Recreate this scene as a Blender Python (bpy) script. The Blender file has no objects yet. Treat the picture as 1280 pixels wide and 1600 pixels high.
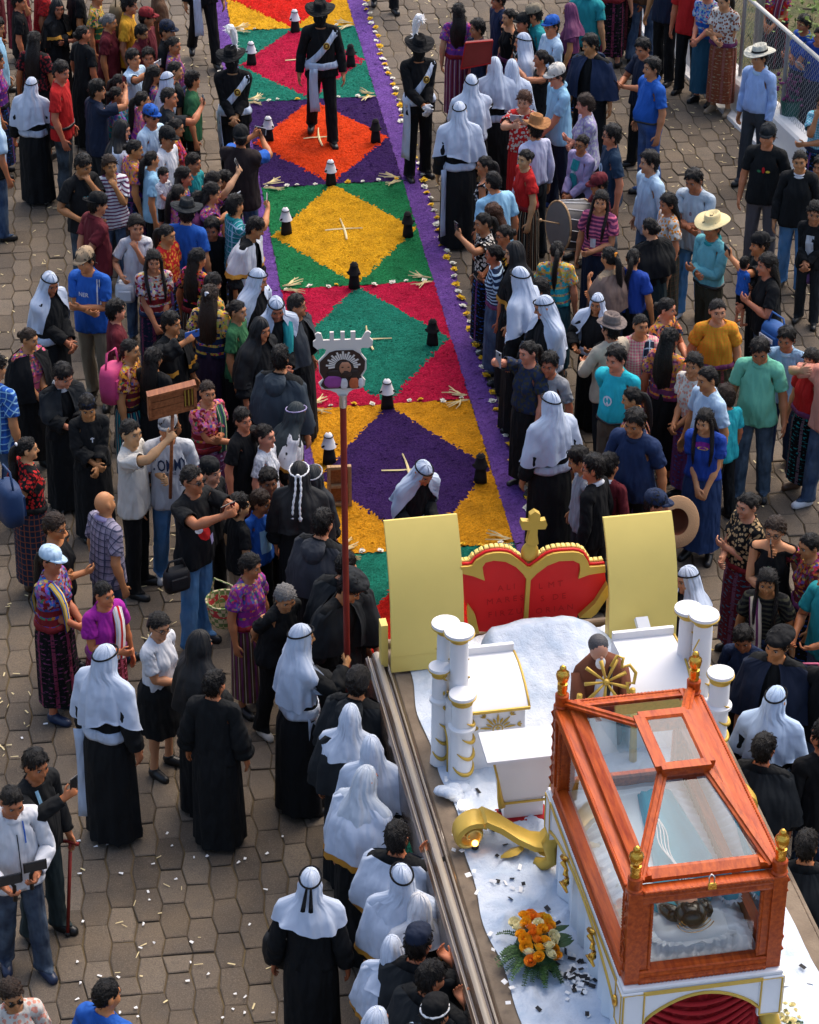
import bpy, math, random
from math import cos, sin, pi, hypot, atan2, sqrt, copysign
import numpy as np
from mathutils import Vector, Matrix, Euler
from mathutils.bvhtree import BVHTree
from mathutils import noise as mnoise
random.seed(7); ru = random.uniform
RNG = np.random.default_rng(11)
SC = bpy.context.scene
COL = SC.collection
R = math.radians
# ------------------------------------------------------------------ camera, sky, sun, exposure
CAM_H, CAM_F, CAM_T = 12.0, 3950.0, R(31.3)
cam = bpy.data.cameras.new('camera')
cam.sensor_fit = 'HORIZONTAL'; cam.sensor_width = 36.0
cam.lens = 36.0 * CAM_F / 1280.0
cam.clip_start = 0.5; cam.clip_end = 500.0
cam_o = bpy.data.objects.new('camera', cam); COL.objects.link(cam_o)
cam_o.location = (0, 0, CAM_H); cam_o.rotation_euler = (pi / 2 - CAM_T, 0, 0)
SC.camera = cam_o
SUN_EL, SUN_AZ = 58.0, 35.0
w = bpy.data.worlds.new('World'); SC.world = w; w.use_nodes = True
nt = w.node_tree; nt.nodes.clear()
sky_n = nt.nodes.new('ShaderNodeTexSky'); sky_n.sky_type = 'NISHITA'; sky_n.sun_disc = False
sky_n.sun_elevation = R(SUN_EL); sky_n.sun_rotation = R(SUN_AZ)
sky_n.air_density = 1.0; sky_n.dust_density = 4.5; sky_n.ozone_density = 0.8
bg = nt.nodes.new('ShaderNodeBackground'); bg.inputs['Strength'].default_value = 0.15
wo = nt.nodes.new('ShaderNodeOutputWorld')
nt.links.new(sky_n.outputs[0], bg.inputs[0]); nt.links.new(bg.outputs[0], wo.inputs[0])
sl = bpy.data.lights.new('sun', 'SUN'); sl.energy = 1.15; sl.angle = R(65); sl.color = (1.0, 0.86, 0.70)
so = bpy.data.objects.new('sun', sl); COL.objects.link(so)
_sd = Vector((sin(R(SUN_AZ)) * cos(R(SUN_EL)), cos(R(SUN_AZ)) * cos(R(SUN_EL)), sin(R(SUN_EL))))
so.rotation_euler = _sd.to_track_quat('Z', 'Y').to_euler(); so.location = _sd * 60
vs = SC.view_settings
vs.view_transform = 'Standard'; vs.look = 'None'; vs.gamma = 1.0; vs.exposure = 1.0
try: vs.use_curve_mapping = False
except Exception: pass
SC.cycles.max_bounces = 6; SC.cycles.transparent_max_bounces = 12
SC.cycles.use_denoising = True
# ------------------------------------------------------------------ helpers
_c, _s = cos(CAM_T), sin(CAM_T)
def at(x, y, z=0.0):
 """world point at height z seen at photo pixel (x, y)"""
 a, b = (x - 640) / CAM_F, -(y - 800) / CAM_F
 d = (a, _c + b * _s, -_s + b * _c); t = (z - CAM_H) / d[2]
 return Vector((d[0] * t, d[1] * t, z))
def px(p):
 zc = p[1] * _c - (p[2] - CAM_H) * _s; up = p[1] * _s + (p[2] - CAM_H) * _c
 return 640 + CAM_F * p[0] / zc, 800 - CAM_F * up / zc
class Frame:
 """a local frame on the ground: u across, s along a heading (clockwise from +Y)"""
 def __init__(self, o, heading):
  self.o = Vector((o[0], o[1], 0)); self.h = heading
  self.r = Vector((cos(heading), -sin(heading), 0)); self.f = Vector((sin(heading), cos(heading), 0))
 def p(self, u, s, z=0.0): 
  q = self.o + self.r * u + self.f * s; return Vector((q.x, q.y, z))
 def inv(self, p):
  d = Vector((p[0] - self.o.x, p[1] - self.o.y, 0)); return d.dot(self.r), d.dot(self.f)
 def mat(self, u=0, s=0, z=0, rot=0):
  return Matrix.Translation(self.p(u, s, z)) @ Matrix.Rotation(-self.h + rot, 4, 'Z')
def mesh_np(name, V, quads=None, tris=None, mats=(), smooth=True, mi=None, attrs=None):
 me = bpy.data.meshes.new(name)
 V = np.asarray(V, dtype=np.float32)
 nq = 0 if quads is None else len(quads); ntr = 0 if tris is None else len(tris)
 me.vertices.add(len(V)); me.vertices.foreach_set('co', V.ravel())
 loops = []; starts = []
 if nq: loops.append(np.asarray(quads, dtype=np.int32).ravel()); starts.append(np.arange(nq) * 4)
 if ntr: loops.append(np.asarray(tris, dtype=np.int32).ravel()); starts.append(nq * 4 + np.arange(ntr) * 3)
 L = np.concatenate(loops).astype(np.int32); S = np.concatenate(starts).astype(np.int32)
 me.loops.add(len(L)); me.loops.foreach_set('vertex_index', L)
 me.polygons.add(len(S)); me.polygons.foreach_set('loop_start', S)
 me.update(calc_edges=True)
 if mi is not None: me.polygons.foreach_set('material_index', np.asarray(mi, dtype=np.int32))
 me.polygons.foreach_set('use_smooth', np.full(len(S), bool(smooth)))
 for k, (typ, arr) in (attrs or {}).items():
  a = me.attributes.new(k, typ, 'POINT')
  a.data.foreach_set('vector' if typ == 'FLOAT_VECTOR' else 'value', np.asarray(arr, dtype=np.float32).ravel())
 for m in mats: me.materials.append(m)
 return me
def link(name, me, parent=None, mat=None, col=None, cb=None):
 o = bpy.data.objects.new(name, me); COL.objects.link(o)
 if parent is not None: o.parent = parent
 if mat is not None:
  if len(me.materials) == 0: me.materials.append(mat)
  else:
   o.material_slots[0].link = 'OBJECT'; o.material_slots[0].material = mat
 if col is not None: o.color = (*col[:3], 1)
 if cb is not None: o['cb'] = [float(v) for v in cb[:3]]
 return o
def tag(o, label=None, cat=None, group=None, kind=None):
 if label: o['label'] = label
 if cat: o['category'] = cat
 if group: o['group'] = group
 if kind: o['kind'] = kind
 return o
def empty(name, loc=(0, 0, 0), rz=0.0, label=None, cat=None, group=None, kind=None, mat=None):
 o = bpy.data.objects.new(name, None); COL.objects.link(o); o.empty_display_size = .1
 if mat is not None: o.matrix_world = mat
 else: o.location = loc; o.rotation_euler = (0, 0, rz)
 return tag(o, label, cat, group, kind)
def copy_tree(o, parent=None):
 c = o.copy(); COL.objects.link(c)
 if parent is not None: c.parent = parent
 for ch in list(o.children): copy_tree(ch, c)
 return c
class MB:
 """collects shapes, then builds ONE mesh object"""
 def __init__(self): self.v = []; self.f = []; self.m = []; self.cur = 0
 def add(self, vs_, fs, M=None):
  n = len(self.v)
  for p in vs_:
   q = Vector(p)
   self.v.append(M @ q if M is not None else q)
  for f in fs: self.f.append([i + n for i in f]); self.m.append(self.cur)
  return self
 def box(self, c, size, M=None, bev=0.0):
  x, y, z = [d / 2 for d in size]; cx, cy, cz = c
  if bev <= 0:
   vv = [(cx + a * x, cy + b * y, cz + d * z) for d in (-1, 1) for a, b in ((-1, -1), (1, -1), (1, 1), (-1, 1))]
   return self.add(vv, [(3, 2, 1, 0), (4, 5, 6, 7), (0, 1, 5, 4), (1, 2, 6, 5), (2, 3, 7, 6), (3, 0, 4, 7)], M)
  b_ = min(bev, x * .9, y * .9, z * .9); rings = []
  for zz, k in ((-z, b_), (-z + b_, 0), (z - b_, 0), (z, b_)):
   rings.append([(cx + a * (x - k) , cy + b * (y - k), cz + zz) for a, b in ((-1, -1), (1, -1), (1, 1), (-1, 1))])
  vv = [p for r in rings for p in r]; ff = [(3, 2, 1, 0), (12, 13, 14, 15)]
  for k in range(3):
   for i in range(4): j = (i + 1) % 4; ff.append((k * 4 + i, k * 4 + j, k * 4 + 4 + j, k * 4 + 4 + i))
  return self.add(vv, ff, M)
 def loft(self, rings, M=None, closed=True, cap=True):
  n = len(rings[0]); vv = [p for r in rings for p in r]; ff = []
  for k in range(len(rings) - 1):
   for i in range(n if closed else n - 1):
    j = (i + 1) % n; ff.append((k * n + i, k * n + j, (k + 1) * n + j, (k + 1) * n + i))
  if cap and closed: ff.append(tuple(range(n - 1, -1, -1))); ff.append(tuple((len(rings) - 1) * n + i for i in range(n)))
  return self.add(vv, ff, M)
 def lathe(self, prof, n=16, M=None, sx=1, sy=1, c=(0, 0)):
  rings = [[(c[0] + sx * r * cos(2 * pi * i / n), c[1] + sy * r * sin(2 * pi * i / n), z) for i in range(n)] for r, z in prof]
  return self.loft(rings, M)
 def tube(self, pts, rad, n=8, M=None, flat=1.0, up=None):
  pts = [Vector(p) for p in pts]; rings = []; prev = None
  for k, p in enumerate(pts):
   t = (pts[min(k + 1, len(pts) - 1)] - pts[max(k - 1, 0)]).normalized()
   if prev is None:
    a = Vector(up) if up is not None else (Vector((0, 0, 1)) if abs(t.z) < .9 else Vector((1, 0, 0)))
   else: a = prev
   nx = (a - t * a.dot(t)).normalized(); ny = t.cross(nx); prev = nx
   r = rad[k] if hasattr(rad, '__len__') else rad
   rings.append([p + nx * (r * flat * cos(2 * pi * i / n)) + ny * (r * sin(2 * pi * i / n)) for i in range(n)])
  return self.loft(rings, M)
 def ell(self, c, r, n=12, m=8, M=None):
  rings = []
  for k in range(1, m):
   a = -pi / 2 + pi * k / m
   rings.append([(c[0] + r[0] * cos(a) * cos(2 * pi * i / n), c[1] + r[1] * cos(a) * sin(2 * pi * i / n), c[2] + r[2] * sin(a)) for i in range(n)])
  return self.loft(rings, M)
 def prism(self, poly, t, M=None):
  """polygon in x,z given; thickness t along y (from 0 to t)"""
  n = len(poly); vv = [(x, 0, z) for x, z in poly] + [(x, t, z) for x, z in poly]
  ff = [tuple(range(n)), tuple(range(2 * n - 1, n - 1, -1))] + [((i + 1) % n, i, i + n, (i + 1) % n + n) for i in range(n)]
  return self.add(vv, ff, M)
 def build(self, name, mat=None, parent=None, smooth=False, col=None, cb=None, mats=None, auto=None):
  me = bpy.data.meshes.new(name); me.from_pydata([tuple(p) for p in self.v], [], self.f); me.update()
  if mats:
   for m in mats: me.materials.append(m)
   me.polygons.foreach_set('material_index', self.m)
  elif mat is not None: me.materials.append(mat)
  me.polygons.foreach_set('use_smooth', [bool(smooth)] * len(me.polygons))
  if auto is not None: me.set_sharp_from_angle(angle=R(auto))
  return link(name, me, parent, None, col, cb)
# ------------------------------------------------------------------ materials
def srgb(r, g, b):
 f = lambda c: (c / 255 / 12.92) if c / 255 <= .04045 else ((c / 255 + .055) / 1.055) ** 2.4
 return (f(r), f(g), f(b))
class NG:
 def __init__(self, name):
  self.m = bpy.data.materials.new(name); self.m.use_nodes = True; self.t = self.m.node_tree; self.t.nodes.clear()
  self.out = self.n('ShaderNodeOutputMaterial')
 def n(self, typ, **kw):
  nd = self.t.nodes.new(typ)
  for k, v in kw.items(): setattr(nd, k, v)
  return nd
 def l(self, a, b): self.t.links.new(a, b)
 def val(self, sock, v):
  if isinstance(v, bpy.types.NodeSocket): self.l(v, sock)
  elif v is not None:
   if isinstance(v, (tuple, list)) and len(v) == 3 and sock.type == 'RGBA': v = (*v, 1)
   sock.default_value = v
 def mix(self, f, a, b, blend='MIX'):
  nd = self.n('ShaderNodeMix', data_type='RGBA', blend_type=blend)
  self.val(nd.inputs[0], f); self.val(nd.inputs[6], a); self.val(nd.inputs[7], b); return nd.outputs[2]
 def math(self, op, a, b=None, c=None, clamp=False):
  nd = self.n('ShaderNodeMath', operation=op, use_clamp=clamp); self.val(nd.inputs[0], a)
  if b is not None: self.val(nd.inputs[1], b)
  if c is not None: self.val(nd.inputs[2], c)
  return nd.outputs[0]
 def ramp(self, f, stops, interp='LINEAR'):
  nd = self.n('ShaderNodeValToRGB'); nd.color_ramp.interpolation = interp
  e = nd.color_ramp.elements
  while len(e) < len(stops): e.new(.5)
  for el, (p, c) in zip(e, stops): el.position = p; el.color = (*c, 1) if hasattr(c, '__len__') else (c, c, c, 1)
  self.val(nd.inputs[0], f); return nd.outputs[0]
 def noise(self, vec, scale, detail=3, rough=.55, out=0):
  nd = self.n('ShaderNodeTexNoise'); nd.inputs['Scale'].default_value = scale; nd.inputs['Detail'].default_value = detail; nd.inputs['Roughness'].default_value = rough
  if vec is not None: self.l(vec, nd.inputs['Vector'])
  return nd.outputs[out]
 def vor(self, vec, scale, feature='F1', out='Distance', rand=1.0):
  nd = self.n('ShaderNodeTexVoronoi', feature=feature); nd.inputs['Scale'].default_value = scale; nd.inputs['Randomness'].default_value = rand
  if vec is not None: self.l(vec, nd.inputs['Vector'])
  return nd.outputs[out]
 def coord(self, o='Object'): return self.n('ShaderNodeTexCoord').outputs[o]
 def attr(self, name, typ='GEOMETRY', out=None):
  nd = self.n('ShaderNodeAttribute', attribute_type=typ, attribute_name=name); return nd.outputs[out or ('Color' if typ == 'OBJECT' else 'Vector')]
 def objcol(self): return self.n('ShaderNodeObjectInfo').outputs['Color']
 def rnd(self): return self.n('ShaderNodeObjectInfo').outputs['Random']
 def sep(self, v):
  nd = self.n('ShaderNodeSeparateXYZ'); self.l(v, nd.inputs[0]); return nd.outputs
 def bump(self, h, strength=.4, dist=.01, normal=None):
  nd = self.n('ShaderNodeBump'); nd.inputs['Strength'].default_value = strength; nd.inputs['Distance'].default_value = dist
  self.l(h, nd.inputs['Height'])
  if normal is not None: self.l(normal, nd.inputs['Normal'])
  return nd.outputs[0]
 def pbsdf(self, color, rough=.8, metal=0, normal=None, spec=.3, sheen=0, emis=None, estr=0, sss=0, coat=0):
  p = self.n('ShaderNodeBsdfPrincipled'); self.val(p.inputs['Base Color'], color); self.val(p.inputs['Roughness'], rough)
  self.val(p.inputs['Metallic'], metal); p.inputs['Specular IOR Level'].default_value = spec
  if normal is not None: self.l(normal, p.inputs['Normal'])
  if sheen: p.inputs['Sheen Weight'].default_value = sheen
  if coat: p.inputs['Coat Weight'].default_value = coat; p.inputs['Coat Roughness'].default_value = .12
  if emis is not None: self.val(p.inputs['Emission Color'], emis); p.inputs['Emission Strength'].default_value = estr
  self.l(p.outputs[0], self.out.inputs[0]); self.p = p; return self.m
def simple(name, color, rough=.7, metal=0, spec=.3, nscale=None, namt=.25, bscale=None, bstr=.3, coat=0):
 g = NG(name); c = color; nrm = None
 if nscale:
  f = g.noise(g.coord(), nscale, 4)
  k = g.math('MULTIPLY_ADD', f, 2 * namt, 1 - namt)
  mm = g.n('ShaderNodeMix', data_type='RGBA', blend_type='MULTIPLY'); mm.inputs[0].default_value = 1
  g.val(mm.inputs[6], color); cc = g.n('ShaderNodeCombineColor'); [g.l(k, cc.inputs[i]) for i in range(3)]; g.l(cc.outputs[0], mm.inputs[7]); c = mm.outputs[2]
 if bscale: nrm = g.bump(g.noise(g.coord(), bscale, 4), bstr, .01)
 return g.pbsdf(c, rough, metal, nrm, spec, coat=coat)
def varied(g, c, amt, scale=6, vec=None):
 f = g.noise(vec if vec is not None else g.coord(), scale, 4)
 k = g.math('MULTIPLY_ADD', f, 2 * amt, 1 - amt)
 cc = g.n('ShaderNodeCombineColor'); [g.l(k, cc.inputs[i]) for i in range(3)]
 return g.mix(1.0, c, cc.outputs[0], 'MULTIPLY')
M = {}
def cloth_normal(g, vec, fold=.35):
 mp = g.n('ShaderNodeMapping'); mp.inputs['Scale'].default_value = (15, 15, 5); mp.inputs['Rotation'].default_value = (.3, .5, .2); g.l(vec, mp.inputs[0])
 b1 = g.bump(g.noise(mp.outputs[0], 1.0, 1.2, .5), min(1, fold * 2.2), .05)
 b2 = g.bump(g.noise(vec, 13, 1, .5), fold * .8, .02, b1)
 return g.bump(g.noise(vec, 260, 2), .12, .002, b2)
def mk_cloths():
 g = NG('cloth_plain'); v = g.attr('rest')
 M['plain'] = g.pbsdf(varied(g, g.objcol(), .12, 7, v), .88, 0, cloth_normal(g, v), .2)
 g = NG('cloth_veil'); v = g.attr('rest')
 M['veil'] = g.pbsdf(varied(g, g.objcol(), .05, 5, v), .62, 0, cloth_normal(g, v, .4), .3)
 g = NG('cloth_denim'); v = g.attr('rest'); c = g.objcol()
 f = g.noise(v, 5, 3); c2 = g.mix(g.ramp(f, [(.35, 0), (.75, 1)]), c, g.mix(.25, c, (.30, .42, .55)))
 M['denim'] = g.pbsdf(c2, .85, 0, cloth_normal(g, v, .5), .2)
 g = NG('cloth_plaid'); v = g.attr('rest'); s = g.sep(v); cb = g.attr('cb', 'OBJECT')
 def band(x, per, wid, ph=0.0):
  return g.math('LESS_THAN', g.math('FRACT', g.math('MULTIPLY_ADD', x, 1 / per, 20.0 + ph)), wid)
 a = band(s[0], .062, .16); b = band(s[2], .062, .16); a2 = band(s[0], .062, .5, .35); b2 = band(s[2], .062, .5, .35)
 c = g.objcol(); dk = g.mix(.45, c, (.01, .012, .02)); k = g.math('MULTIPLY', g.math('ADD', a2, b2), .5)
 c = g.mix(k, c, dk); c = g.mix(g.math('MULTIPLY', g.math('MAXIMUM', a, b), .8), c, cb)
 M['plaid'] = g.pbsdf(c, .88, 0, cloth_normal(g, v), .2)
 g = NG('cloth_stripes'); v = g.attr('rest'); s = g.sep(v)
 f = g.math('LESS_THAN', g.math('FRACT', g.math('MULTIPLY_ADD', s[2], 1 / .042, 20.0)), .42)
 M['stripes'] = g.pbsdf(g.mix(f, g.objcol(), g.attr('cb', 'OBJECT')), .88, 0, cloth_normal(g, v), .2)
 g = NG('cloth_vertical_stripes'); v = g.attr('rest'); s = g.sep(v)
 f = g.math('FRACT', g.math('MULTIPLY_ADD', s[0], 1 / .075, 20.0))
 c = g.mix(g.math('LESS_THAN', f, .34), g.objcol(), g.attr('cb', 'OBJECT'))
 c = g.mix(g.math('LESS_THAN', g.math('ABSOLUTE', g.math('SUBTRACT', f, .62)), .05), c, (.45, .40, .30))
 M['vstripe'] = g.pbsdf(c, .9, 0, cloth_normal(g, v), .2)
 g = NG('cloth_woven_skirt'); v = g.attr('rest'); s = g.sep(v); cb = g.attr('cb', 'OBJECT')
 mp = g.n('ShaderNodeMapping'); mp.inputs['Scale'].default_value = (18, 18, 55); g.l(v, mp.inputs[0])
 dash = g.math('GREATER_THAN', g.noise(mp.outputs[0], 1.0, 2), .56)
 rows = g.math('LESS_THAN', g.math('FRACT', g.math('MULTIPLY_ADD', s[2], 1 / .05, 20.0)), .45)
 cols = g.math('LESS_THAN', g.math('FRACT', g.math('MULTIPLY_ADD', s[0], 1 / .17, 20.0)), .22)
 c = g.mix(g.math('MULTIPLY', dash, rows), g.objcol(), cb)
 c = g.mix(g.math('MULTIPLY', cols, .75), c, g.mix(dash, g.mix(.6, cb, (.25, .03, .06)), g.objcol()))
 M['corte'] = g.pbsdf(c, .92, 0, cloth_normal(g, v, .5), .15)
 g = NG('cloth_huipil'); v = g.attr('rest'); s = g.sep(v); cb = g.attr('cb', 'OBJECT')
 mp = g.n('ShaderNodeMapping'); mp.inputs['Scale'].default_value = (38, 38, 46); g.l(v, mp.inputs[0])
 vo = g.n('ShaderNodeTexVoronoi', distance='MANHATTAN'); vo.inputs['Scale'].default_value = 1.0; vo.inputs['Randomness'].default_value = .45; g.l(mp.outputs[0], vo.inputs['Vector'])
 sp = g.n('ShaderNodeSeparateColor'); g.l(vo.outputs['Color'], sp.inputs[0])
 pal = g.ramp(sp.outputs[0], [(0, (.45, .03, .05)), (.2, (.55, .18, .02)), (.38, (.03, .10, .35)), (.55, (.04, .22, .10)), (.7, (.30, .04, .28)), (.86, (.6, .45, .08))], 'CONSTANT')
 yoke = g.ramp(s[2], [(.0, 0), (1, 1)]); 
 zone = g.math('GREATER_THAN', g.math('ADD', s[2], g.math('MULTIPLY', sp.outputs[1], .10)), 1.30)
 band = g.math('LESS_THAN', g.math('FRACT', g.math('MULTIPLY_ADD', s[2], 1 / .085, 20.0)), .30)
 c = g.mix(g.math('MULTIPLY', band, .8), g.objcol(), g.mix(g.math('GREATER_THAN', sp.outputs[2], .45), cb, pal))
 c = g.mix(g.math('MULTIPLY', zone, g.math('GREATER_THAN', sp.outputs[1], .35)), c, g.mix(.55, pal, cb))
 M['huipil'] = g.pbsdf(c, .92, 0, cloth_normal(g, v, .4), .15)
 g = NG('cloth_small_check'); v = g.attr('rest'); s = g.sep(v)
 fr = lambda x: g.math('LESS_THAN', g.math('FRACT', g.math('MULTIPLY_ADD', x, 1 / .03, 20.0)), .5)
 k = g.math('MULTIPLY', g.math('ADD', fr(s[0]), fr(s[2])), .5)
 M['check'] = g.pbsdf(g.mix(k, g.objcol(), g.attr('cb', 'OBJECT')), .9, 0, cloth_normal(g, v), .2)
 g = NG('cloth_floral'); v = g.attr('rest')
 d = g.vor(v, 26); f = g.math('LESS_THAN', g.math('ADD', d, g.math('MULTIPLY', g.noise(v, 60, 2), .35)), .62)
 M['floral'] = g.pbsdf(g.mix(f, g.objcol(), g.attr('cb', 'OBJECT')), .88, 0, cloth_normal(g, v), .2)
 g = NG('skin'); v = g.coord(); c = varied(g, g.objcol(), .06, 9, v)
 m = g.pbsdf(c, .52, 0, g.bump(g.noise(v, 90, 3), .15, .004), .35); g.p.inputs['Subsurface Weight'].default_value = .06
 g.p.inputs['Subsurface Radius'].default_value = (.012, .005, .003); M['skin'] = m
 g = NG('lips'); M['lips'] = g.pbsdf(g.mix(.5, g.objcol(), (.22, .045, .04)), .45)
 M['eye_white'] = simple('eye_white', (.42, .38, .34), .3)
 M['eye_dark'] = simple('eye_dark', (.012, .008, .006), .2, spec=.5)
 g = NG('hair'); v = g.coord(); mp = g.n('ShaderNodeMapping'); mp.inputs['Scale'].default_value = (160, 160, 14); g.l(v, mp.inputs[0])
 st = g.noise(mp.outputs[0], 1.0, 3)
 M['hair'] = g.pbsdf(g.mix(st, g.mix(.5, g.objcol(), (.002, .002, .002)), g.objcol()), .38, 0, g.bump(st, 1.0, .02), .35)
 g = NG('leather'); M['leather'] = g.pbsdf(varied(g, g.objcol(), .2, 12), .42, 0, None, .45)
 g = NG('straw'); v = g.coord(); d = g.math('SINE', g.math('MULTIPLY', g.noise(v, 90, 2), 14))
 M['straw'] = g.pbsdf(varied(g, g.objcol(), .15, 30), .8, 0, g.bump(d, .3, .004), .2)
 M['phone_body'] = simple('phone_body', (.012, .012, .014), .25, spec=.5)
 M['phone_silver'] = simple('phone_silver', (.35, .37, .40), .3, metal=.4)
 M['phone_blue'] = simple('phone_blue', (.03, .10, .35), .3)
 M['phone_glass'] = simple('phone_glass', (.02, .025, .03), .08, spec=.6)
 M['frame_black'] = simple('frame_black', (.01, .01, .01), .35)
 M['clear_print'] = simple('print_white', (.62, .63, .65), .85)
 M['gold_fringe'] = simple('gold_fringe', (.50, .24, .03), .5, metal=.3, nscale=200, namt=.4, bscale=300, bstr=.6)
 M['cord'] = simple('cord', (.7, .72, .74), .8, bscale=120, bstr=.8)
 M['wood_red'] = simple('wood_red', (.17, .014, .010), .5, nscale=8, namt=.25)
 M['silver'] = simple('silver', (.52, .50, .48), .3, metal=.8)
mk_cloths()
M['white_paint'] = simple('white_paint', (.66, .67, .69), .55, nscale=5, namt=.06)
M['gold_paint'] = simple('gold_paint', (.50, .33, .055), .42, metal=.25, nscale=4, namt=.12, bscale=30, bstr=.1)
M['gold_panel'] = simple('gold_panel', (.70, .54, .15), .5, metal=.05, nscale=3, namt=.07, bscale=6, bstr=.12)
M['gold_metal'] = simple('gold_metal', (.75, .42, .07), .22, metal=1.0, bscale=70, bstr=.4)
M['red_paint'] = simple('red_paint', (.58, .006, .006), .5, nscale=8, namt=.12)
M['red_dark'] = simple('red_dark', (.26, .004, .004), .8)
M['red_velvet'] = simple('red_velvet', (.28, .004, .008), .8, nscale=10, namt=.2)
# ------------------------------------------------------------------ the street
STREET = Frame(at(605, 635), R(-7.3))
g = NG('joint_soil'); v = g.coord(); n1 = g.noise(v, 2.2, 4); n2 = g.noise(v, 60, 3)
c = g.ramp(n1, [(.3, (.075, .057, .036)), (.55, (.11, .082, .046)), (.75, (.155, .12, .06))])
M['soil'] = g.pbsdf(c, .95, 0, g.bump(n2, .6, .02), .15)
def stone_mat(name, tint):
 g = NG(name); v = g.coord('Object'); geo = g.n('ShaderNodeNewGeometry').outputs['Position']
 f = tint(g); n1 = g.noise(geo, 1.1, 4); n2 = g.noise(geo, 34, 5, .7); n3 = g.noise(geo, 7, 4)
 c = g.ramp(f, [(0, (.056, .045, .035)), (.3, (.088, .071, .055)), (.7, (.118, .095, .073)), (1, (.155, .127, .097))])
 c = g.mix(g.math('MULTIPLY', g.ramp(n1, [(.42, 0), (.66, 1)]), .55), c, (.17, .128, .084))
 c = g.mix(g.math('MULTIPLY', g.ramp(n3, [(.5, 0), (.72, 1)]), .45), c, (.09, .078, .066))
 c = g.mix(g.math('MULTIPLY', g.ramp(n2, [(.55, 0), (.75, 1)]), .6), c, (.045, .040, .036))
 n4 = g.noise(geo, 110, 3, .7); c = g.mix(g.math('MULTIPLY', g.ramp(n4, [(.5, 0), (.66, 1)]), .5), c, (.05, .042, .034)); c = g.mix(g.math('MULTIPLY', g.ramp(n4, [(.32, 1), (.44, 0)]), .4), c, (.27, .22, .16)); sp = g.math('LESS_THAN', g.vor(geo, 70), .16); c = g.mix(g.math('MULTIPLY', sp, .35), c, (.26, .22, .17))
 return g.pbsdf(c, .88, 0, g.bump(n4, .5, .010, g.bump(n3, .3, .02)), .25)
M['stone'] = stone_mat('paver_stone', lambda g: g.rnd())
M['stone_j'] = stone_mat('paver_stone_joined', lambda g: g.attr('tint', out='Fac'))
gb = MB(); gb.add([(-80, -20, -.017), (80, -20, -.017), (80, 140, -.017), (-80, 140, -.017)], [(0, 1, 2, 3)])
ground = gb.build('ground', M['soil']); tag(ground, kind='structure')
pav = empty('pavement', kind='structure')
PA, PT, PB = .110, .0775, .190
def hex_geo(rg, half=0, inset=.009):
 """one stone: bevelled top, slightly domed, sunk skirt. half=+1/-1 keeps one half"""
 if half == 0: pts = [(PA, 0), (PT, PB), (-PT, PB), (-PA, 0), (-PT, -PB), (PT, -PB)]
 elif half > 0: pts = [(PA, .006), (PT, PB), (-PT, PB), (-PA, .006)]
 else: pts = [(-PA, -.006), (-PT, -PB), (PT, -PB), (PA, -.006)]
 pts = np.array(pts); c = pts.mean(0); d = pts - c; ln = np.linalg.norm(d, axis=1, keepdims=True)
 gap = .0025 + rg.random((len(pts), 1)) ** 2 * .010
 o = c + d * (1 - gap / ln * 1.15); t = c + d * (1 - (gap + inset) / ln * 1.15)
 n = len(pts); dz = rg.normal(0, .003); tx, ty = rg.normal(0, .018, 2)
 zt = lambda p: dz + p[:, 0] * tx + p[:, 1] * ty
 V = np.vstack([np.c_[o, np.full(n, -.045)], np.c_[o, zt(o) - .006], np.c_[t, zt(t)], [[c[0], c[1], dz + .004 + c[0] * tx + c[1] * ty]]])
 T = []
 for i in range(n):
  j = (i + 1) % n
  T += [(i, j, n + j), (i, n + j, n + i), (n + i, n + j, 2 * n + j), (n + i, 2 * n + j, 2 * n + i), (2 * n + i, 2 * n + j, 3 * n)]
 return V, np.array(T)
_rg = np.random.default_rng(3)
_vars = []
for k in range(14):
 V, T = hex_geo(_rg); _vars.append(mesh_np('paver', V, tris=T, mats=[M['stone']], smooth=False))
_halves = [[mesh_np('paver', *(lambda q: (q[0], None, q[1]))(hex_geo(_rg, h)), mats=[M['stone']], smooth=False) for _ in range(3)] for h in (1, -1)]
OPEN = [(0, 1340, 440, 1600, 1.0), (0, 330, 110, 640, .8), (0, 1000, 70, 1240, .95), (900, 130, 1180, 350, .6), (1080, 300, 1280, 800, .7), (660, 180, 720, 480, .7), (540, 0, 640, 60, .5), (250, 1180, 330, 1340, .9)]
cells = []
for i in range(-46, 62):
 for j in range(-30, 44):
  u = i * (PA + PT); s = (j + (.5 if i % 2 else 0)) * PB * 2
  p = STREET.p(u, s); x, y = px(p)
  if -60 < x < 1340 and -60 < y < 1680: cells.append((p, x, y))
def _score(c):
 for x0, y0, x1, y1, k in OPEN:
  if x0 - 15 <= c[1] <= x1 + 15 and y0 - 15 <= c[2] <= y1 + 15: return k * (c[2] + 1600)
 return 0
order = sorted(range(len(cells)), key=lambda i: -_score(cells[i]))
single = set(order[:296])
JV, JT, JF, off = [], [], [], 0
for i, (p, x, y) in enumerate(cells):
 hv = _rg.random() < .06
 if i in single:
  for me in ([random.choice(_halves[0]), random.choice(_halves[1])] if hv and i % 3 else [random.choice(_vars)]):
   o = link('paver', me, pav); o.location = (p.x, p.y, 0); o.rotation_euler = (0, 0, R(7.3) + _rg.normal(0, .012))
 else:
  for h in ((1, -1) if hv else (0,)):
   V, T = hex_geo(_rg, h); a = R(7.3) + _rg.normal(0, .012); ca, sa = cos(a), sin(a)
   W = np.c_[V[:, 0] * ca - V[:, 1] * sa + p.x, V[:, 0] * sa + V[:, 1] * ca + p.y, V[:, 2]]
   JV.append(W); JT.append(T + off); JF.append(np.full(len(W), _rg.random())); off += len(W)
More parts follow.
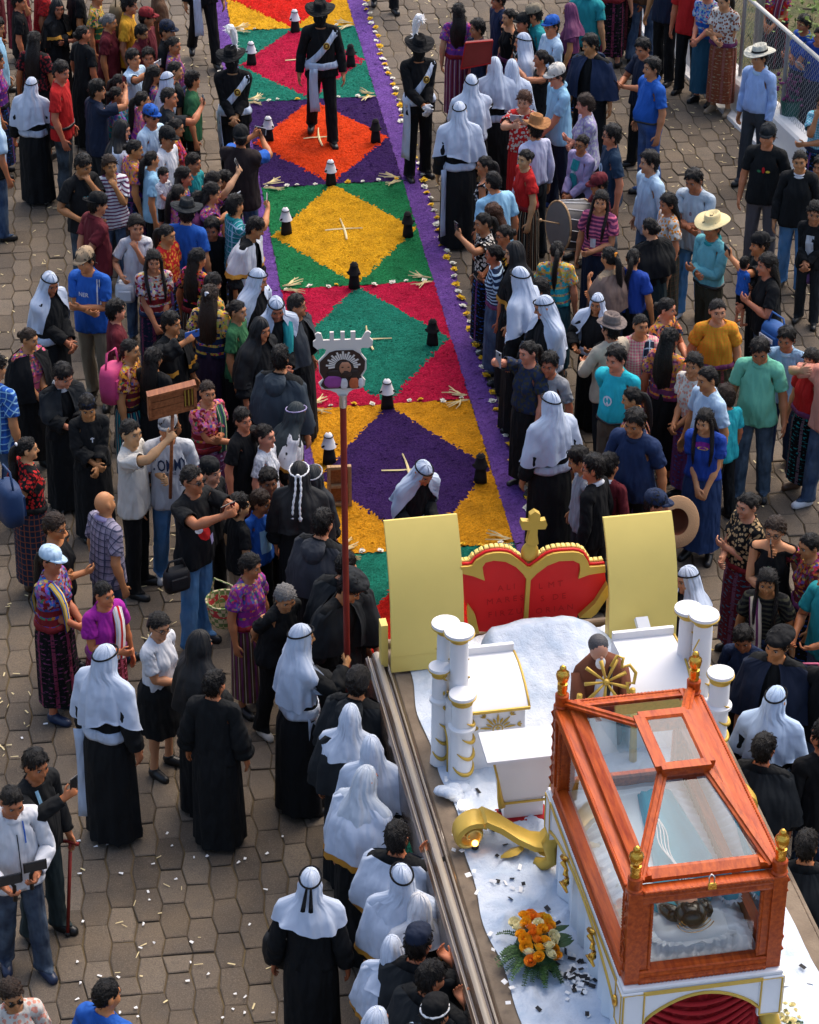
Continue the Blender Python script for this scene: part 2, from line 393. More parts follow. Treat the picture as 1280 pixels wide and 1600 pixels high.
far_pav = link('far_pavers', mesh_np('far_pavers', np.vstack(JV), tris=np.vstack(JT), mats=[M['stone_j']], smooth=False, attrs={'tint': ('FLOAT', np.concatenate(JF))}), pav)
tag(far_pav, kind='stuff')
# ------------------------------------------------------------------ white kerb wall, chain fence, grass verge and tree at the upper right
WA, WB = at(1010, 42), at(1292, 318)
WF = Frame(WA, atan2(WB.x - WA.x, WB.y - WA.y)); WLEN = (WB - WA).length
M['whitewash'] = simple('whitewash', (.74, .73, .70), .85, nscale=3, namt=.12, bscale=14, bstr=.3)
M['galv'] = simple('galvanised', (.30, .31, .32), .45, metal=.5, nscale=12, namt=.15)
M['rail_w'] = simple('rail_white', (.55, .53, .48), .55)
kw = empty('kerb_wall', label='low whitewashed kerb wall along the right side of the street', cat='wall')
e_ = 1 if WF.inv(at(1290, 200))[0] > 0 else -1
def wf(u, s, z): return WF.p(u * e_, s, z)
rg = random.Random(4); b = MB(); rr = []
for k in range(25):
 s = -1.5 + (WLEN + 3.0) * k / 24; h = .40 + rg.uniform(-.008, .008); rr.append([wf(0, s, -.02), wf(-.005, s, .03), wf(.02, s, h - .03), wf(.05, s, h), wf(.24, s, h + .01), wf(.26, s, h - .03), wf(.26, s, -.02)])
b.loft(rr); b.build('wall_body', M['whitewash'], kw, smooth=True, auto=35)
b = MB(); b.loft([[wf(-.16, s, -.02), wf(-.15, s, .05 + rg.uniform(-.02, .012)), wf(-.04, s, .06 + rg.uniform(-.02, .01)), wf(-.004, s, .02), wf(-.004, s, -.02)] for s in [-1.5 + (WLEN + 3) * k / 40 for k in range(41)]]); b.build('foot_ledge', M['whitewash'], kw)
gv = MB(); n = 26
g = NG('verge_soil'); v = g.coord(); M['verge'] = g.pbsdf(g.ramp(g.noise(v, 3, 4), [(.35, (.05, .06, .02)), (.6, (.10, .085, .04))]), .95, 0, g.bump(g.noise(v, 20, 4), .8, .05))
gv.loft([[wf(.255, s, .30), wf(1.2, s, .34), wf(3.0, s, .42), wf(9, s, .5)] for s in (-9, 0, 4, 9, 16)], closed=False, cap=False); vo = gv.build('verge', M['verge']); tag(vo, kind='structure')
M['grass_a'] = simple('grass_blade', (.06, .085, .02), .8, nscale=2, namt=.5)
mb = MB(); rg = random.Random(9)
for k in range(2600):
 s, u = rg.uniform(-2, WLEN + 2), .27 + rg.random() ** 1.5 * 2.6; p = wf(u, s, .31 + .03 * u); a = rg.uniform(0, 6.28); h = rg.uniform(.06, .20); w_ = rg.uniform(.004, .009); d = Vector((cos(a), sin(a), 0)); t = Vector((rg.gauss(0, .4), rg.gauss(0, .4), 1)) * h
 mb.add([p - d * w_, p + d * w_, p + t * .6 + d * w_ * .6, p + t + d * .01], [(0, 1, 2, 3)])
o = mb.build('grass', M['grass_a']); tag(o, 'rough grass growing behind the chain fence', 'grass', kind='stuff')
fe = empty('chain_fence', label='chain link fence with pale top rail standing on the white kerb wall', cat='fence')
posts = [WF.inv(at(x, y, .41))[1] for x, y in ((1143, 118), (1205, 180), (1275, 245))]; dp = posts[1] - posts[0]; pp = [posts[0] - dp] + posts + [posts[-1] + dp]; FH = .41 + 1.02
for s in pp:
 b = MB(); b.tube([wf(.13, s, .38), wf(.13, s, FH)], .024, 8); b.build('post', M['galv'], fe, smooth=True, auto=40)
for q, r in zip(pp, pp[1:]):
 b = MB(); b.tube([wf(.13, q, FH), wf(.13, r, FH)], .026, 8); b.build('top_rail', M['rail_w'], fe, smooth=True, auto=40)
 m = MB(); nn = int(abs(r - q) / .075)
 for k in range(-14, nn + 1):
  for sg in (1, -1):
   s0 = q + (k if sg > 0 else k + 14) * .075; s1 = s0 + sg * .95
   z0, z1 = .43, FH - .02; lo, hi = min(q, r), max(q, r)
   a, c = s0, s1
   if a < lo: z0 += (lo - a) / .95 * .98 if sg > 0 else 0; a = lo
   if a > hi: z0 += (a - hi) / .95 * .98 if sg < 0 else 0; a = hi
   if c > hi: z1 -= (c - hi) / .95 * .98; c = hi
   if c < lo: z1 -= (lo - c) / .95 * .98; c = lo
   if z1 - z0 > .02: m.tube([wf(.13 + .003 * sg, a, z0), wf(.13 + .003 * sg, c, z1)], .0022, 3)
 mo_ = m.build('wire_mesh', M['galv'], fe); tag(mo_, kind='stuff')
lp = empty('lamp_post', label='grey metal pole standing on the verge behind the fence', cat='pole'); p = at(1180, 118, .4); b = MB(); b.tube([(p.x, p.y, .3), (p.x, p.y, 6)], .055, 10); b.build('shaft', M['galv'], lp, smooth=True); b = MB(); b.box((p.x, p.y, .42), (.22, .22, .03), bev=.005); b.build('base_plate', M['galv'], lp)
tr = empty('leafy_tree', label='bright green leafy branches reaching in at the top right corner', cat='tree'); c = at(1268, 20, 1.9)
g = NG('tree_leaf'); M['tleaf'] = g.pbsdf(g.ramp(g.noise(g.coord(), 3, 2), [(.35, (.05, .11, .012)), (.65, (.12, .17, .02))]), .6)
b = MB(); b.tube([c + Vector((1.2, .6, -1.6)), c + Vector((1.0, .5, -.4)), c + Vector((.6, .3, .2))], [.09, .07, .03], 9); b.tube([c + Vector((1.0, .5, -.4)), c + Vector((.3, .2, -.05)), c + Vector((-.1, 0, .05))], [.04, .025, .008], 7); b.build('trunk', simple('bark', (.08, .06, .045), .9, bscale=20), tr, smooth=True)
mb = MB(); rg = random.Random(2)
for k in range(900):
 d = Vector((rg.gauss(.45, .38), rg.gauss(.25, .35), rg.gauss(.1, .25))); p = c + d; a = Vector((rg.gauss(0, 1), rg.gauss(0, 1), rg.gauss(0, .5))).normalized(); n = a.cross(Vector((rg.gauss(0, .4), rg.gauss(0, .4), 1))).normalized(); L = rg.uniform(.05, .09)
 mb.add([p, p + a * L * .5 + n * L * .28, p + a * L, p + a * L * .5 - n * L * .28], [(0, 1, 2, 3)])
mb.build('crown', M['tleaf'], tr)
# ------------------------------------------------------------------ sawdust carpet
def saw_mat(name, c, dark=.55, light=1.35, fleck=None, amt=.3):
 g = NG(name); v = g.coord(); n1 = g.noise(v, 60, 3, .75); n2 = g.noise(v, 5, 3); n3 = g.noise(v, 240, 2)
 dk = tuple(x * dark for x in c); lt = tuple(min(x * light, .9) for x in c)
 k = g.ramp(n1, [(.32, dk), (.5, c), (.68, lt)])
 k = g.mix(g.math('MULTIPLY', g.ramp(n2, [(.42, 0), (.66, 1)]), .55), k, dk)
 if fleck:
  f = g.math('GREATER_THAN', g.noise(v, 120, 1), .68); k = g.mix(g.math('MULTIPLY', f, amt), k, fleck)
 return g.pbsdf(k, .95, 0, g.bump(n3, .8, .01, g.bump(n1, .8, .02)), .1)
SAW = {
 'purple': saw_mat('sawdust_purple', (.19, .085, .38), fleck=(.3, .22, .45), amt=.4),
 'violet': saw_mat('sawdust_violet', (.040, .014, .105), fleck=(.20, .09, .22), amt=.45),
 'orange': saw_mat('sawdust_orange', (.74, .32, .012), fleck=(.75, .45, .08)),
 'yellow': saw_mat('sawdust_yellow', (.78, .39, .012), fleck=(.8, .5, .1)),
 'teal': saw_mat('sawdust_teal', (.012, .20, .14), fleck=(.05, .35, .26)),
 'green': saw_mat('sawdust_green', (.014, .20, .07), fleck=(.08, .38, .2)),
 'crimson': saw_mat('sawdust_crimson', (.52, .008, .055), fleck=(.6, .12, .18)),
 'red': saw_mat('sawdust_red', (.72, .014, .008), fleck=(.7, .15, .05)),
 'flame': saw_mat('sawdust_flame', (.80, .055, .006), fleck=(.75, .22, .03)),
}
HW, BW = .82, .26
BND = [-8.1, -5.4, -2.70, 0.0, 2.65, 5.32, 7.93, 10.44, 13.0, 15.5]
SECT = [('crimson', 'teal'), ('teal', 'red'), ('orange', 'violet'), ('crimson', 'teal'), ('green', 'yellow'), ('violet', 'flame'), ('teal', 'crimson'), ('yellow', 'red'), ('green', 'violet')]
carpet = empty('sawdust_carpet', STREET.p(0, 0), R(7.3), 'long carpet of dyed sawdust with bright diamond panels down the street', 'sawdust carpet')
def saw_grid(u0, u1, s0, s1, step, base, seed):
 rg = np.random.default_rng(seed)
 nu = max(2, int((u1 - u0) / step)); ns = max(2, int((s1 - s0) / step))
 U, S = np.meshgrid(np.linspace(u0, u1, nu + 1), np.linspace(s0, s1, ns + 1), indexing='ij')
 ju = rg.normal(0, step * .22, U.shape); js = rg.normal(0, step * .22, S.shape)
 ju[[0, -1], :] = rg.normal(0, .006, (2, ns + 1)); js[:, [0, -1]] = rg.normal(0, .004, (nu + 1, 2))
 Z = base + rg.normal(0, .0045, U.shape) + .006 * np.sin(U * 7 + seed) * np.sin(S * 5 + seed * 2)
 return U + ju, S + js, Z
def grid_faces(nu, ns):
 i, j = np.meshgrid(np.arange(nu), np.arange(ns), indexing='ij'); a = (i * (ns + 1) + j).ravel()
 return np.c_[a, a + ns + 1, a + ns + 2, a + 1]
def sub_mesh(name, V, Q, mat):
 used = np.unique(Q); mp = np.full(len(V), -1); mp[used] = np.arange(len(used))
 return link(name, mesh_np(name, V[used], quads=mp[Q], mats=[mat], smooth=False), carpet)
for k, (bgc, dc) in enumerate(SECT):
 s0, s1 = BND[k], BND[k + 1]; cs = (s0 + s1) / 2; hl = (s1 - s0) / 2
 U, S, Z = saw_grid(-HW, HW, s0, s1, .021, .028, k + 1)
 r = np.abs(U) / (HW * .985) + np.abs(S - cs) / (hl * .985)
 Z = Z + np.where(r < 1, .009, 0) * np.clip((1 - r) * 30, 0, 1)
 nu, ns = U.shape[0] - 1, U.shape[1] - 1; V = np.c_[U.ravel(), S.ravel(), Z.ravel()]; Q = grid_faces(nu, ns)
 uc, sc = V[Q, 0].mean(1), V[Q, 1].mean(1)
 rg = np.random.default_rng(50 + k); rr = np.abs(uc) / (HW * .985) + np.abs(sc - cs) / (hl * .985) + rg.normal(0, .020, len(uc))
 dm = rr < 1
 sub_mesh('diamond', V, Q[dm], SAW[dc])
 for a in (-1, 1):
  for b in (-1, 1):
   q = (~dm) & (np.sign(uc) == a) & (np.sign(sc - cs) == b)
   if q.any(): sub_mesh('corner_panel', V, Q[q], SAW[bgc])
for a in (-1, 1):
 for k in range(len(SECT)):
  s0, s1 = BND[k], BND[k + 1]
  U, S, Z = saw_grid(min(a * HW, a * (HW + BW)), max(a * HW, a * (HW + BW)), s0, s1, .022, .024, 30 + k + (a > 0) * 20)
  e = np.abs(np.abs(U) - HW - BW) < .02; Z = np.where(e, .003, Z)
  U = U + a * .02 * np.sin(S * 9 + a) * (np.abs(U) > HW + .1)
  V = np.c_[U.ravel(), S.ravel(), Z.ravel()]
  link('border_strip', mesh_np('border_strip', V, quads=grid_faces(U.shape[0] - 1, U.shape[1] - 1), mats=[SAW['purple']], smooth=False), carpet)
# flower heads along the right edge and the cross lines
M['petal_y'] = simple('petal_yellow', (.72, .46, .02), .7)
M['petal_w'] = simple('petal_white', (.72, .70, .62), .7)
M['straw_pale'] = simple('straw_pale', (.66, .55, .30), .75, nscale=20, namt=.15)
def flower_mesh(mat, seed):
 rg = random.Random(seed); mb = MB()
 for ring, n, r, z in ((0, 7, .034, .012), (1, 5, .022, .022)):
  for i in range(n):
   a = 2 * pi * i / n + ring * .4 + rg.uniform(-.2, .2); L = r * rg.uniform(.8, 1.15); wd = .012
   ca, sa = cos(a), sin(a)
   mb.add([(0, 0, .004), (ca * L * .6 - sa * wd, sa * L * .6 + ca * wd, z), (ca * L, sa * L, z + rg.uniform(-.006, .006)), (ca * L * .6 + sa * wd, sa * L * .6 - ca * wd, z)], [(0, 1, 2, 3), (3, 2, 1, 0)][:1])
 mb.ell((0, 0, .014), (.010, .010, .010), 6, 4)
 me = bpy.data.meshes.new('flower_head'); me.from_pydata([tuple(p) for p in mb.v], [], mb.f); me.materials.append(mat); return me
FM = [[flower_mesh(M['petal_y'], s) for s in range(3)], [flower_mesh(M['petal_w'], s + 9) for s in range(3)]]
def flower(u, s, z, wh):
 o = link('fallen_flower', random.choice(FM[wh])); o.location = STREET.p(u, s, z); o.rotation_euler = (ru(-.3, .3), ru(-.3, .3), ru(0, 6)); k = ru(1.2, 1.75) * (1 if abs(u) > HW else .7); o.scale = (k, k, k)
 tag(o, ('white' if wh else 'yellow') + (' flower head lying along the purple edge of the sawdust carpet' if abs(u) > HW else ' flower head lying on the line between two sawdust panels'), 'flower', 'flower heads strewn along the carpet')
s = -2.6; k = 0
while s < 12.2:
 flower(HW + BW * .93 + ru(-.03, .03), s, .02, k % 2); k += 1; s += ru(.14, .20)
s = 2.0; k = 0
while s < 12.0:
 if not (4.0 < s < 5.0): flower(-(HW + BW * .9) + ru(-.03, .03), s, .02, k % 2)
 k += 1; s += ru(.17, .24)
for b in BND[2:8]:
 for i in range(9):
  u = -HW + (i + .5 + ru(-.3, .3)) * 2 * HW / 9
  if abs(u) > .09: flower(u, b + ru(-.03, .03), .034, int(random.random() < .55))
def strip(mb, p0, p1, wd, z, bend=.02, n=5):
 p0 = Vector(p0); p1 = Vector(p1); d = (p1 - p0); t = d.normalized(); nn = Vector((-t.y, t.x)); b = ru(-bend, bend)
 ring = []
 for i in range(n + 1):
  k = i / n; q = p0 + d * k + nn * (b * sin(pi * k)); ww = wd * (.55 + .45 * sin(pi * min(1, .15 + k)))
  zz = z + ru(0, .006)
  ring.append([(q.x - nn.x * ww, q.y - nn.y * ww, zz - .003), (q.x, q.y, zz + .006), (q.x + nn.x * ww, q.y + nn.y * ww, zz - .003), (q.x, q.y, zz - .006)])
 mb.loft(ring)
CR_NAMES = {2: 'deep violet diamond nearest the float', 3: 'teal diamond behind the portrait staff', 4: 'golden yellow diamond', 5: 'flame red diamond under the walking hat man', 6: 'crimson diamond behind the walking hat man', 7: 'red diamond at the far end'}
for k in range(2, 8):
 cs = (BND[k] + BND[k + 1]) / 2 + .04; mb = MB()
 strip(mb, (-.21, cs + ru(-.02, .02)), (.21, cs + ru(-.02, .02)), .013, .045)
 mb2 = MB(); strip(mb2, (ru(-.03, .03), cs - .27), (ru(-.03, .03), cs + .27), .013, .056)
 e = empty('straw_cross', STREET.p(0, 0), R(7.3), 'pale palm straw cross lying on the ' + CR_NAMES[k], 'straw cross', 'straw crosses on the carpet')
 mb.build('crossbar', M['straw_pale'], e); mb2.build('upright', M['straw_pale'], e)
_DIV = {2: 'orange and green panels', 3: 'crimson and orange panels', 4: 'green and crimson panels', 5: 'violet and green panels', 6: 'teal and violet panels', 7: 'yellow and teal panels'}
for k in range(2, 8):
 for a in (-1, 1):
  for b in (-1, 1):
   mb = MB(); u0 = a * (HW - .02); s0 = BND[k] + b * .05
   for q in range(5):
    ang = R(8 + q * 15 + ru(-5, 5)); L = ru(.15, .25)
    strip(mb, (u0 - a * .02 * q, s0), (u0 - a * .02 * q - a * L * cos(ang), s0 + b * L * sin(ang) * .8), .008, .046 + .004 * q)
   o = mb.build('palm_spray', M['straw_pale']); o.location = STREET.p(0, 0); o.rotation_euler = (0, 0, R(7.3))
   tag(o, f"{'right' if a > 0 else 'left'} palm strips {'above' if b > 0 else 'below'} the line between {_DIV[k]}", 'palm spray', 'palm sprays in the panel corners')
# little penitent dolls
M['doll_dark'] = simple('doll_cloth_dark', (.012, .011, .012), .9)
M['doll_white'] = simple('doll_cloth_white', (.68, .69, .72), .9)
def doll_parts(white):
 out = []
 b = MB(); n = 14
 prof = [(.062, 0), (.058, .06), (.046, .15), (.036, .20)]
 b.loft([[(r * (1 + .10 * sin(i * 5)) * cos(2 * pi * i / n), r * .85 * (1 + .10 * sin(i * 5)) * sin(2 * pi * i / n), z) for i in range(n)] for r, z in prof])
 out.append(('robe', b, 'doll_dark'))
 h = MB(); h.ell((0, 0, .255), (.030, .032, .038), 10, 7); h.tube([(-.03, -.02, .19), (-.075, -.035, .185)], [.014, .008], 6); h.tube([(.03, -.02, .19), (.075, -.035, .185)], [.014, .008], 6)
 out.append(('head', h, 'doll_dark'))
 vb = MB(); rings = []
 for z, r, dep in ((.300, .008, 0), (.294, .024, 0), (.27, .038, 0), (.235, .044, .004), (.20, .056, .012), (.165, .068, .02)):
  rings.append([(r * cos(a) * (1.02 + .05 * sin(a * 6)), -dep * .3 + r * sin(a), z) for a in [R(110) + R(320) * i / 15 for i in range(16)]])
 vb.loft(rings, closed=False, cap=False); hb = MB(); hb.tube([(.040 * cos(R(15 * i)), -.004 + .040 * sin(R(15 * i)), .268) for i in range(25)], .005, 5); out.append(('head_band', hb, 'doll_dark')); out.append(('veil', vb, 'doll_white' if white else 'doll_dark'))
 return out
DOLL = []
for wh in (1, 0):
 e = empty('penitent_doll')
 for nm, mb, m in doll_parts(wh): mb.build(nm, M[m], e, smooth=True)
 DOLL.append(e)
dolls = [(393, 101, 1, 'left tip of the crimson diamond'), (548, 103, 0, 'right tip of the crimson diamond'), (461, 50, 1, 'lower tip of the farthest red diamond'), (420, 220, 1, 'left tip of the flame red diamond'), (587, 222, 0, 'right tip of the flame red diamond'), (517, 289, 1, 'lower tip of the flame red diamond'), (447, 365, 1, 'left tip of the golden yellow diamond'), (637, 369, 0, 'right tip of the golden yellow diamond'), (554, 449, 0, 'lower tip of the golden yellow diamond'), (480, 541, 1, 'left tip of the teal diamond'), (676, 539, 0, 'right tip of the teal diamond'), (605, 637, 1, 'lower tip of the teal diamond'), (514, 722, 1, 'left tip of the deep violet diamond'), (751, 752, 0, 'right tip of the deep violet diamond')]
first = {1: True, 0: True}
for x, y, wh, where in dolls:
 e = DOLL[1 - wh] if first[wh] else copy_tree(DOLL[1 - wh]); first[wh] = False
 p = at(x, y, .03); e.location = p; e.rotation_euler = (0, 0, ru(-.4, .4) + R(7)); k = 1.06 * (1 if wh else .95); e.scale = (k, k, k)
 tag(e, ('white veiled' if wh else 'all black') + ' penitent doll standing on the ' + where, 'doll', 'penitent dolls on the carpet')
# ------------------------------------------------------------------ the procession float
FLH = R(-10.3); FL = Frame(at(992, 1390, 2.75), FLH)
def flempty(name, label, cat, u=0, s=0, z=0, rot=0, group=None): return empty(name, label=label, cat=cat, group=group, mat=FL.mat(u, s, z, rot))
def on_s(x, y, s):
 lo, hi = 1.0, 4.0
 for _ in range(40):
  m = (lo + hi) / 2
  if FL.inv(at(x, y, m))[1] > s: lo = m
  else: hi = m
 return FL.inv(at(x, y, lo))[0], lo
g = NG('float_varnish'); v = g.coord(); mp = g.n('ShaderNodeMapping'); mp.inputs['Scale'].default_value = (30, 2, 30); g.l(v, mp.inputs[0])
M['varnish'] = g.pbsdf(g.ramp(g.noise(mp.outputs[0], 1.5, 4), [(.3, (.045, .030, .022)), (.7, (.10, .068, .048))]), .24, 0, None, .55, coat=.5)
M['taupe'] = simple('rail_sky_sheen', (.26, .22, .17), .32, spec=.5, nscale=3, namt=.2)  # pale colour stands in for sky reflected in the rail varnish
g = NG('plank_dusty'); v = g.coord(); n1 = g.noise(v, 6, 5); n2 = g.noise(v, 60, 3)
M['dusty'] = g.pbsdf(g.mix(g.math('MULTIPLY', n2, .5), g.ramp(n1, [(.3, (.13, .095, .065)), (.7, (.24, .185, .13))]), (.12, .10, .08)), .8, 0, g.bump(n2, .3, .01), .25)
g = NG('batting'); v = g.coord(); n1 = g.noise(v, 5, 4); n2 = g.noise(v, 60, 4, .7)
M['batting'] = g.pbsdf(g.mix(g.ramp(n1, [(.45, 0), (.7, 1)]), (.54, .60, .68), (.38, .47, .59)), .95, 0, g.bump(n2, .45, .015, g.bump(n1, .5, .06)), .1)
def wood(name, a, b, rough=.28):
 g = NG(name); v = g.coord(); mp = g.n('ShaderNodeMapping'); mp.inputs['Scale'].default_value = (40, 5, 40); g.l(v, mp.inputs[0])
 n1 = g.noise(mp.outputs[0], 1.0, 5, .6); n2 = g.noise(v, 3, 2); c = g.mix(g.math('MULTIPLY', n2, .4), g.ramp(n1, [(.3, a), (.65, b)]), a)
 return g.pbsdf(c, rough, 0, g.bump(n1, .12, .004), .22, coat=.05)
M['mahogany'] = wood('mahogany', (.25, .028, .004), (.56, .105, .014), .38)
g = NG('pane_glass'); tr = g.n('ShaderNodeBsdfTransparent'); tr.inputs[0].default_value = (.90, .93, .93, 1); gl = g.n('ShaderNodeBsdfGlossy'); gl.inputs['Roughness'].default_value = .03; gl.inputs[0].default_value = (.9, .93, .95, 1)
lw = g.n('ShaderNodeFresnel'); lw.inputs[0].default_value = 1.5; mx = g.n('ShaderNodeMixShader'); g.l(g.math('MULTIPLY_ADD', lw.outputs[0], 1.0, .03, True), mx.inputs[0]); g.l(tr.outputs[0], mx.inputs[1]); g.l(gl.outputs[0], mx.inputs[2]); g.l(mx.outputs[0], g.out.inputs[0]); M['glass'] = g.m
M['satin'] = simple('white_satin', (.62, .68, .74), .55, nscale=6, namt=.06, bscale=7, bstr=.5)
M['teal_satin'] = simple('teal_satin', (.03, .30, .42), .5, nscale=6, namt=.2, bscale=9, bstr=.8)
M['bulb'] = simple('bulb', (.9, .6, .3), .3); 
g = NG('lamp_warm'); M['lamp_warm'] = g.pbsdf((1, .6, .25), .3, emis=(1, .42, .08), estr=5)
g = NG('lamp_white'); M['lamp_white'] = g.pbsdf((1, .95, .9), .3, emis=(1, .86, .72), estr=4)
fl = flempty('procession_float', 'long varnished wooden float carried on shoulders, deck covered in white cloth', 'float')
DS0, DS1 = -1.15, 4.58
b = MB(); b.box((.43, (DS0 + DS1) / 2, 1.33), (2.14, DS1 - DS0, .13), bev=.01); b.build('deck', M['dusty'], fl)
b = MB(); b.box((1.515, (DS0 + DS1) / 2, 1.29), (.03, DS1 - DS0, .20), bev=.006); b.build('edge_board', M['dusty'], fl)
for sg, nm in ((-1, 'left'),):
 x0 = -.645 if sg < 0 else 1.505
 prof = [(0, 1.405), (.012, 1.412), (.030, 1.412), (.036, 1.395), (.048, 1.392), (.056, 1.418), (.070, 1.434), (.090, 1.440), (.108, 1.434), (.120, 1.416), (.126, 1.392), (.136, 1.390), (.140, 1.402), (.150, 1.405), (.156, 1.398), (.166, 1.394), (.172, 1.360), (.172, 1.14), (.02, 1.12), (0, 1.14)]
 r = MB(); r.loft([[(x0 + sg * a, s_, z) for a, z in prof] for s_ in (DS0, 0, 1.5, 3.0, DS1 - .1)]); r.build('side_rail', M['varnish'], fl, smooth=True, auto=50)
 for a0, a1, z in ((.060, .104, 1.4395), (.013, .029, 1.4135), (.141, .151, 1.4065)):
  b = MB(); b.loft([[(x0 + sg * a, s_, zz_) for a, zz_ in ((a0, z - .004), (a0 + (a1 - a0) * .3, z + .003), (a0 + (a1 - a0) * .7, z + .003), (a1, z - .004))] for s_ in (DS0, 0, 1.5, 3.0, DS1 - .1)]); b.build('rail_sheen_bead', M['taupe'], fl, smooth=True, auto=50)  # rail ridges with the varnish's sky sheen put into their colour
b = MB(); b.box((.43, DS1 + .02, 1.30), (2.2, .05, .3), bev=.01); b.build('end_board', M['dusty'], fl)
for s_ in (-.9, .2, 1.3, 2.4, 3.5):   # shoulder bars under the deck
 b = MB(); b.box((.43, s_, 1.22), (2.0, .07, .08), bev=.008); b.build('cross_beam', M['varnish'], fl)
def cloth_height(u, s):
 p = Vector((u * 3.1, s * 2.3, 0)); z = mnoise.noise(p) * .022 + mnoise.noise(p * 2.7) * .010
 r = abs(mnoise.noise(Vector((u * 1.6 + s * 1.3, s * 2.2 - u * 2.4, 7)))); z += .035 * max(0, 1 - r * 7)
 r2 = abs(mnoise.noise(Vector((u * 2.6 - s * .8, s * 3.4 + u * 1.4, 3)))); z += .018 * max(0, 1 - r2 * 8)
 return z
nu, ns = 60, 150; V = []; 
for i in range(nu + 1):
 for j in range(ns + 1):
  s_ = DS0 + .05 + (4.5 - DS0) * j / ns; ul = -.535 + .02 * sin(s_ * 3.1) + .012 * sin(s_ * 8); ur = 1.39 + .02 * sin(s_ * 2.7 + 1) + .01 * sin(s_ * 7)
  u = ul + (ur - ul) * i / nu; e = min(i, nu - i) / 4; V.append((u, s_, 1.405 + (max(0, cloth_height(u, s_)) + .006) * min(1, e + .15)))
i, j = np.meshgrid(np.arange(nu), np.arange(ns), indexing='ij'); a_ = (i * (ns + 1) + j).ravel(); Q = np.c_[a_, a_ + ns + 1, a_ + ns + 2, a_ + 1]
link('deck_cloth', mesh_np('deck_cloth', V, quads=Q, mats=[M['batting']]), fl)
# two bowed gold panels
PPROF = [(4.24, 1.42), (4.22, 1.60), (4.225, 1.80), (4.25, 2.0), (4.30, 2.18), (4.375, 2.34), (4.47, 2.48), (4.52, 2.54)]
for u0, u1, lab in ((-.66, -.125, 'left bowed gold panel standing beside the red tablets'), (.93, 1.44, 'right bowed gold panel with a white prop leaning on it')):
 e = flempty('gold_wing', lab, 'panel', group='bowed gold panels')
 b = MB(); ring = []
 sb = 1.56
 ds, kz = (0, 1) if u0 < 0 else (-.12, .935)
 pp = [(4.221 + ds, sb)] + [(p[0] + ds, 1.4 + (p[1] - 1.4) * kz) for p in PPROF if 1.4 + (p[1] - 1.4) * kz > sb + .01]
 b.loft([[(u0 + .05 * 0, s_, z), (u1, s_, z), (u1, s_ + .035, z - .012), (u0, s_ + .035, z - .012)] for s_, z in pp]); b.build('upper_sheet', M['gold_panel'], e, smooth=True, auto=40)
 b = MB(); b.loft([[(u0, 4.226 + ds, z), (u1, 4.226 + ds, z), (u1, 4.262 + ds, z), (u0, 4.262 + ds, z)] for z in (1.42, sb - .004)]); b.build('lower_sheet', M['gold_panel'], e)
 b = MB(); b.box(((u0 + u1) / 2, 4.40 + ds, 1.62), (u1 - u0 - .1, .22, .40)); b.build('backing_box', M['gold_panel'], e)
 if u0 < 0:
  b = MB(); b.box((u0 - .035, 4.36, 1.60), (.05, .10, .36)); b.build('side_board', M['gold_panel'], e)
e = flempty('white_prop', 'white slanted bar propping the right gold panel', 'prop')
b = MB(); p0, p1 = Vector((1.205, 3.62, 1.44)), Vector((1.15, 4.05, 1.80)); d = (p1 - p0).normalized(); 
b.loft([[p + Vector((a, 0, 0)) + Vector((0, -d.z, d.y)) * c for a, c in ((-.045, -.03), (.045, -.03), (.045, .03), (-.045, .03))] for p in (p0, p1)]); b.build('bar', M['white_paint'], e)
b = MB(); b.box((1.205, 3.60, 1.43), (.13, .10, .05), bev=.01); b.build('foot', M['white_paint'], e)
# red twin tablets with a gold border and a cross
S_T = 4.33
zz = lambda pts: [on_s(700 + x / 4.923, 840 + y / 4.923, S_T) for x, y in pts]
outer = zz([(95, 215), (150, 212), (185, 205), (215, 165), (290, 120), (345, 108), (400, 105), (445, 109), (480, 120), (550, 170), (610, 220), (630, 222), (690, 180), (760, 130), (810, 112), (860, 105), (960, 100), (1005, 106), (1040, 125), (1075, 180), (1085, 215), (1140, 212), (1205, 205)])
inner = zz([(100, 265), (190, 285), (280, 320), (268, 265), (262, 215), (285, 180), (350, 165), (440, 175), (520, 215), (575, 270), (600, 310), (590, 460), (580, 640), (612, 640), (622, 460), (632, 315), (680, 265), (760, 205), (850, 170), (960, 165), (1010, 190), (1015, 240), (1000, 305), (1080, 275), (1208, 255)])
tb = flempty('tablets', 'red twin tablets with thick gold border and small dark letters', 'tablets')
plate = zz([(100, 240)]) + outer[2:-2] + zz([(1205, 240), (1216, 330), (1120, 480), (1000, 585), (960, 720), (240, 720), (190, 600), (130, 490)])
def tri_prism(name, poly, y0, y1, mat, parent, bev=0):
 from mathutils.geometry import tessellate_polygon
 t = tessellate_polygon([[Vector((x, z, 0)) for x, z in poly]]); n = len(poly); mb = MB()
 area = sum(poly[i][0] * poly[(i + 1) % n][1] - poly[(i + 1) % n][0] * poly[i][1] for i in range(n))
 mb.add([(x, y0, z) for x, z in poly] + [(x, y1, z) for x, z in poly], [list(q) for q in t] + [[i + n for i in q][::-1] for q in t] + [(i, (i + 1) % n, (i + 1) % n + n, i + n) for i in range(n)])
 import bmesh
 o = mb.build(name, mat, parent); bm = bmesh.new(); bm.from_mesh(o.data); bmesh.ops.recalc_face_normals(bm, faces=bm.faces[:]); bm.to_mesh(o.data); bm.free(); return o
tri_prism('tablet_face', [(x, z - .004) for x, z in plate], S_T, S_T + .075, M['red_paint'], tb)
tri_prism('gold_border', outer + inner[::-1], S_T - .022, S_T - .001, M['gold_paint'], tb)
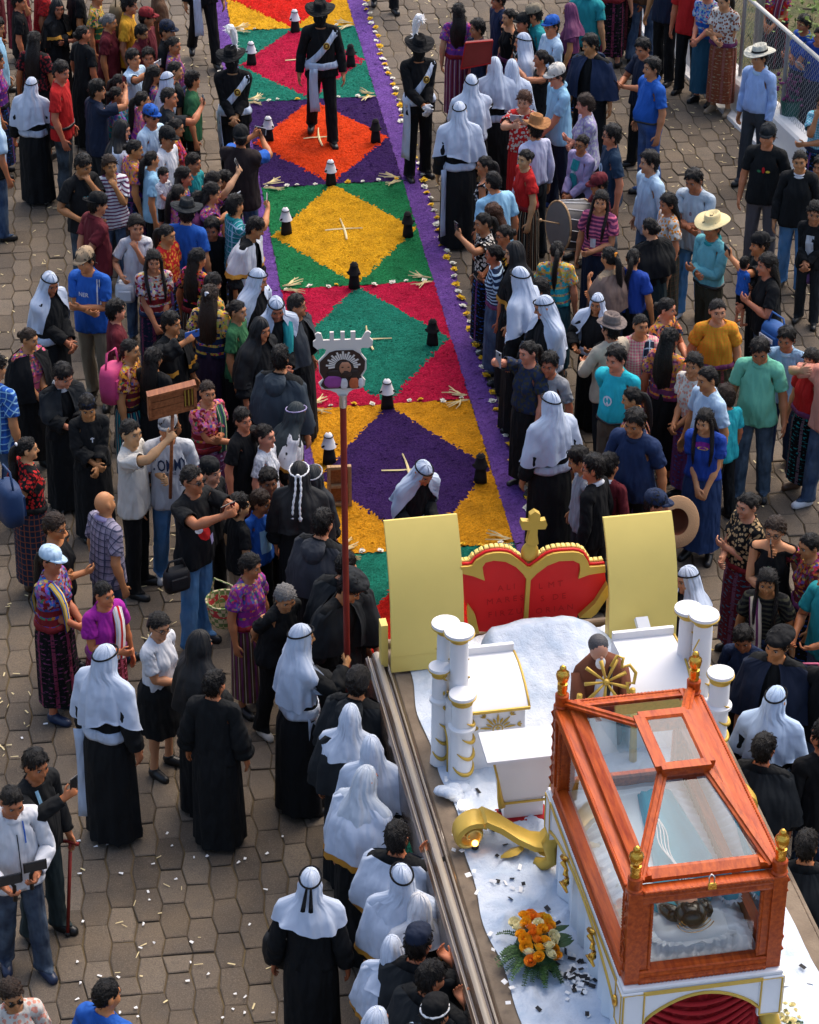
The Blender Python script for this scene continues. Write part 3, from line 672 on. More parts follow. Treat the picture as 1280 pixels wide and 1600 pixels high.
# beaded rim along the top edge
for k, (off_, rad, mat) in enumerate(((.085, None, 'gold_paint'),)):
 pts = [Vector((x, S_T, z)) for x, z in outer]; L = [0]
 for p, q in zip(pts, pts[1:]): L.append(L[-1] + (q - p).length)
 nb = int(L[-1] / .036); first_me = None
 for i in range(nb):
  t = (i + .5) / nb * L[-1]; j = max(0, min(len(pts) - 2, int(np.searchsorted(L, t)) - 1)); f = (t - L[j]) / max(1e-6, L[j + 1] - L[j]); p = pts[j].lerp(pts[j + 1], f); d = pts[j + 1] - pts[j]
  if first_me is None:
   bb = MB(); bb.box((0, .055, .012), (.031, .05, .024), bev=.006); o = bb.build('bead', M['gold_panel'], tb); first_me = o.data
  else: o = link('bead', first_me, tb)
  o.location = p; o.rotation_euler = (0, -atan2(d.z, d.x), 0)
b = MB(); b.tube([(x, S_T + .012, z + .004) for x, z in outer], .014, 6); b.build('red_rim', M['red_paint'], tb, smooth=True)
for pp in (zz([(150, 500), (200, 570), (232, 710), (165, 710), (150, 620)]), zz([(1216, 330), (1225, 420), (1130, 560), (1090, 590), (1000, 590), (1120, 480)])):
 tri_prism('gold_bracket', pp, S_T - .05, S_T + .02, M['gold_paint'], tb)
M['ink'] = simple('tablet_letters', (.38, .004, .004), .7)
def flat_text(txt, size, M4, mat, parent, name='lettering', ext=.0006):
 cu = bpy.data.curves.new('t', 'FONT'); cu.body = txt; cu.size = size; cu.align_x = 'CENTER'; cu.align_y = 'CENTER'; cu.extrude = ext; cu.resolution_u = 2
 to = bpy.data.objects.new('t', cu); COL.objects.link(to); dg = bpy.context.evaluated_depsgraph_get(); m = bpy.data.meshes.new_from_object(to.evaluated_get(dg)); bpy.data.objects.remove(to)
 m.name = name; m.materials.clear(); m.materials.append(mat); m.transform(M4); return link(name, m, parent)
for txt, x, y in (('A L I', 450, 385), ('L  M T', 790, 365), ('M A R E S', 440, 480), ('S   D E', 810, 460), ('F I R Z U', 440, 580), ('O R I A N', 820, 550)):
 u, z = on_s(700 + x / 4.923, 840 + y / 4.923, S_T); flat_text(txt, .068, Matrix.Translation((u, S_T - .0016, z)) @ Matrix.Rotation(R(90), 4, 'X') @ Matrix.Rotation(R(2), 4, 'Z'), M['ink'], tb)
cr = flempty('gold_cross', 'gold trefoil cross on an oval foot above the red tablets', 'cross')
cx = lambda pts: [on_s(560 + x / 4.267, 780 + y / 4.267, 4.36) for x, y in pts]
tri_prism('cross_body', cx([(1150, 300), (1118, 285), (1135, 215), (1140, 195), (1090, 195), (1078, 165), (1085, 135), (1140, 140), (1140, 95), (1175, 72), (1210, 92), (1208, 135), (1245, 128), (1256, 160), (1243, 188), (1192, 190), (1190, 230), (1198, 285), (1180, 300)]), 4.335, 4.385, M['gold_paint'], cr)
uc, zc = on_s(560 + 1142 / 4.267, 780 + 350 / 4.267, 4.36); b = MB(); b.ell((uc, 4.36, zc), (.066, .028, .085), 18, 10); b.build('oval_foot', M['gold_paint'], cr, smooth=True)
# batting mound behind the statue
mo = flempty('batting_mound', 'mound of pale white batting heaped in front of the red tablets', 'batting')
nu, ns = 46, 44; V = []
for i in range(nu + 1):
 for j in range(ns + 1):
  a = i / nu; t = j / ns; u = -.02 + 1.10 * a + .05 * sin(t * 6); s_ = 2.75 + (4.22 - 2.75) * t
  ridge = np.interp(t, [0, .25, .5, .75, .86, .93, 1], [0, .06, .18, .36, .46, .44, .10]); side = np.interp(a, [0, .05, .10, .6, .75, .9, 1], [.30, .75, .95, 1, .85, .45, .02])
  nz = mnoise.noise(Vector((u * 4, s_ * 3, 2))) * .035 + mnoise.noise(Vector((u * 14, s_ * 12, 5))) * .012
  V.append((u + nz * .6, s_ + nz * .4, 1.415 + ridge * side + nz * (.3 + .7 * side)))
i, j = np.meshgrid(np.arange(nu), np.arange(ns), indexing='ij'); a_ = (i * (ns + 1) + j).ravel(); Q = np.c_[a_, a_ + ns + 1, a_ + ns + 2, a_ + 1]
link('batting_sheet', mesh_np('batting_sheet', V, quads=Q, mats=[M['batting']]), mo)
tag(mo, kind=None)
# clusters of white columns
def column(parent, u, s, z1, r, rc, spiral=True, z0=1.41):
 b = MB(); n = 20
 b.loft([[(u + (rr * (1 + .03 * cos(6 * t))) * cos(t), s + (rr * (1 + .03 * cos(6 * t))) * sin(t), z) for t in [2 * pi * i / n for i in range(n)]] for rr, z in ((r * 1.15, z0), (r * 1.1, z0 + .05), (r, z0 + .07), (r * .95, z1 - .12), (r * .86, z1 - .08))]); sh = b.build('shaft', M['white_paint'], parent, smooth=True, auto=60)
 if spiral:
  k = 0; z = z0 + .12
  while z < z1 - .14:
   m = MB(); a0 = R(-150 + k * 25); m.tube([(u + (r + .006) * cos(a0 + R(160) * q / 12), s + (r + .006) * sin(a0 + R(160) * q / 12), z - .055 * sin(pi * q / 12)) for q in range(13)], [.003 + .012 * sin(pi * q / 12) for q in range(13)], 6); m.build('gold_band', M['gold_paint'], sh, smooth=True); z += .125; k += 1
 if z1 < 2.3:
  b = MB(); b.lathe([(r, z1 - .30), (r * 1.28, z1 - .285), (r * 1.28, z1 - .265), (r, z1 - .25)], 20, c=(u, s)); b.build('ledge', M['white_paint'], parent, smooth=True, auto=30)
 b = MB(); b.lathe([(r * .82, z1 - .085), (r * 1.0, z1 - .075), (r * 1.02, z1 - .05), (r * .9, z1 - .045)], 18, c=(u, s)); b.build('gold_collar', M['gold_paint'], parent, smooth=True, auto=40)
 b = MB(); b.lathe([(r * .8, z1 - .048), (rc * .93, z1 - .030), (rc, z1 - .022), (rc, z1 - .004), (rc * .985, z1)], 24, c=(u, s)); cp = b.build('capital', M['white_paint'], parent, smooth=True, auto=30)
 m = MB(); m.tube([(u + rc * 1.005 * cos(t), s + rc * 1.005 * sin(t), z1 - .026) for t in [2 * pi * i / 24 for i in range(25)]], .0055, 5); m.build('gold_edge', M['gold_paint'], cp, smooth=True)
def arch_plate(parent, p0, p1, z0, zs, zt):
 p0, p1 = Vector((*p0, 0)), Vector((*p1, 0)); L = (p1 - p0).length; d = (p1 - p0) / L; N = Vector((-d.y, d.x, 0))
 pts = [(0, zt), (0, z0), (L * .18, z0), (L * .18, zs)] + [(L * .5 - L * .32 * cos(pi * k / 10), zs + L * .42 * sin(pi * k / 10)) for k in range(1, 10)] + [(L * .82, zs), (L * .82, z0), (L, z0), (L, zt)]
 from mathutils.geometry import tessellate_polygon
 t = tessellate_polygon([[Vector((x, z, 0)) for x, z in pts]]); n = len(pts); mb = MB()
 mb.add([p0 + d * x + N * .014 + Vector((0, 0, z)) for x, z in pts] + [p0 + d * x - N * .014 + Vector((0, 0, z)) for x, z in pts], [list(q) for q in t] + [[i + n for i in q][::-1] for q in t] + [(i, (i + 1) % n, (i + 1) % n + n, i + n) for i in range(n)])
 o = mb.build('arch_wall', M['white_paint'], parent)
 m = MB(); m.tube([p0 + d * x + N * .016 + Vector((0, 0, z)) for x, z in pts[2:-2]], .008, 6); m.tube([p0 + d * x - N * .016 + Vector((0, 0, z)) for x, z in pts[2:-2]], .008, 6); m.build('gold_trim', M['gold_paint'], o, smooth=True)
cl = flempty('column_cluster', 'left cluster of white gold banded columns with round capitals beside chest', 'columns', group='white column clusters')
column(cl, -.46, 3.22, 2.50, .062, .098); column(cl, -.395, 3.08, 2.52, .066, .102); column(cl, -.40, 2.93, 2.11, .074, .092); column(cl, -.52, 3.12, 2.22, .055, .075)
arch_plate(cl, (-.46, 2.95), (-.50, 3.25), 1.41, 1.62, 1.98)
m = MB()
for k in range(9): m.tube([(-.487 + .012 * sin(k), 3.10 + .025 * sin(k * 2.1), 1.80 + .04 * k), (-.50, 3.10 + .05 * sin(k * 2.1 + 1), 1.83 + .04 * k), (-.495, 3.10 + .02 * cos(k), 1.85 + .04 * k)], [.004, .009, .003], 5)
m.build('gold_vine', M['gold_paint'], cl, smooth=True)
cl = flempty('column_cluster', 'right cluster of white gold banded columns behind the coffin', 'columns', group='white column clusters')
column(cl, 1.24, 3.22, 2.42, .062, .098); column(cl, 1.315, 3.10, 2.44, .070, .105); column(cl, 1.37, 2.82, 2.14, .074, .092); column(cl, 1.33, 2.93, 1.80, .062, .080)
m = MB(); m.tube([(1.26, 3.0, 2.30), (1.22, 2.99, 2.22), (1.28, 2.98, 2.15), (1.22, 2.98, 2.10), (1.27, 2.97, 2.02)], .006, 5); m.build('gold_vine', M['gold_paint'], cl, smooth=True)
# white chests
def chest(u0, u1, lab, orn):
 e = flempty('white_chest', lab, 'chest', group='white chests')
 b = MB(); b.box(((u0 + u1) / 2, 3.23, 1.665), (u1 - u0, .50, .51), bev=.004); b.build('body', M['white_paint'], e)
 pr = [(2.945, 1.925), (3.00, 1.965), (3.10, 2.012), (3.20, 2.040), (3.30, 2.052), (3.42, 2.045), (3.46, 2.040), (3.46, 2.10), (3.49, 2.10), (3.49, 1.922)]
 b = MB(); b.loft([[(u, s_, z) for s_, z in pr] for u in (u0 - .02, u1 + .02)]); lid = b.build('lid', M['white_paint'], e, smooth=True, auto=35)
 m = MB(); m.box(((u0 + u1) / 2, 2.938, 1.926), (u1 - u0 + .05, .014, .020)); m.build('gold_edge', M['gold_paint'], lid)
 m = MB(); m.tube([(u1 + .022, s_, z) for s_, z in pr[:7]], .009, 6); m.build('gold_edge', M['gold_paint'], lid, smooth=True)
 if orn:
  c = ((u0 + u1) / 2 + .03, 2.975, 1.75); m = MB()
  for k in range(9):
   a = R(8 + 164 * k / 8); L = .125 if k % 2 == 0 else .095
   for q, (r0, r1) in enumerate(((.045, L),)):
    d = Vector((cos(a), 0, sin(a))); nn = Vector((-d.z, 0, d.x)); p = Vector(c)
    m.loft([[p + d * r + nn * w_ + Vector((0, -dy, 0)) for w_, dy in ((-ww, .002), (0, .010), (ww, .002))] for r, ww in ((r0, .003), ((r0 + r1) / 2, .010), (r1, .002))], closed=False, cap=False)
   if k % 2 == 0:
    tip = Vector(c) + d * (L + .012)
    for sg in (-1, 0, 1):
     dd = (d + nn * sg * .8).normalized(); n2 = Vector((-dd.z, 0, dd.x)); m.loft([[tip + dd * r + n2 * w_ + Vector((0, -dy, 0)) for w_, dy in ((-ww, .002), (0, .008), (ww, .002))] for r, ww in ((0, .002), (.015, .008), (.034, .001))], closed=False, cap=False)
  m.tube([(c[0] + .034 * cos(t), c[1] - .004, c[2] + .034 * sin(t)) for t in [2 * pi * i / 16 for i in range(17)]], .005, 5); m.box((c[0], c[1] - .004, c[2]), (.008, .006, .05)); m.box((c[0], c[1] - .004, c[2] + .006), (.034, .006, .008)); m.build('sunburst', M['gold_paint'], e, smooth=False)
chest(-.39, .05, 'left white chest with bowed lid and gold sunburst on its front', True)
chest(.80, 1.20, 'right white chest with bowed lid behind the glass coffin', False)
# lectern
e = flempty('lectern', 'white lectern with a slanted top and gold edges on red base', 'lectern')
b = MB(); b.loft([[(-.365, 2.27, 2.0 + dz), (.20, 2.27, 2.0 + dz), (.215, 2.475, 2.10 + dz), (-.385, 2.475, 2.10 + dz)] for dz in (-.012, .010)]); b.build('top_board', M['white_paint'], e)
b = MB(); b.loft([[(-.31, 2.30, 1.985), (.11, 2.30, 1.985), (.11, 2.46, 2.06), (-.31, 2.46, 2.06)][::-1], [(-.245, 2.37, 1.60), (.075, 2.37, 1.60), (.075, 2.50, 1.60), (-.245, 2.50, 1.60)][::-1]]); b.build('body', M['white_paint'], e)
for u0, u1 in ((-.315, -.25), (.115, .08)):
 b = MB(); b.tube([(u0, 2.30, 1.98), ((u0 + u1) / 2 + .01, 2.34, 1.80), (u1, 2.37, 1.62), (u1 + .01, 2.36, 1.56)], [.008, .010, .022, .026], 7); b.build('gold_edge', M['gold_paint'], e, smooth=True)
b = MB(); b.box((-.085, 2.36, 1.585), (.34, .012, .014)); b.build('gold_sill', M['gold_paint'], e)
b = MB(); b.box((-.085, 2.44, 1.51), (.27, .11, .16), bev=.006); b.build('stem', M['white_paint'], e)
b = MB(); b.box((-.085, 2.42, 1.425), (.34, .17, .03), bev=.01); b.build('red_base', M['red_velvet'], e)
# gold scrolls beside the coffin
def scroll(sg, lab, glow):
 e = flempty('gold_scroll', lab, 'scroll', group='gold scrolls at the coffin')
 ux = lambda u: u if sg > 0 else .85 - u
 c = Vector((-.49, 2.18, 1.53)); path = []
 for k in range(30):
  t = k / 29; a = R(-60 + 560 * (1 - t)); r = .025 + .095 * t; path.append((c.x + r * cos(a + R(100)) * 1.0, c.y - .25 * r * sin(a), c.z + r * sin(a + R(100)) * .85))
 tail = [(-.40, 2.20, 1.625), (-.30, 2.16, 1.585), (-.20, 2.10, 1.53), (-.10, 2.04, 1.50), (.0 - .03, 2.0, 1.52), (.03 - .02, 1.99, 1.575)]
 e2 = Vector(path[-1]); p = [Vector(q) for q in path] + [e2.lerp(Vector(tail[0]), .5) + Vector((0, 0, .012))] + [Vector(q) for q in tail]
 p = [Vector((ux(q.x), q.y, q.z)) for q in p]
 for nm, dy, rad, mat in (('band', 0, [.012 + .030 * min(1, k / 30) for k in range(len(p))], 'gold_paint'), ('groove_rib', -.045, [.006 + .008 * min(1, k / 30) for k in range(len(p))], 'gold_panel')):
  b = MB(); rings = []
  for k, q in enumerate(p):
   t = (p[min(k + 1, len(p) - 1)] - p[max(k - 1, 0)]).normalized(); nx = t.cross(Vector((0, 1, 0))).normalized(); r = rad[k]
   wd = r * 2.1
   rings.append([q + Vector((0, dy + y, 0)) + nx * x for x, y in ((-r * .5, -wd), (r * .5, -wd), (r * .8, -wd * .5), (r * .6, 0), (r * .8, wd * .5), (r * .5, wd), (-r * .5, wd), (-r * .8, 0))])
  b.loft(rings); b.build(nm, M[mat], e, smooth=True, auto=45)
 for du, L, an in ((-.17, .17, 215), (-.10, .20, 300)):
  b = MB(); q = Vector((ux(du), 2.02, 1.475)); d = Vector((cos(R(an)) * (1 if sg > 0 else -1), sin(R(an)) * .5, -.10)).normalized(); nn = d.cross(Vector((0, 0, 1))).normalized()
  b.loft([[q + d * L * t + nn * w_ + Vector((0, 0, h_)) for w_, h_ in ((-ww, 0), (0, .022), (ww, 0), (0, -.01))] for t, ww in ((0, .02), (.4, .042), (.75, .03), (1, .004))]); b.build('leaf', M['gold_paint'], e, smooth=True, auto=50)
 if glow:
  l = flempty('lamp', 'small glowing orange lamp tucked inside the gold scroll', 'lamp'); b = MB(); b.ell((-.47, 2.12, 1.475), (.022, .022, .022), 12, 8); b.build('bulb', M['lamp_warm'], l, smooth=True); b = MB(); b.lathe([(.02, 1.43), (.026, 1.44), (.02, 1.46)], 10, c=(-.47, 2.12)); b.build('socket', M['frame_black'], l, smooth=True)
scroll(1, 'large gold scroll curling out from the left side of the coffin', True)
scroll(-1, 'gold scroll half hidden beyond the right side of the coffin', False)
for u, s_, z, lab in ((-.47, 2.55, 1.47, 'white glowing lamp on the cloth in front of the chest'), (1.10, 1.75, 1.47, 'white glowing lamp beyond the right side of coffin')):
 l = flempty('lamp', lab, 'lamp'); b = MB(); b.ell((u, s_, z), (.032, .032, .032), 12, 8); b.build('bulb', M['lamp_white'], l, smooth=True); b = MB(); b.lathe([(.025, 1.41), (.03, 1.425), (.022, 1.445)], 10, c=(u, s_)); b.build('socket', M['white_paint'], l, smooth=True)
for u, s_, lab in ((-.50, 2.72, 'puff of white cotton at the foot of the columns'),):
 mb = MB(); e = flempty('cotton_puff', lab, 'cotton')
 for k in range(7): mb.ell((u + ru(-.09, .09), s_ + ru(-.05, .05), 1.44 + ru(0, .03)), (.06, .05, .035), 10, 6)
 mb.build('cotton', M['batting'], e, smooth=True)
# statue turning a gold wheel
st = flempty('statue', 'bearded statue in brown cloak bending over a gold wheel', 'statue')
SU, SS = .60, 3.13
M['cloak'] = simple('brown_cloak', (.13, .042, .020), .9, nscale=7, namt=.2, bscale=12, bstr=.5); M['statue_skin'] = simple('statue_skin', (.42, .22, .15), .5); M['statue_hair'] = simple('statue_hair', (.05, .05, .055), .6, bscale=80, bstr=.6)
b = MB(); n = 26; rr = []
for z, rx, ry, dy in ((1.42, .20, .16, .02), (1.7, .19, .15, .02), (1.95, .185, .14, .01), (2.12, .185, .125, -.005), (2.22, .165, .11, -.02), (2.29, .11, .085, -.03), (2.33, .05, .05, -.03)):
 rr.append([(SU + rx * (1 + .05 * sin(7 * t)) * cos(t), SS + dy + ry * (1 + .05 * sin(7 * t)) * sin(t), z) for t in [2 * pi * i / n for i in range(n)]])
b.loft(rr); b.build('cloak', M['cloak'], st, smooth=True)
b = MB(); b.loft([[(SU + x, SS + y, z) for x, y in ((-w_, -d), (0, -d - .03), (w_, -d), (0, -d + .03))] for z, w_, d in ((2.28, .03, .09), (2.15, .06, .13), (1.9, .09, .155), (1.6, .11, .17), (1.42, .12, .175))]); b.build('white_robe', M['white_paint'], st, smooth=True)
b = MB(); b.tube([(SU + .05, SS - .12, 2.27), (SU + .03, SS - .165, 2.15), (SU - .0, SS - .19, 2.0)], [.014, .02, .02], 6); b.build('black_stole', M['frame_black'], st, smooth=True)
b = MB(); b.ell((SU - .03, SS - .075, 2.395), (.062, .074, .085), 16, 12); b.ell((SU - .03, SS - .15, 2.375), (.012, .016, .014), 8, 6); b.tube([(SU, SS - .03, 2.25), (SU - .02, SS - .06, 2.36)], .04, 8); b.build('head', M['statue_skin'], st, smooth=True)
b = MB(); b.ell((SU - .03, SS - .055, 2.425), (.070, .080, .070), 16, 10); b.build('hair', M['statue_hair'], st, smooth=True)
b = MB(); b.ell((SU - .03, SS - .135, 2.325), (.036, .028, .05), 10, 8); b.build('beard', M['white_paint'], st, smooth=True)
for sd in (-1, 1):
 b = MB(); b.tube([(SU + sd * .15, SS - .02, 2.18), (SU + sd * .17, SS - .13, 2.02), (SU + sd * .09, SS - .24, 1.98)], [.055, .05, .04], 9); b.build('sleeve', M['cloak'], st, smooth=True)
 b = MB(); b.ell((SU + sd * .075, SS - .27, 1.975), (.022, .032, .020), 8, 6)
 for q in range(4): b.tube([(SU + sd * .075 + (q - 1.5) * .010, SS - .285, 1.975), (SU + sd * .07 + (q - 1.5) * .010, SS - .31, 1.965)], .0055, 5)
 b.build('hand', M['statue_skin'], st, smooth=True)
wh = flempty('spinning_ornament', 'gold spoked wheel with curled rim held by the statue', 'wheel')
wc = Vector((SU - .03, SS - .30, 2.15)); tilt = Matrix.Rotation(R(-25), 3, 'X')
for k in range(9):
 a = R(20 + 40 * k); d = tilt @ Vector((cos(a), 0, sin(a))); b = MB(); L = .17 if k % 2 else .15; b.tube([wc, wc + d * L * .5, wc + d * L], [.007, .011, .015], 6); b.build('spoke', M['gold_paint'], wh, smooth=True)
b = MB(); b.ell(wc, (.024, .024, .024), 10, 8); b.build('hub', M['gold_paint'], wh, smooth=True)
b = MB(); b.tube([wc + tilt @ Vector((x, 0, z)) for x, z in ((.04, .10), (.09, .17), (.13, .15), (.115, .09), (.17, .10), (.21, .04), (.19, -.03), (.145, -.02), (.15, -.10))], .013, 7); b.build('curled_rim', M['gold_paint'], wh, smooth=True)
b = MB(); b.tube([(SU - .20, SS - .26, 2.04), (SU - .22, SS - .27, 1.7), (SU - .22, SS - .26, 1.42)], [.02, .024, .03], 8); b.build('stand', M['gold_paint'], wh, smooth=True); b = MB(); b.tube([(SU + .17, SS - .26, 2.04), (SU + .19, SS - .27, 1.7), (SU + .2, SS - .26, 1.42)], [.02, .024, .03], 8); b.build('stand', M['gold_paint'], wh, smooth=True)
for o in st.children: o.location.z = -.13
# ---- glass coffin
CU0, CU1, CS0, CS1, CZ0, CZ1 = 0.0, .85, 0.0, 1.80, 2.07, 2.75
bs = flempty('coffin_base', 'white arched base with gold trim and red curtain under the coffin', 'base')
X0, X1, Y0, Y1, ZB = -.055, .905, -.075, 1.875, 1.74
b = MB(); b.box(((X0 + X1) / 2, (Y0 + Y1) / 2, 2.055), (X1 - X0, Y1 - Y0, .03), bev=.006); b.build('top_slab', M['white_paint'], bs)
def arch_face(p0, p1, N):
 """arched apron between two corners with gold edging; N points outward"""
 p0, p1, N = Vector(p0), Vector(p1), Vector(N); L = (p1 - p0).length; d = (p1 - p0) / L
 pts = [(0.13, 2.04), (L - .13, 2.04), (L - .13, ZB + .07)] + [(L - .13 - (L - .26) * k / 14, ZB + .07 + .17 * sin(pi * k / 14) ** .8) for k in range(1, 14)] + [(.13, ZB + .07)]
 from mathutils.geometry import tessellate_polygon
 t = tessellate_polygon([[Vector((x, z, 0)) for x, z in pts]]); n = len(pts); mb = MB(); th = .03
 mb.add([p0 + d * x + Vector((0, 0, z)) for x, z in pts] + [p0 + d * x - N * th + Vector((0, 0, z)) for x, z in pts], [list(q) for q in t] + [[i + n for i in q][::-1] for q in t] + [(i, (i + 1) % n, (i + 1) % n + n, i + n) for i in range(n)])
 o = mb.build('apron', M['white_paint'], bs)
 m = MB(); m.tube([p0 + d * x + N * .003 + Vector((0, 0, z)) for x, z in pts[2:]], .011, 6); m.build('gold_trim', M['gold_paint'], o, smooth=True)
 m = MB(); m.loft([[p0 + d * x + N * y + Vector((0, 0, z)) for y, z in ((.004, 2.012), (.010, 2.012), (.010, 2.040), (.004, 2.040))] for x in (.12, L - .12)]); m.build('gold_trim', M['gold_paint'], o)
 nn = 60; m = MB(); rows = []
 for z, k in ((2.0, .4), (1.8, .8), (1.6, 1), (1.45, 1.1), (1.415, 1.1)):
  rows.append([p0 + d * (.10 + (L - .20) * i / nn) - N * (.05 - .016 * k * sin(i * 1.15 + sin(i * .4)) + .014 * cos(i * .5)) + Vector((0, 0, z)) for i in range(nn + 1)])
 m.loft(rows, closed=False, cap=False); m.build('curtain', M['red_velvet'] if abs(N.y) > .5 else M['satin'], bs, smooth=True)
 for q in range(3):   # swagged folds
  m = MB(); 
  for w_ in range(6):
   zc = 1.86 - w_ * .05; m.tube([p0 + d * (.16 + (L - .32) * i / 16) - N * (.025 - .012 * sin(pi * i / 16)) + Vector((0, 0, zc + .12 - (.10 + .02 * w_) * sin(pi * i / 16))) for i in range(17)], .016, 6)
  if q == 0 and abs(N.y) > .5: m.build('swag', M['red_velvet'], bs, smooth=True)
arch_face((X0, Y0, 0), (X1, Y0, 0), (0, -1, 0)); arch_face((X1, Y1, 0), (X0, Y1, 0), (0, 1, 0)); arch_face((X0, Y1, 0), (X0, Y0, 0), (-1, 0, 0)); arch_face((X1, Y0, 0), (X1, Y1, 0), (1, 0, 0))
for x, y, sx_, sy_ in ((X0, Y0, -1, -1), (X1, Y0, 1, -1), (X0, Y1, -1, 1), (X1, Y1, 1, 1)):
 b = MB(); cx_, cy_ = x - sx_ * .065, y - sy_ * .065; b.box((cx_, cy_, (2.04 + ZB) / 2), (.145, .145, 2.04 - ZB), bev=.006); bl = b.build('corner_block', M['white_paint'], bs)
 m = MB()
 for fx, fy in ((0, sy_), (sx_, 0)):
  o_ = Vector((cx_ + fx * .074, cy_ + fy * .074, 0)); t_ = Vector((abs(fy), abs(fx), 0)); 
  m.tube([o_ + t_ * a + Vector((0, 0, z)) for a, z in ((-.062, ZB + .015), (.062, ZB + .015), (.062, 2.025), (-.062, 2.025), (-.062, ZB + .015))], .0065, 5)
 m.build('gold_trim', M['gold_paint'], bl)
 m = MB(); m.tube([(cx_, cy_, ZB + .01), (cx_ + sx_ * .04, cy_ + sy_ * .04, 1.62), (cx_ + sx_ * .02, cy_ + sy_ * .02, 1.50), (cx_ + sx_ * .07, cy_ + sy_ * .07, 1.43), (cx_ + sx_ * .12, cy_ + sy_ * .11, 1.435)], [.062, .058, .044, .046, .03], 9); m.build('gold_foot', M['gold_paint'], bs, smooth=True)
for s_ in (.55, 1.25):
 m = MB()
 for k in range(6): m.tube([(X0 - .012, s_ + .05 * sin(k * 1.3), 1.98 - .04 * k), (X0 - .030, s_ + .06 * sin(k * 1.3 + 1), 1.96 - .04 * k), (X0 - .012, s_ + .03 * cos(k * 2), 1.93 - .04 * k)], [.008, .020, .008], 6)
 m.build('gold_rosette', M['gold_metal'], bs, smooth=True)
m = MB(); m.ell((X0 - .02, .02, 1.91), (.018, .03, .045), 8, 6); m.build('gold_rosette', M['gold_metal'], bs, smooth=True)
cf = flempty('glass_coffin', 'reddish wooden coffin with glass sides and a hipped glass lid', 'coffin')
W_ = M['mahogany']
def rope(p0, p1, r=.011):
 p0, p1 = Vector(p0), Vector(p1); L = (p1 - p0).length; n = max(8, int(L / .022)); d = (p1 - p0).normalized()
 a = d.orthogonal().normalized(); c = d.cross(a); mb = MB(); N = 6; rings = []
 for i in range(n * 2 + 1):
  q = p0 + d * L * i / (n * 2); rr = r * (1.15 if i % 2 else .78); tw = i * .5
  rings.append([q + (a * cos(tw + 2 * pi * k / N) + c * sin(tw + 2 * pi * k / N)) * rr for k in range(N)])
 mb.loft(rings); return mb
for x, y, sx_, sy_ in ((CU0, CS0, -1, -1), (CU1, CS0, 1, -1), (CU0, CS1, -1, 1), (CU1, CS1, 1, 1)):
 b = MB(); b.box((x, y, (CZ0 + CZ1) / 2), (.085, .085, CZ1 - CZ0), bev=.008); po = b.build('corner_post', W_, cf)
 b = MB(); b.lathe([(.046, CZ1), (.05, CZ1 + .01), (.042, CZ1 + .02), (.045, CZ1 + .09), (.036, CZ1 + .10)], 14, c=(x, y)); b.build('post_cap', W_, po, smooth=True, auto=40)
 b = MB(); b.lathe([(.030, CZ1 + .10), (.033, CZ1 + .105), (.028, CZ1 + .12), (.033, CZ1 + .135), (.033, CZ1 + .175), (.026, CZ1 + .18)], 14, c=(x, y)); b.build('finial_cup', M['gold_metal'], po, smooth=True, auto=40)
 b = MB(); n = 14; b.loft([[(x + r * (1 + .06 * cos(7 * t)) * cos(t), y + r * (1 + .06 * cos(7 * t)) * sin(t), CZ1 + z) for t in [2 * pi * i / n for i in range(n)]] for r, z in ((.018, .18), (.036, .20), (.043, .23), (.036, .262), (.020, .275), (.022, .285), (.018, .30), (.006, .312))]); b.build('finial_bulb', M['gold_metal'], po, smooth=True)
 m = MB()
 for k in range(7): m.tube([(x + sx_ * .046, y + sy_ * .02 * sin(k), CZ0 + .08 + k * .085), (x + sx_ * .056, y + sy_ * .02 * cos(k), CZ0 + .12 + k * .085), (x + sx_ * .046, y, CZ0 + .15 + k * .085)], [.004, .009, .003], 5)
 m.build('carved_vine', W_, po, smooth=True)
def rail(p0, p1, w_, h_, N, name='rail'):
 p0, p1, N = Vector(p0), Vector(p1), Vector(N); b = MB()
 pr = [(-.5, -.5), (.5, -.5), (.62, -.30), (.5, -.1), (.60, .1), (.5, .3), (.62, .42), (.5, .5), (-.5, .5)]
 b.loft([[p + N * (w_ * a) + Vector((0, 0, h_ * c)) for a, c in pr] for p in (p0, p1)]); return b.build(name, W_, cf)
g_ = .042
faces = [((CU0, CS0), (CU1, CS0), (0, -1, 0)), ((CU1, CS1), (CU0, CS1), (0, 1, 0)), ((CU0, CS1), (CU0, CS0), (-1, 0, 0)), ((CU1, CS0), (CU1, CS1), (1, 0, 0))]
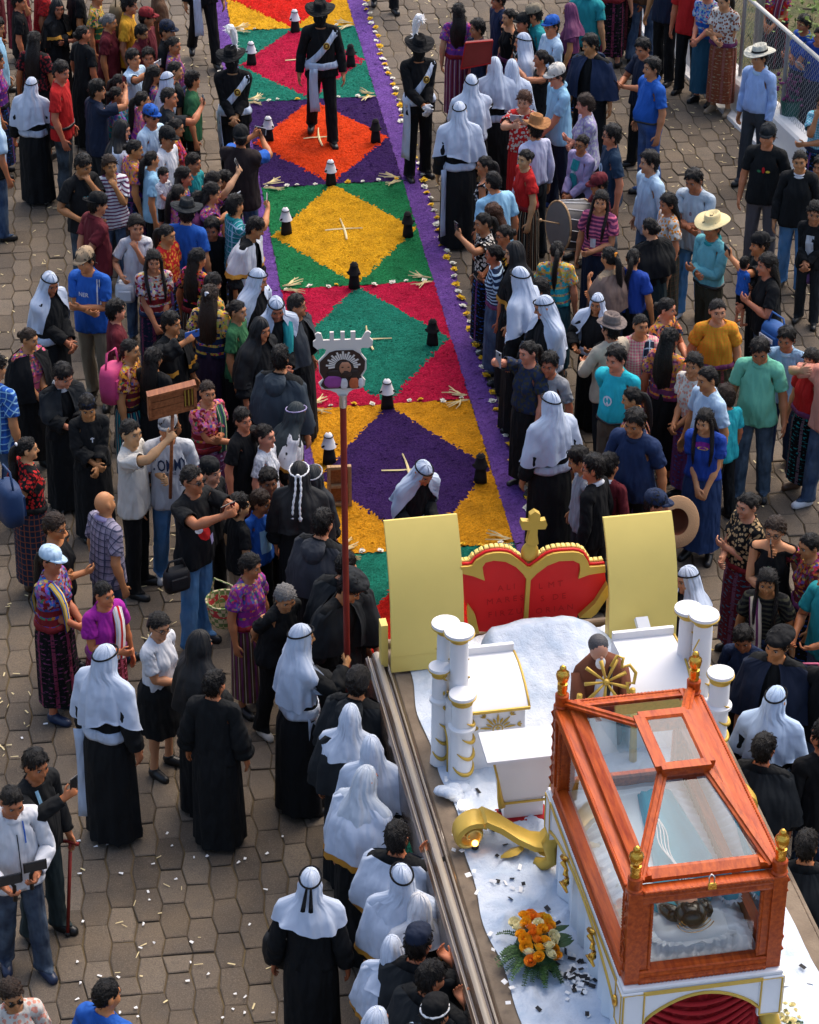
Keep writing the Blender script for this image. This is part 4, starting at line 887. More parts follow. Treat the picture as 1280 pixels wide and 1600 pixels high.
for (x0, y0), (x1, y1), N in faces:
 p0, p1 = Vector((x0, y0, 0)), Vector((x1, y1, 0)); d = (p1 - p0).normalized(); a, c = p0 + d * g_, p1 - d * g_; Nv = Vector(N)
 rail(a + Vector((0, 0, CZ0 + .045)), c + Vector((0, 0, CZ0 + .045)), .07, .09, N, 'bottom_rail'); rail(a + Vector((0, 0, CZ1 - .045)), c + Vector((0, 0, CZ1 - .045)), .07, .09, N, 'top_rail')
 for q in (a, c):
  t = d if q is a else -d; b = MB(); b.box(tuple(q + t * .026 + Vector((0, 0, (CZ0 + CZ1) / 2))), (.052 if abs(d.x) > .5 else .055, .055 if abs(d.x) > .5 else .052, CZ1 - CZ0 - .182), bev=.006); b.build('side_stile', W_, cf)
  rope(q + t * .058 + Nv * .028 + Vector((0, 0, CZ0 + .10)), q + t * .058 + Nv * .028 + Vector((0, 0, CZ1 - .10))).build('rope_moulding', W_, cf, smooth=True)
 for z in (CZ0 + .012, CZ1 - .004): rope(a + Nv * .040 + Vector((0, 0, z)), c + Nv * .040 + Vector((0, 0, z)), .013).build('rope_moulding', W_, cf, smooth=True)
 b = MB(); n2 = Nv * .004; q0, q1 = a + d * .05, c - d * .05
 b.add([q0 - n2 + Vector((0, 0, CZ0 + .09)), q1 - n2 + Vector((0, 0, CZ0 + .09)), q1 - n2 + Vector((0, 0, CZ1 - .09)), q0 - n2 + Vector((0, 0, CZ1 - .09))], [(0, 1, 2, 3)]); b.build('side_pane', M['glass'], cf)
# lid
LZ0, LZ1 = CZ1 + .012, 3.05; IN = .03
c0 = [Vector((CU0 + IN, CS0 + IN, LZ0)), Vector((CU1 - IN, CS0 + IN, LZ0)), Vector((CU1 - IN, CS1 - IN, LZ0)), Vector((CU0 + IN, CS1 - IN, LZ0))]
t0 = [Vector((.318, .64, LZ1)), Vector((.588, .64, LZ1)), Vector((.588, 1.13, LZ1)), Vector((.318, 1.13, LZ1))]
for i in range(4):
 p, q = c0[i], c0[(i + 1) % 4]; d = (q - p).normalized(); inn = Vector((-d.y, d.x, 0)); b = MB()
 b.loft([[r + inn * a + Vector((0, 0, z)) for a, z in ((0, 0), (.0, .026), (.018, .034), (.055, .050), (.075, .052), (.078, .0))] for r in (p, q)]); b.build('lid_rail', W_, cf)
 tp, tq = t0[i], t0[(i + 1) % 4]
 hp = p + Vector((0, 0, .03)); dd = (tp - hp).normalized(); sd = dd.cross(Vector((0, 0, 1))).normalized(); up = sd.cross(dd); b = MB()
 b.loft([[r + sd * a + up * z for a, z in ((-.032, -.012), (-.032, .004), (-.018, .008), (-.014, .020), (.014, .020), (.018, .008), (.032, .004), (.032, -.012))] for r in (hp, tp)]); b.build('hip_beam', W_, cf)
 b = MB(); zz_ = Vector((0, 0, .035)); b.add([p + inn * .06 + d * .05 + zz_, q + inn * .06 - d * .05 + zz_, tq - Vector((0, 0, .006)), tp - Vector((0, 0, .006))], [(0, 1, 2, 3)]); b.build('lid_pane', M['glass'], cf)
 b = MB(); td = (tq - tp).normalized(); tn = Vector((td.y, -td.x, 0)); b.loft([[r + tn * a + Vector((0, 0, z)) for a, z in ((-.03, -.045), (.012, -.045), (.018, -.02), (.030, .0), (.044, .040), (.046, .062), (-.018, .064), (-.03, .05))] for r in (tp - td * .012, tq + td * .012)]); b.build('lantern_frame', W_, cf)
b = MB(); b.add([t0[0] + Vector((.02, .02, .05)), t0[1] + Vector((-.02, .02, .05)), t0[2] + Vector((-.02, -.02, .05)), t0[3] + Vector((.02, -.02, .05))], [(0, 1, 2, 3)]); b.build('lantern_pane', M['glass'], cf)
pl = flempty('padlock', 'brass padlock hanging on the near edge of the coffin lid', 'padlock')
b = MB(); b.box((.44, -.045, CZ1 - .005), (.05, .016, .045), bev=.005); b.build('lock_body', M['gold_metal'], pl); b = MB(); b.tube([(.425, -.04, CZ1 + .015), (.425, -.03, CZ1 + .05), (.44, -.02, CZ1 + .062), (.455, -.03, CZ1 + .05), (.455, -.04, CZ1 + .015)], .005, 6); b.build('shackle', M['silver'], pl, smooth=True)
# inside the coffin
bd = flempty('bedding', 'white ruffled satin bedding inside the glass coffin', 'bedding')
nu, ns = 40, 70; V = []
for i in range(nu + 1):
 for j in range(ns + 1):
  u = .045 + .76 * i / nu; s_ = .045 + 1.71 * j / ns; e = min(i, nu - i, j, ns - j) / 5
  z = 2.10 + .05 * min(1, e) + .012 * mnoise.noise(Vector((u * 9, s_ * 6, 1))) + (.014 * sin(u * 95 + 2 * sin(s_ * 30)) if s_ < .2 else 0) + (.012 * sin(s_ * 80) if e < 1.5 else 0)
  V.append((u, s_, z))
i, j = np.meshgrid(np.arange(nu), np.arange(ns), indexing='ij'); a_ = (i * (ns + 1) + j).ravel(); Q = np.c_[a_, a_ + ns + 1, a_ + ns + 2, a_ + 1]
link('mattress', mesh_np('mattress', V, quads=Q, mats=[M['satin']]), bd)
def cushion(name, c, r, mat, ruff=.03, n=28, parent=None, lace=None):
 b = MB(); m = 12; rings = []
 for k in range(1, m):
  a = -pi / 2 + pi * k / m; ca = abs(cos(a)) ** .55; rings.append([(c[0] + r[0] * ca * copysign(abs(cos(t)) ** .6, cos(t)), c[1] + r[1] * ca * copysign(abs(sin(t)) ** .6, sin(t)), c[2] + r[2] * sin(a) + .006 * sin(5 * t)) for t in [2 * pi * i / n for i in range(n)]])
 b.loft(rings); o = b.build(name, mat, parent, smooth=True)
 if lace:
  b = MB(); n = 90; b.loft([[(c[0] + (r[0] * k + (.0 if q == 0 else .012 * sin(i * 2.2))) * copysign(abs(cos(t)) ** .6, cos(t)), c[1] + (r[1] * k + (.0 if q == 0 else .012 * sin(i * 2.2))) * copysign(abs(sin(t)) ** .6, sin(t)), c[2] - .004 * q + (.008 * sin(i * 1.6) if q else 0)) for i, t in [(i, 2 * pi * i / n) for i in range(n)]] for q, k in enumerate((.97, 1.10, 1.18))], cap=False); b.build('lace', M[lace], o, smooth=True)
 return o
cu = flempty('pillow', 'white pillow with a lace ruffle under the lying head', 'pillow'); cushion('cushion', (.43, .26, 2.20), (.22, .13, .065), M['satin'], parent=cu, lace='satin')
fg = flempty('lying_figure', 'dark haired lying figure under teal satin inside the coffin', 'statue')
b = MB(); n = 18; rr = []
for s_, w_, h_ in ((.42, .10, .05), (.50, .19, .10), (.62, .21, .12), (.85, .18, .11), (1.10, .16, .10), (1.35, .13, .09), (1.50, .11, .10), (1.58, .10, .03)):
 rr.append([(.42 + .14 * min(1, max(0, (s_ - .45) / .3)) + w_ * cos(pi * i / n) + .004 * sin(i * 3 + s_ * 9), s_, 2.155 + h_ * sin(pi * i / n) ** .7 + .010 * sin(i * 1.7 + s_ * 14)) for i in range(n + 1)])
b.loft(rr, closed=False, cap=False); b.build('satin_cover', M['teal_satin'], fg, smooth=True)
b = MB(); b.tube([(.42, .45, 2.27), (.42, .36, 2.29)], [.05, .045], 10); b.ell((.42, .28, 2.325), (.065, .085, .075), 14, 10); b.ell((.42, .30, 2.40), (.012, .016, .012), 6, 5); b.build('head', M['statue_skin'], fg, smooth=True)
b = MB(); b.ell((.42, .235, 2.31), (.098, .095, .085), 14, 10); b.tube([(.33, .25, 2.31), (.30, .36, 2.26), (.29, .46, 2.24)], [.05, .045, .02], 8); b.tube([(.51, .25, 2.31), (.54, .36, 2.26), (.55, .46, 2.24)], [.05, .045, .02], 8); b.build('hair', M['eye_dark'], fg, smooth=True)
for k in range(3):
 b = MB(); b.tube([(.42 + (.085 + .016 * k) * cos(R(200 + 14 * q)), .16 - .012 * k, 2.36 + (.085 + .016 * k) * sin(R(200 + 14 * q)) * .9) for q in range(11)], .0032, 5); b.build('halo_wire', M['gold_metal'], fg, smooth=True)
for k in range(4):
 b = MB(); b.tube([(.44 + .012 * k + .02 * sin(q * .7 + k * .5), .52 + q * .06, 2.285 + .012 * sin(q * .5) - (.02 if q < 1 else 0)) for q in range(12)], .004, 5); b.build('silver_cord', M['cord'], fg, smooth=True)
b = MB(); b.tube([(.33 + .38 * q / 14, .50 + .07 * sin(pi * q / 14), 2.19 + .095 * sin(pi * q / 14)) for q in range(15)], .006, 6); b.build('silver_trim', M['cord'], fg, smooth=True)
cu = flempty('teal_cushion', 'small teal satin cushion with lace beside the lying figure', 'cushion'); cushion('cushion', (.745, .60, 2.19), (.06, .15, .05), M['teal_satin'], parent=cu, lace='satin')
# bouquets
M['leaf_dark'] = simple('leaf_dark', (.020, .060, .018), .6, nscale=40, namt=.3); M['leaf_mid'] = simple('leaf_mid', (.05, .12, .03), .6, nscale=40, namt=.3)
ROSEM = {k: simple('rose_' + k, c, .65, nscale=60, namt=.12) for k, c in (('yellow', (.85, .55, .03)), ('orange', (.85, .27, .02)), ('cream', (.85, .78, .48)), ('gold', (.88, .43, .015)))}
def rose_mesh(mat, seed):
 rg = random.Random(seed); mb = MB()
 for ring, (n, r, h_, ht) in enumerate(((6, .042, .026, .010), (5, .034, .034, .018), (4, .022, .038, .024), (3, .012, .040, .028))):
  for i in range(n):
   a = 2 * pi * i / n + ring * .55 + rg.uniform(-.15, .15); wd = .9 * pi / n * 1.25; L = []
   for k, (rr, z) in enumerate(((.3, .0), (.75, h_ * .5), (1.0, h_))):
    L.append([(r * rr * cos(a + q * wd), r * rr * sin(a + q * wd), ht * .5 + z - (.004 if abs(q) == 1 and k == 2 else 0)) for q in (-1, 0, 1)])
   mb.loft(L, closed=False, cap=False)
 mb.ell((0, 0, .030), (.012, .012, .016), 6, 5)
 me = bpy.data.meshes.new('rose'); me.from_pydata([tuple(p) for p in mb.v], [], mb.f); me.materials.append(mat); me.polygons.foreach_set('use_smooth', [True] * len(me.polygons)); return me
RM = {k: [rose_mesh(m, i) for i in range(2)] for k, m in ROSEM.items()}
def fern(parent, base, d, L, seed, mat, drop=.5):
 rg = random.Random(seed); mb = MB(); d = Vector(d).normalized(); sd = d.cross(Vector((0, 0, 1))).normalized(); n = 12; pts = []
 for i in range(n + 1):
  t = i / n; pts.append(Vector(base) + d * L * t + Vector((0, 0, -drop * L * t * t)))
 mb.tube(pts, .0025, 4)
 for i in range(2, n + 1):
  for s_ in (-1, 1):
   l = .040 * (1 - .5 * i / n) * rg.uniform(.8, 1.2); q = pts[i]; dd = (sd * s_ + d * .7 + Vector((0, 0, rg.uniform(-.2, .3)))).normalized(); nn = dd.cross(Vector((0, 0, 1))).normalized() * .007; m = q + dd * l * .5
   mb.add([q, m + nn, q + dd * l, m - nn], [(0, 1, 2, 3)])
 return mb.build('fern_sprig', mat, parent)
bq = flempty('bouquet', 'oblong bouquet of yellow orange and cream roses on fern sprigs', 'bouquet')
cols = ['yellow', 'gold', 'cream', 'yellow', 'cream', 'gold', 'orange', 'cream', 'gold', 'yellow', 'orange', 'cream', 'gold', 'orange', 'cream', 'orange', 'gold', 'cream']
k = 0
for a in range(8):
 for c in range(4):
  u = -.30 + (c - 1.5) * .062 + ru(-.012, .012) + (a - 4) * .004; s_ = 1.24 - a * .055 + ru(-.012, .012); e_ = ((c - 1.5) / 2.3) ** 2 + ((a - 3.5) / 4.8) ** 2
  if e_ > 1.0: continue
  o = link('rose', random.choice(RM[['cream', 'gold', 'orange', 'gold'][(c + (a // 3)) % 4] if random.random() < .6 else random.choice(cols)]), bq); o.location = (u, s_, 1.52 + .07 * (1 - e_)); kk = ru(.85, 1.1); o.scale = (kk, kk, kk); o.rotation_euler = (R(25) + ru(-.3, .3) - (s_ - 1.05) * 1.2, (u + .3) * 2.5, ru(0, 6))
for q in range(26):
 a = R(180 + ru(-40, 120)); fern(bq, (-.30 + .10 * cos(a), 1.02 + .16 * sin(a), 1.50), (cos(a), sin(a), .25), ru(.10, .18), q, M['leaf_dark'] if q % 3 else M['leaf_mid'])
for q in range(5):
 a = R(ru(-30, 40)); mb = MB(); d = Vector((cos(a), sin(a), .1)); p = Vector((-.22, 1.05 + ru(-.1, .12), 1.53)); nn = Vector((-d.y, d.x, 0)); mb.loft([[p + d * r + nn * w_ + Vector((0, 0, z)) for w_, z in ((-ww, 0), (0, .006), (ww, 0), (0, -.002))] for r, ww in ((.02, .006), (.07, .028), (.11, .024), (.15, .003))]); mb.build('leaf', M['leaf_dark'], bq)
b = MB(); b.ell((-.30, 1.03, 1.475), (.13, .20, .06), 14, 8); b.build('moss_base', M['leaf_dark'], bq, smooth=True)
bq = flempty('greenery', 'tuft of fern leaves showing past the right side of the coffin', 'greenery')
for q in range(18):
 a = R(ru(-70, 90)); fern(bq, (.99, .88 + ru(-.05, .05), 1.46), (cos(a), sin(a), .6), ru(.14, .22), 100 + q, M['leaf_mid'] if q % 2 else M['leaf_dark'])
for q in range(3):
 o = link('rose', RM['cream'][q % 2], bq); o.location = (.99 + .05 * q, .86 - .05 * q, 1.53)
bq = flempty('flower_cluster', 'cluster of small silvery white flowers near the right front foot', 'flowers')
for q in range(26):
 p = Vector((.98 + ru(-.13, .13), .10 + ru(-.10, .14), 1.44 + ru(0, .10))); o = link('rose', RM['cream'][q % 2], bq); o.location = p; kk = ru(.35, .6); o.scale = (kk,) * 3; o.rotation_euler = (ru(-.5, .8), ru(-.5, .5), 0)
for q in range(10): fern(bq, (.98 + ru(-.1, .1), .10, 1.45), (ru(-1, 1), ru(-1, .5), .6), .14, 300 + q, M['leaf_dark'])
# scraps of black and white paper on the cloth
M['paper_w'] = simple('paper_white', (.75, .75, .74), .8); M['paper_k'] = simple('paper_black', (.012, .012, .014), .6)
for nm, mat, cnt in (('white_paper_scraps', 'paper_w', 75), ('black_paper_scraps', 'paper_k', 60)):
 mb = MB(); rg = random.Random(len(nm) + cnt)
 for k in range(cnt):
  r = rg.random()
  if r < .45: u, s_ = rg.gauss(.0 - .10, .07), rg.gauss(.80, .10)
  elif r < .62 and mat == 'paper_w': u, s_ = rg.uniform(-.62, -.50), rg.uniform(.2, 3.2)
  else: u, s_ = rg.uniform(-.48, -.08) if rg.random() < .75 else rg.uniform(.98, 1.35), rg.uniform(.3, 2.7)
  a = rg.uniform(0, 3); w_, h_ = rg.uniform(.008, .016), rg.uniform(.012, .03); ca, sa = cos(a), sin(a); z = 1.412 + max(0, cloth_height(u, s_)) + .012
  tz = rg.uniform(-.01, .012); pts = [(-w_, -h_, 0), (w_, -h_, tz), (w_, h_, tz), (-w_, h_, 0)]
  mb.add([(u + x * ca - y * sa, s_ + x * sa + y * ca, z + dz) for x, y, dz in pts] + [(u + x * ca - y * sa, s_ + x * sa + y * ca, z + dz - .0015) for x, y, dz in pts], [(0, 1, 2, 3), (7, 6, 5, 4), (0, 4, 5, 1), (1, 5, 6, 2), (2, 6, 7, 3), (3, 7, 4, 0)])
 o = mb.build(nm, M[mat]); o.matrix_world = FL.mat(); tag(o, ('white' if mat == 'paper_w' else 'black') + ' paper scraps scattered over the white cloth of the float', 'paper scraps', None, 'stuff')
# ------------------------------------------------------------------ people: one template body, posed by its bones
SH = np.array([.175, 0, 1.385]); AD = np.array([sin(R(40)), 0, -cos(R(40))]); UA, FA = .275, .245
EL = SH + AD * UA; WR = EL + AD * FA
ANI = np.array([-cos(R(40)), 0, -sin(R(40))])
HIP = np.array([.088, 0, .90]); KN = np.array([.094, .0, .475]); AN = np.array([.098, .02, .085])
PROF = np.array([[.78, .120, .080, .01], [.86, .162, .108, .008], [.93, .168, .112, .006], [1.00, .152, .104, .0], [1.08, .140, .096, -.002], [1.17, .148, .104, -.003], [1.26, .163, .112, -.003], [1.33, .163, .104, .002], [1.385, .140, .082, .008], [1.425, .085, .064, .010], [1.46, .055, .055, .008]])
def smin(a, b, k):
 h = np.clip(.5 + .5 * (b - a) / k, 0, 1); return b * (1 - h) + a * h - k * h * (1 - h)
def body_sdf(h=.0055):
 X = np.arange(0, .70, h); Y = np.arange(-.20, .15, h); Z = np.arange(-.012, 1.73, h)
 D = np.full((len(X), len(Y), len(Z)), .2, np.float32)
 def region(lo, hi):
  i = [slice(max(0, np.searchsorted(A, l)), np.searchsorted(A, u)) for A, l, u in zip((X, Y, Z), lo, hi)]
  return tuple(i), np.meshgrid(X[i[0]], Y[i[1]], Z[i[2]], indexing='ij', sparse=True)
 def apply(i, d, k, sub=False):
  if sub: D[i] = -smin(-D[i], d.astype(np.float32), k)
  else: D[i] = smin(D[i], d.astype(np.float32), k)
 def cap(a, b, ra, rb, k=.02, sc=(1, 1, 1), sub=False):
  a = np.array(a, float); b = np.array(b, float); m = max(ra, rb) * max(sc) + .05
  i, (x, y, z) = region(np.minimum(a, b) - m, np.maximum(a, b) + m)
  if 0 in D[i].shape: return
  sc = np.array(sc); a2, b2 = a / sc, b / sc; d2 = b2 - a2; L2 = (d2 * d2).sum() + 1e-9
  px_, py_, pz_ = x / sc[0] - a2[0], y / sc[1] - a2[1], z / sc[2] - a2[2]
  t = np.clip((px_ * d2[0] + py_ * d2[1] + pz_ * d2[2]) / L2, 0, 1)
  d = (np.sqrt((px_ - t * d2[0]) ** 2 + (py_ - t * d2[1]) ** 2 + (pz_ - t * d2[2]) ** 2) - (ra + t * (rb - ra))) * min(sc)
  apply(i, d, k, sub)
 def ell(c, r, k=.02, sub=False):
  cap(c, c, 1.0, 1.0, k, r, sub) if False else _ell(c, r, k, sub)
 def _ell(c, r, k, sub=False):
  c = np.array(c); r = np.array(r); i, (x, y, z) = region(c - r - .04, c + r + .04)
  if 0 in D[i].shape: return
  q = np.sqrt(((x - c[0]) / r[0]) ** 2 + ((y - c[1]) / r[1]) ** 2 + ((z - c[2]) / r[2]) ** 2)
  q2 = np.sqrt(((x - c[0]) / r[0] ** 2) ** 2 + ((y - c[1]) / r[1] ** 2) ** 2 + ((z - c[2]) / r[2] ** 2) ** 2) + 1e-6
  apply(i, q * (q - 1) / q2, k, sub)
 i, (x, y, z) = region((-.1, -.3, .74), (.30, .3, 1.50))
 A = np.interp(z, PROF[:, 0], PROF[:, 1]); B = np.interp(z, PROF[:, 0], PROF[:, 2]); C = np.interp(z, PROF[:, 0], PROF[:, 3])
 q = np.sqrt((np.abs(x) / A) ** 2.3 + (np.abs(y - C) / B) ** 2.3); d = (q - 1) * np.minimum(A, B) * .9
 d = np.maximum(d, np.maximum(.80 - z, z - 1.46)); apply(i, d, .015)
 cap((.03, .012, 1.425), (.165, .006, 1.388), .050, .056, .03)
 cap((0, .012, 1.40), (0, -.004, 1.53), .058, .052, .03)
 cap(SH, EL, .054, .042, .03); cap(EL, EL + AD * .09, .042, .041, .02); cap(EL + AD * .08, WR, .041, .027, .02)
 cap((.088, .0, .87), KN, .086, .056, .03); cap(KN, AN, .054, .037, .02); cap((.096, .022, .40), (.097, .028, .31), .048, .046, .03)
 cap((.098, .035, .045), (.110, -.125, .028), .040, .030, .02, (1.05, 1, 1))
 ell((0, .004, 1.607), (.074, .093, .096), .02); ell((0, -.030, 1.545), (.056, .062, .062), .03)
 cap((.03, -.074, 1.632), (.0, -.080, 1.630), .016, .016, .02)
 cap((0, -.094, 1.606), (0, -.108, 1.575), .008, .013, .012); cap((.012, -.098, 1.572), (.012, -.098, 1.572), .008, .008, .008)
 cap((.045, -.062, 1.57), (.045, -.062, 1.57), .022, .022, .03)
 cap((0, -.086, 1.508), (0, -.086, 1.508), .017, .017, .02)
 cap((0, -.090, 1.549), (.014, -.085, 1.548), .007, .005, .006); cap((0, -.088, 1.537), (.013, -.084, 1.538), .008, .005, .006)
 _ell((.033, -.098, 1.606), (.020, .016, .012), .014, True)
 _ell((.078, .008, 1.588), (.010, .020, .033), .008)
 fwd = np.array([0, -1.0, 0])
 cap(WR, WR + AD * .03, .026, .024, .015, (1, 1, 1))
 for yo in (-.026, -.008, .010, .027):
  cap(WR + AD * .025 + fwd * yo * .55, WR + AD * .088 + fwd * yo, .0165, .0135, .012)
 for yo, L, sp in ((.029, .066, .05), (.0095, .078, .015), (-.010, .074, -.015), (-.029, .058, -.06)):
  b = WR + AD * .088 + fwd * yo; d1 = AD + ANI * .16 + fwd * sp; d1 = d1 / np.linalg.norm(d1); m = b + d1 * L * .52
  d2 = AD + ANI * .55 + fwd * sp; d2 = d2 / np.linalg.norm(d2); e = m + d2 * L * .48
  cap(b, m, .0098, .0085, .0035); cap(m, e, .0085, .0068, .0035)
 b = WR + AD * .028 + fwd * .024; m = b + (AD * .6 + fwd * .75 + ANI * .25) * .042; e = m + (AD * .85 + fwd * .3 + ANI * .25) * .036
 cap(b, m, .0125, .0100, .008); cap(m, e, .0098, .0078, .004)
 Df = np.concatenate([D[:0:-1], D], 0); Xf = np.concatenate([-X[:0:-1], X])
 return Df, Xf, Y, Z
def surface_nets(D, X, Y, Z):
 S = D < 0; nx, ny, nz = D.shape
 c = np.zeros((nx - 1, ny - 1, nz - 1), np.int8)
 for a in (0, 1):
  for b in (0, 1):
   for d in (0, 1): c += S[a:nx - 1 + a, b:ny - 1 + b, d:nz - 1 + d]
 act = (c > 0) & (c < 8); idx = np.full(act.shape, -1, np.int32); I = np.argwhere(act); idx[act] = np.arange(len(I))
 acc = np.zeros((len(I), 3)); cnt = np.zeros(len(I))
 corners = [(a, b, d) for a in (0, 1) for b in (0, 1) for d in (0, 1)]
 for p in range(8):
  for q in range(p + 1, 8):
   A, B = np.array(corners[p]), np.array(corners[q])
   if np.abs(A - B).sum() != 1: continue
   va = D[tuple((I + A).T)]; vb = D[tuple((I + B).T)]; cr = (va < 0) != (vb < 0)
   t = np.where(cr, va / np.where(cr, va - vb, 1), 0)
   acc += np.where(cr[:, None], A + (B - A) * t[:, None], 0); cnt += cr
 P = I + acc / cnt[:, None]
 V = np.c_[np.interp(P[:, 0], np.arange(nx), X), np.interp(P[:, 1], np.arange(ny), Y), np.interp(P[:, 2], np.arange(nz), Z)]
 Q = []
 for ax in range(3):
  sl = [slice(1, -1)] * 3; lo = [slice(1, -1)] * 3; hi = [slice(1, -1)] * 3
  lo[ax] = slice(0, -1); hi[ax] = slice(1, None)
  a, b = S[tuple(lo)], S[tuple(hi)]; E = np.argwhere(a != b); off = np.array([1, 1, 1]); off[ax] = 0; E = E + off
  u, v = (ax + 1) % 3, (ax + 2) % 3; du = np.zeros(3, int); du[u] = 1; dv = np.zeros(3, int); dv[v] = 1
  q = np.stack([idx[tuple((E - du - dv).T)], idx[tuple((E - dv).T)], idx[tuple(E.T)], idx[tuple((E - du).T)]], 1)
  fl = S[tuple(E.T)]; q[~fl] = q[~fl][:, ::-1]; Q.append(q)
 return V, np.concatenate(Q)
def decimate(V, Q, ratio, tris=False):
 me = mesh_np('tmp', V, **({'tris': Q} if tris else {'quads': Q})); o = bpy.data.objects.new('tmp', me); COL.objects.link(o)
 md = o.modifiers.new('d', 'DECIMATE'); md.ratio = ratio; md.use_collapse_triangulate = True
 dg = bpy.context.evaluated_depsgraph_get(); e = o.evaluated_get(dg); m2 = e.to_mesh()
 v = np.empty(len(m2.vertices) * 3, np.float32); m2.vertices.foreach_get('co', v)
 m2.calc_loop_triangles(); t = np.empty(len(m2.loop_triangles) * 3, np.int32); m2.loop_triangles.foreach_get('vertices', t)
 e.to_mesh_clear(); bpy.data.objects.remove(o); bpy.data.meshes.remove(me)
 return v.reshape(-1, 3).astype(float), t.reshape(-1, 3)
def vnormals(V, T):
 n = np.cross(V[T[:, 1]] - V[T[:, 0]], V[T[:, 2]] - V[T[:, 0]]); N = np.zeros_like(V)
 for k in range(3): np.add.at(N, T[:, k], n)
 return N / (np.linalg.norm(N, axis=1, keepdims=True) + 1e-12)
def relax(V, T, it, lam=.5, fix=None):
 E = np.unique(np.sort(np.concatenate([T[:, [0, 1]], T[:, [1, 2]], T[:, [2, 0]]]), axis=1), axis=0)
 for _ in range(it):
  A = np.zeros_like(V); c = np.zeros(len(V))
  np.add.at(A, E[:, 0], V[E[:, 1]]); np.add.at(A, E[:, 1], V[E[:, 0]]); np.add.at(c, E[:, 0], 1); np.add.at(c, E[:, 1], 1)
  N = V + lam * (A / np.maximum(c, 1)[:, None] - V)
  if fix is not None: N[fix] = V[fix]
  V = N
 return V
# bones: 0 pelvis 1 spine 2 chest 3 neck 4 head | 5-9 left: upper arm, forearm, hand, fingers, fingertips | 10-14 right | 15-17 left thigh, shin, foot | 18-20 right
MIR = np.array([-1, 1, 1])
PAR = [-1, 0, 1, 2, 3, 2, 5, 6, 7, 8, 2, 10, 11, 12, 13, 0, 15, 16, 0, 18, 19]
FK = WR + AD * .088; FT = FK + AD * .038
BH = [np.array([0, 0, .95]), np.array([0, .01, 1.02]), np.array([0, .01, 1.16]), np.array([0, .012, 1.43]), np.array([0, .0, 1.50])]
BH += [SH, EL, WR, FK, FT] + [p * MIR for p in (SH, EL, WR, FK, FT)] + [HIP, KN, AN] + [p * MIR for p in (HIP, KN, AN)]
def sst(a, b, x): t = np.clip((x - a) / (b - a), 0, 1); return t * t * (3 - 2 * t)
def weights(V):
 W = np.zeros((len(V), 21)); z = V[:, 2]
 arm = np.zeros(len(V))
 for side, base in ((1, 5), (-1, 10)):
  P = V * np.array([side, 1, 1]); r = P - SH; u = r @ AD; dist = np.linalg.norm(r - np.outer(u, AD), axis=1)
  m = sst(-.05, .055, u) * (1 - sst(.075, .100, dist - np.clip(.03 * (u > .3), 0, 1) * 3)) * (P[:, 0] > .06)
  m = np.where((u > .2) & (P[:, 0] > .26), 1.0, m); m = np.where(P[:, 2] < .80, 0, m) if side else m
  f, h = sst(UA - .045, UA + .045, u), sst(UA + FA - .025, UA + FA + .02, u)
  fg, ft = sst(UA + FA + .080, UA + FA + .098, u), sst(UA + FA + .118, UA + FA + .136, u)
  thumb = (P[:, 1] < -.036) & (u < UA + FA + .11); fg = np.where(thumb, 0, fg); ft = np.where(thumb, 0, ft)
  W[:, base] = m * (1 - f); W[:, base + 1] = m * f * (1 - h); W[:, base + 2] = m * f * h * (1 - fg); W[:, base + 3] = m * f * h * fg * (1 - ft); W[:, base + 4] = m * f * h * fg * ft
  arm = arm + m
 rest = np.clip(1 - arm, 0, 1)
 leg = 1 - sst(.80, .97, z)
 for side, base in ((1, 15), (-1, 18)):
  sw = sst(-.03, .03, V[:, 0] * side); sh, ft = 1 - sst(.42, .53, z), 1 - sst(.06, .12, z)
  W[:, base] = rest * leg * sw * (1 - sh); W[:, base + 1] = rest * leg * sw * sh * (1 - ft); W[:, base + 2] = rest * leg * sw * sh * ft
 t = rest * (1 - leg); sp, ch, nk, hd = sst(.97, 1.07, z), sst(1.08, 1.24, z), sst(1.41, 1.46, z), sst(1.475, 1.525, z - np.clip(V[:, 1], -.08, .05) * .35)
 W[:, 0] = t * (1 - sp); W[:, 1] = t * sp * (1 - ch); W[:, 2] = t * sp * ch * (1 - nk); W[:, 3] = t * sp * ch * nk * (1 - hd); W[:, 4] = t * sp * ch * nk * hd
 return W / (W.sum(1, keepdims=True) + 1e-9)
class Tmpl: pass
_D, _X, _Y, _Z = body_sdf(); FV, FQ = surface_nets(_D, _X, _Y, _Z)
FT_ = np.concatenate([FQ[:, [0, 1, 2]], FQ[:, [0, 2, 3]]]); FN = vnormals(FV, FT_)
def sub_tri(V, T, keep):
 T = T[keep[T].all(1)]; u = np.unique(T); mp = np.full(len(V), -1); mp[u] = np.arange(len(u)); return V[u], mp[T], u
def decim_part(keep, ratio):
 V, T, _ = sub_tri(FV, FT_, keep); return decimate(V, T, ratio, True)
BODY = Tmpl()
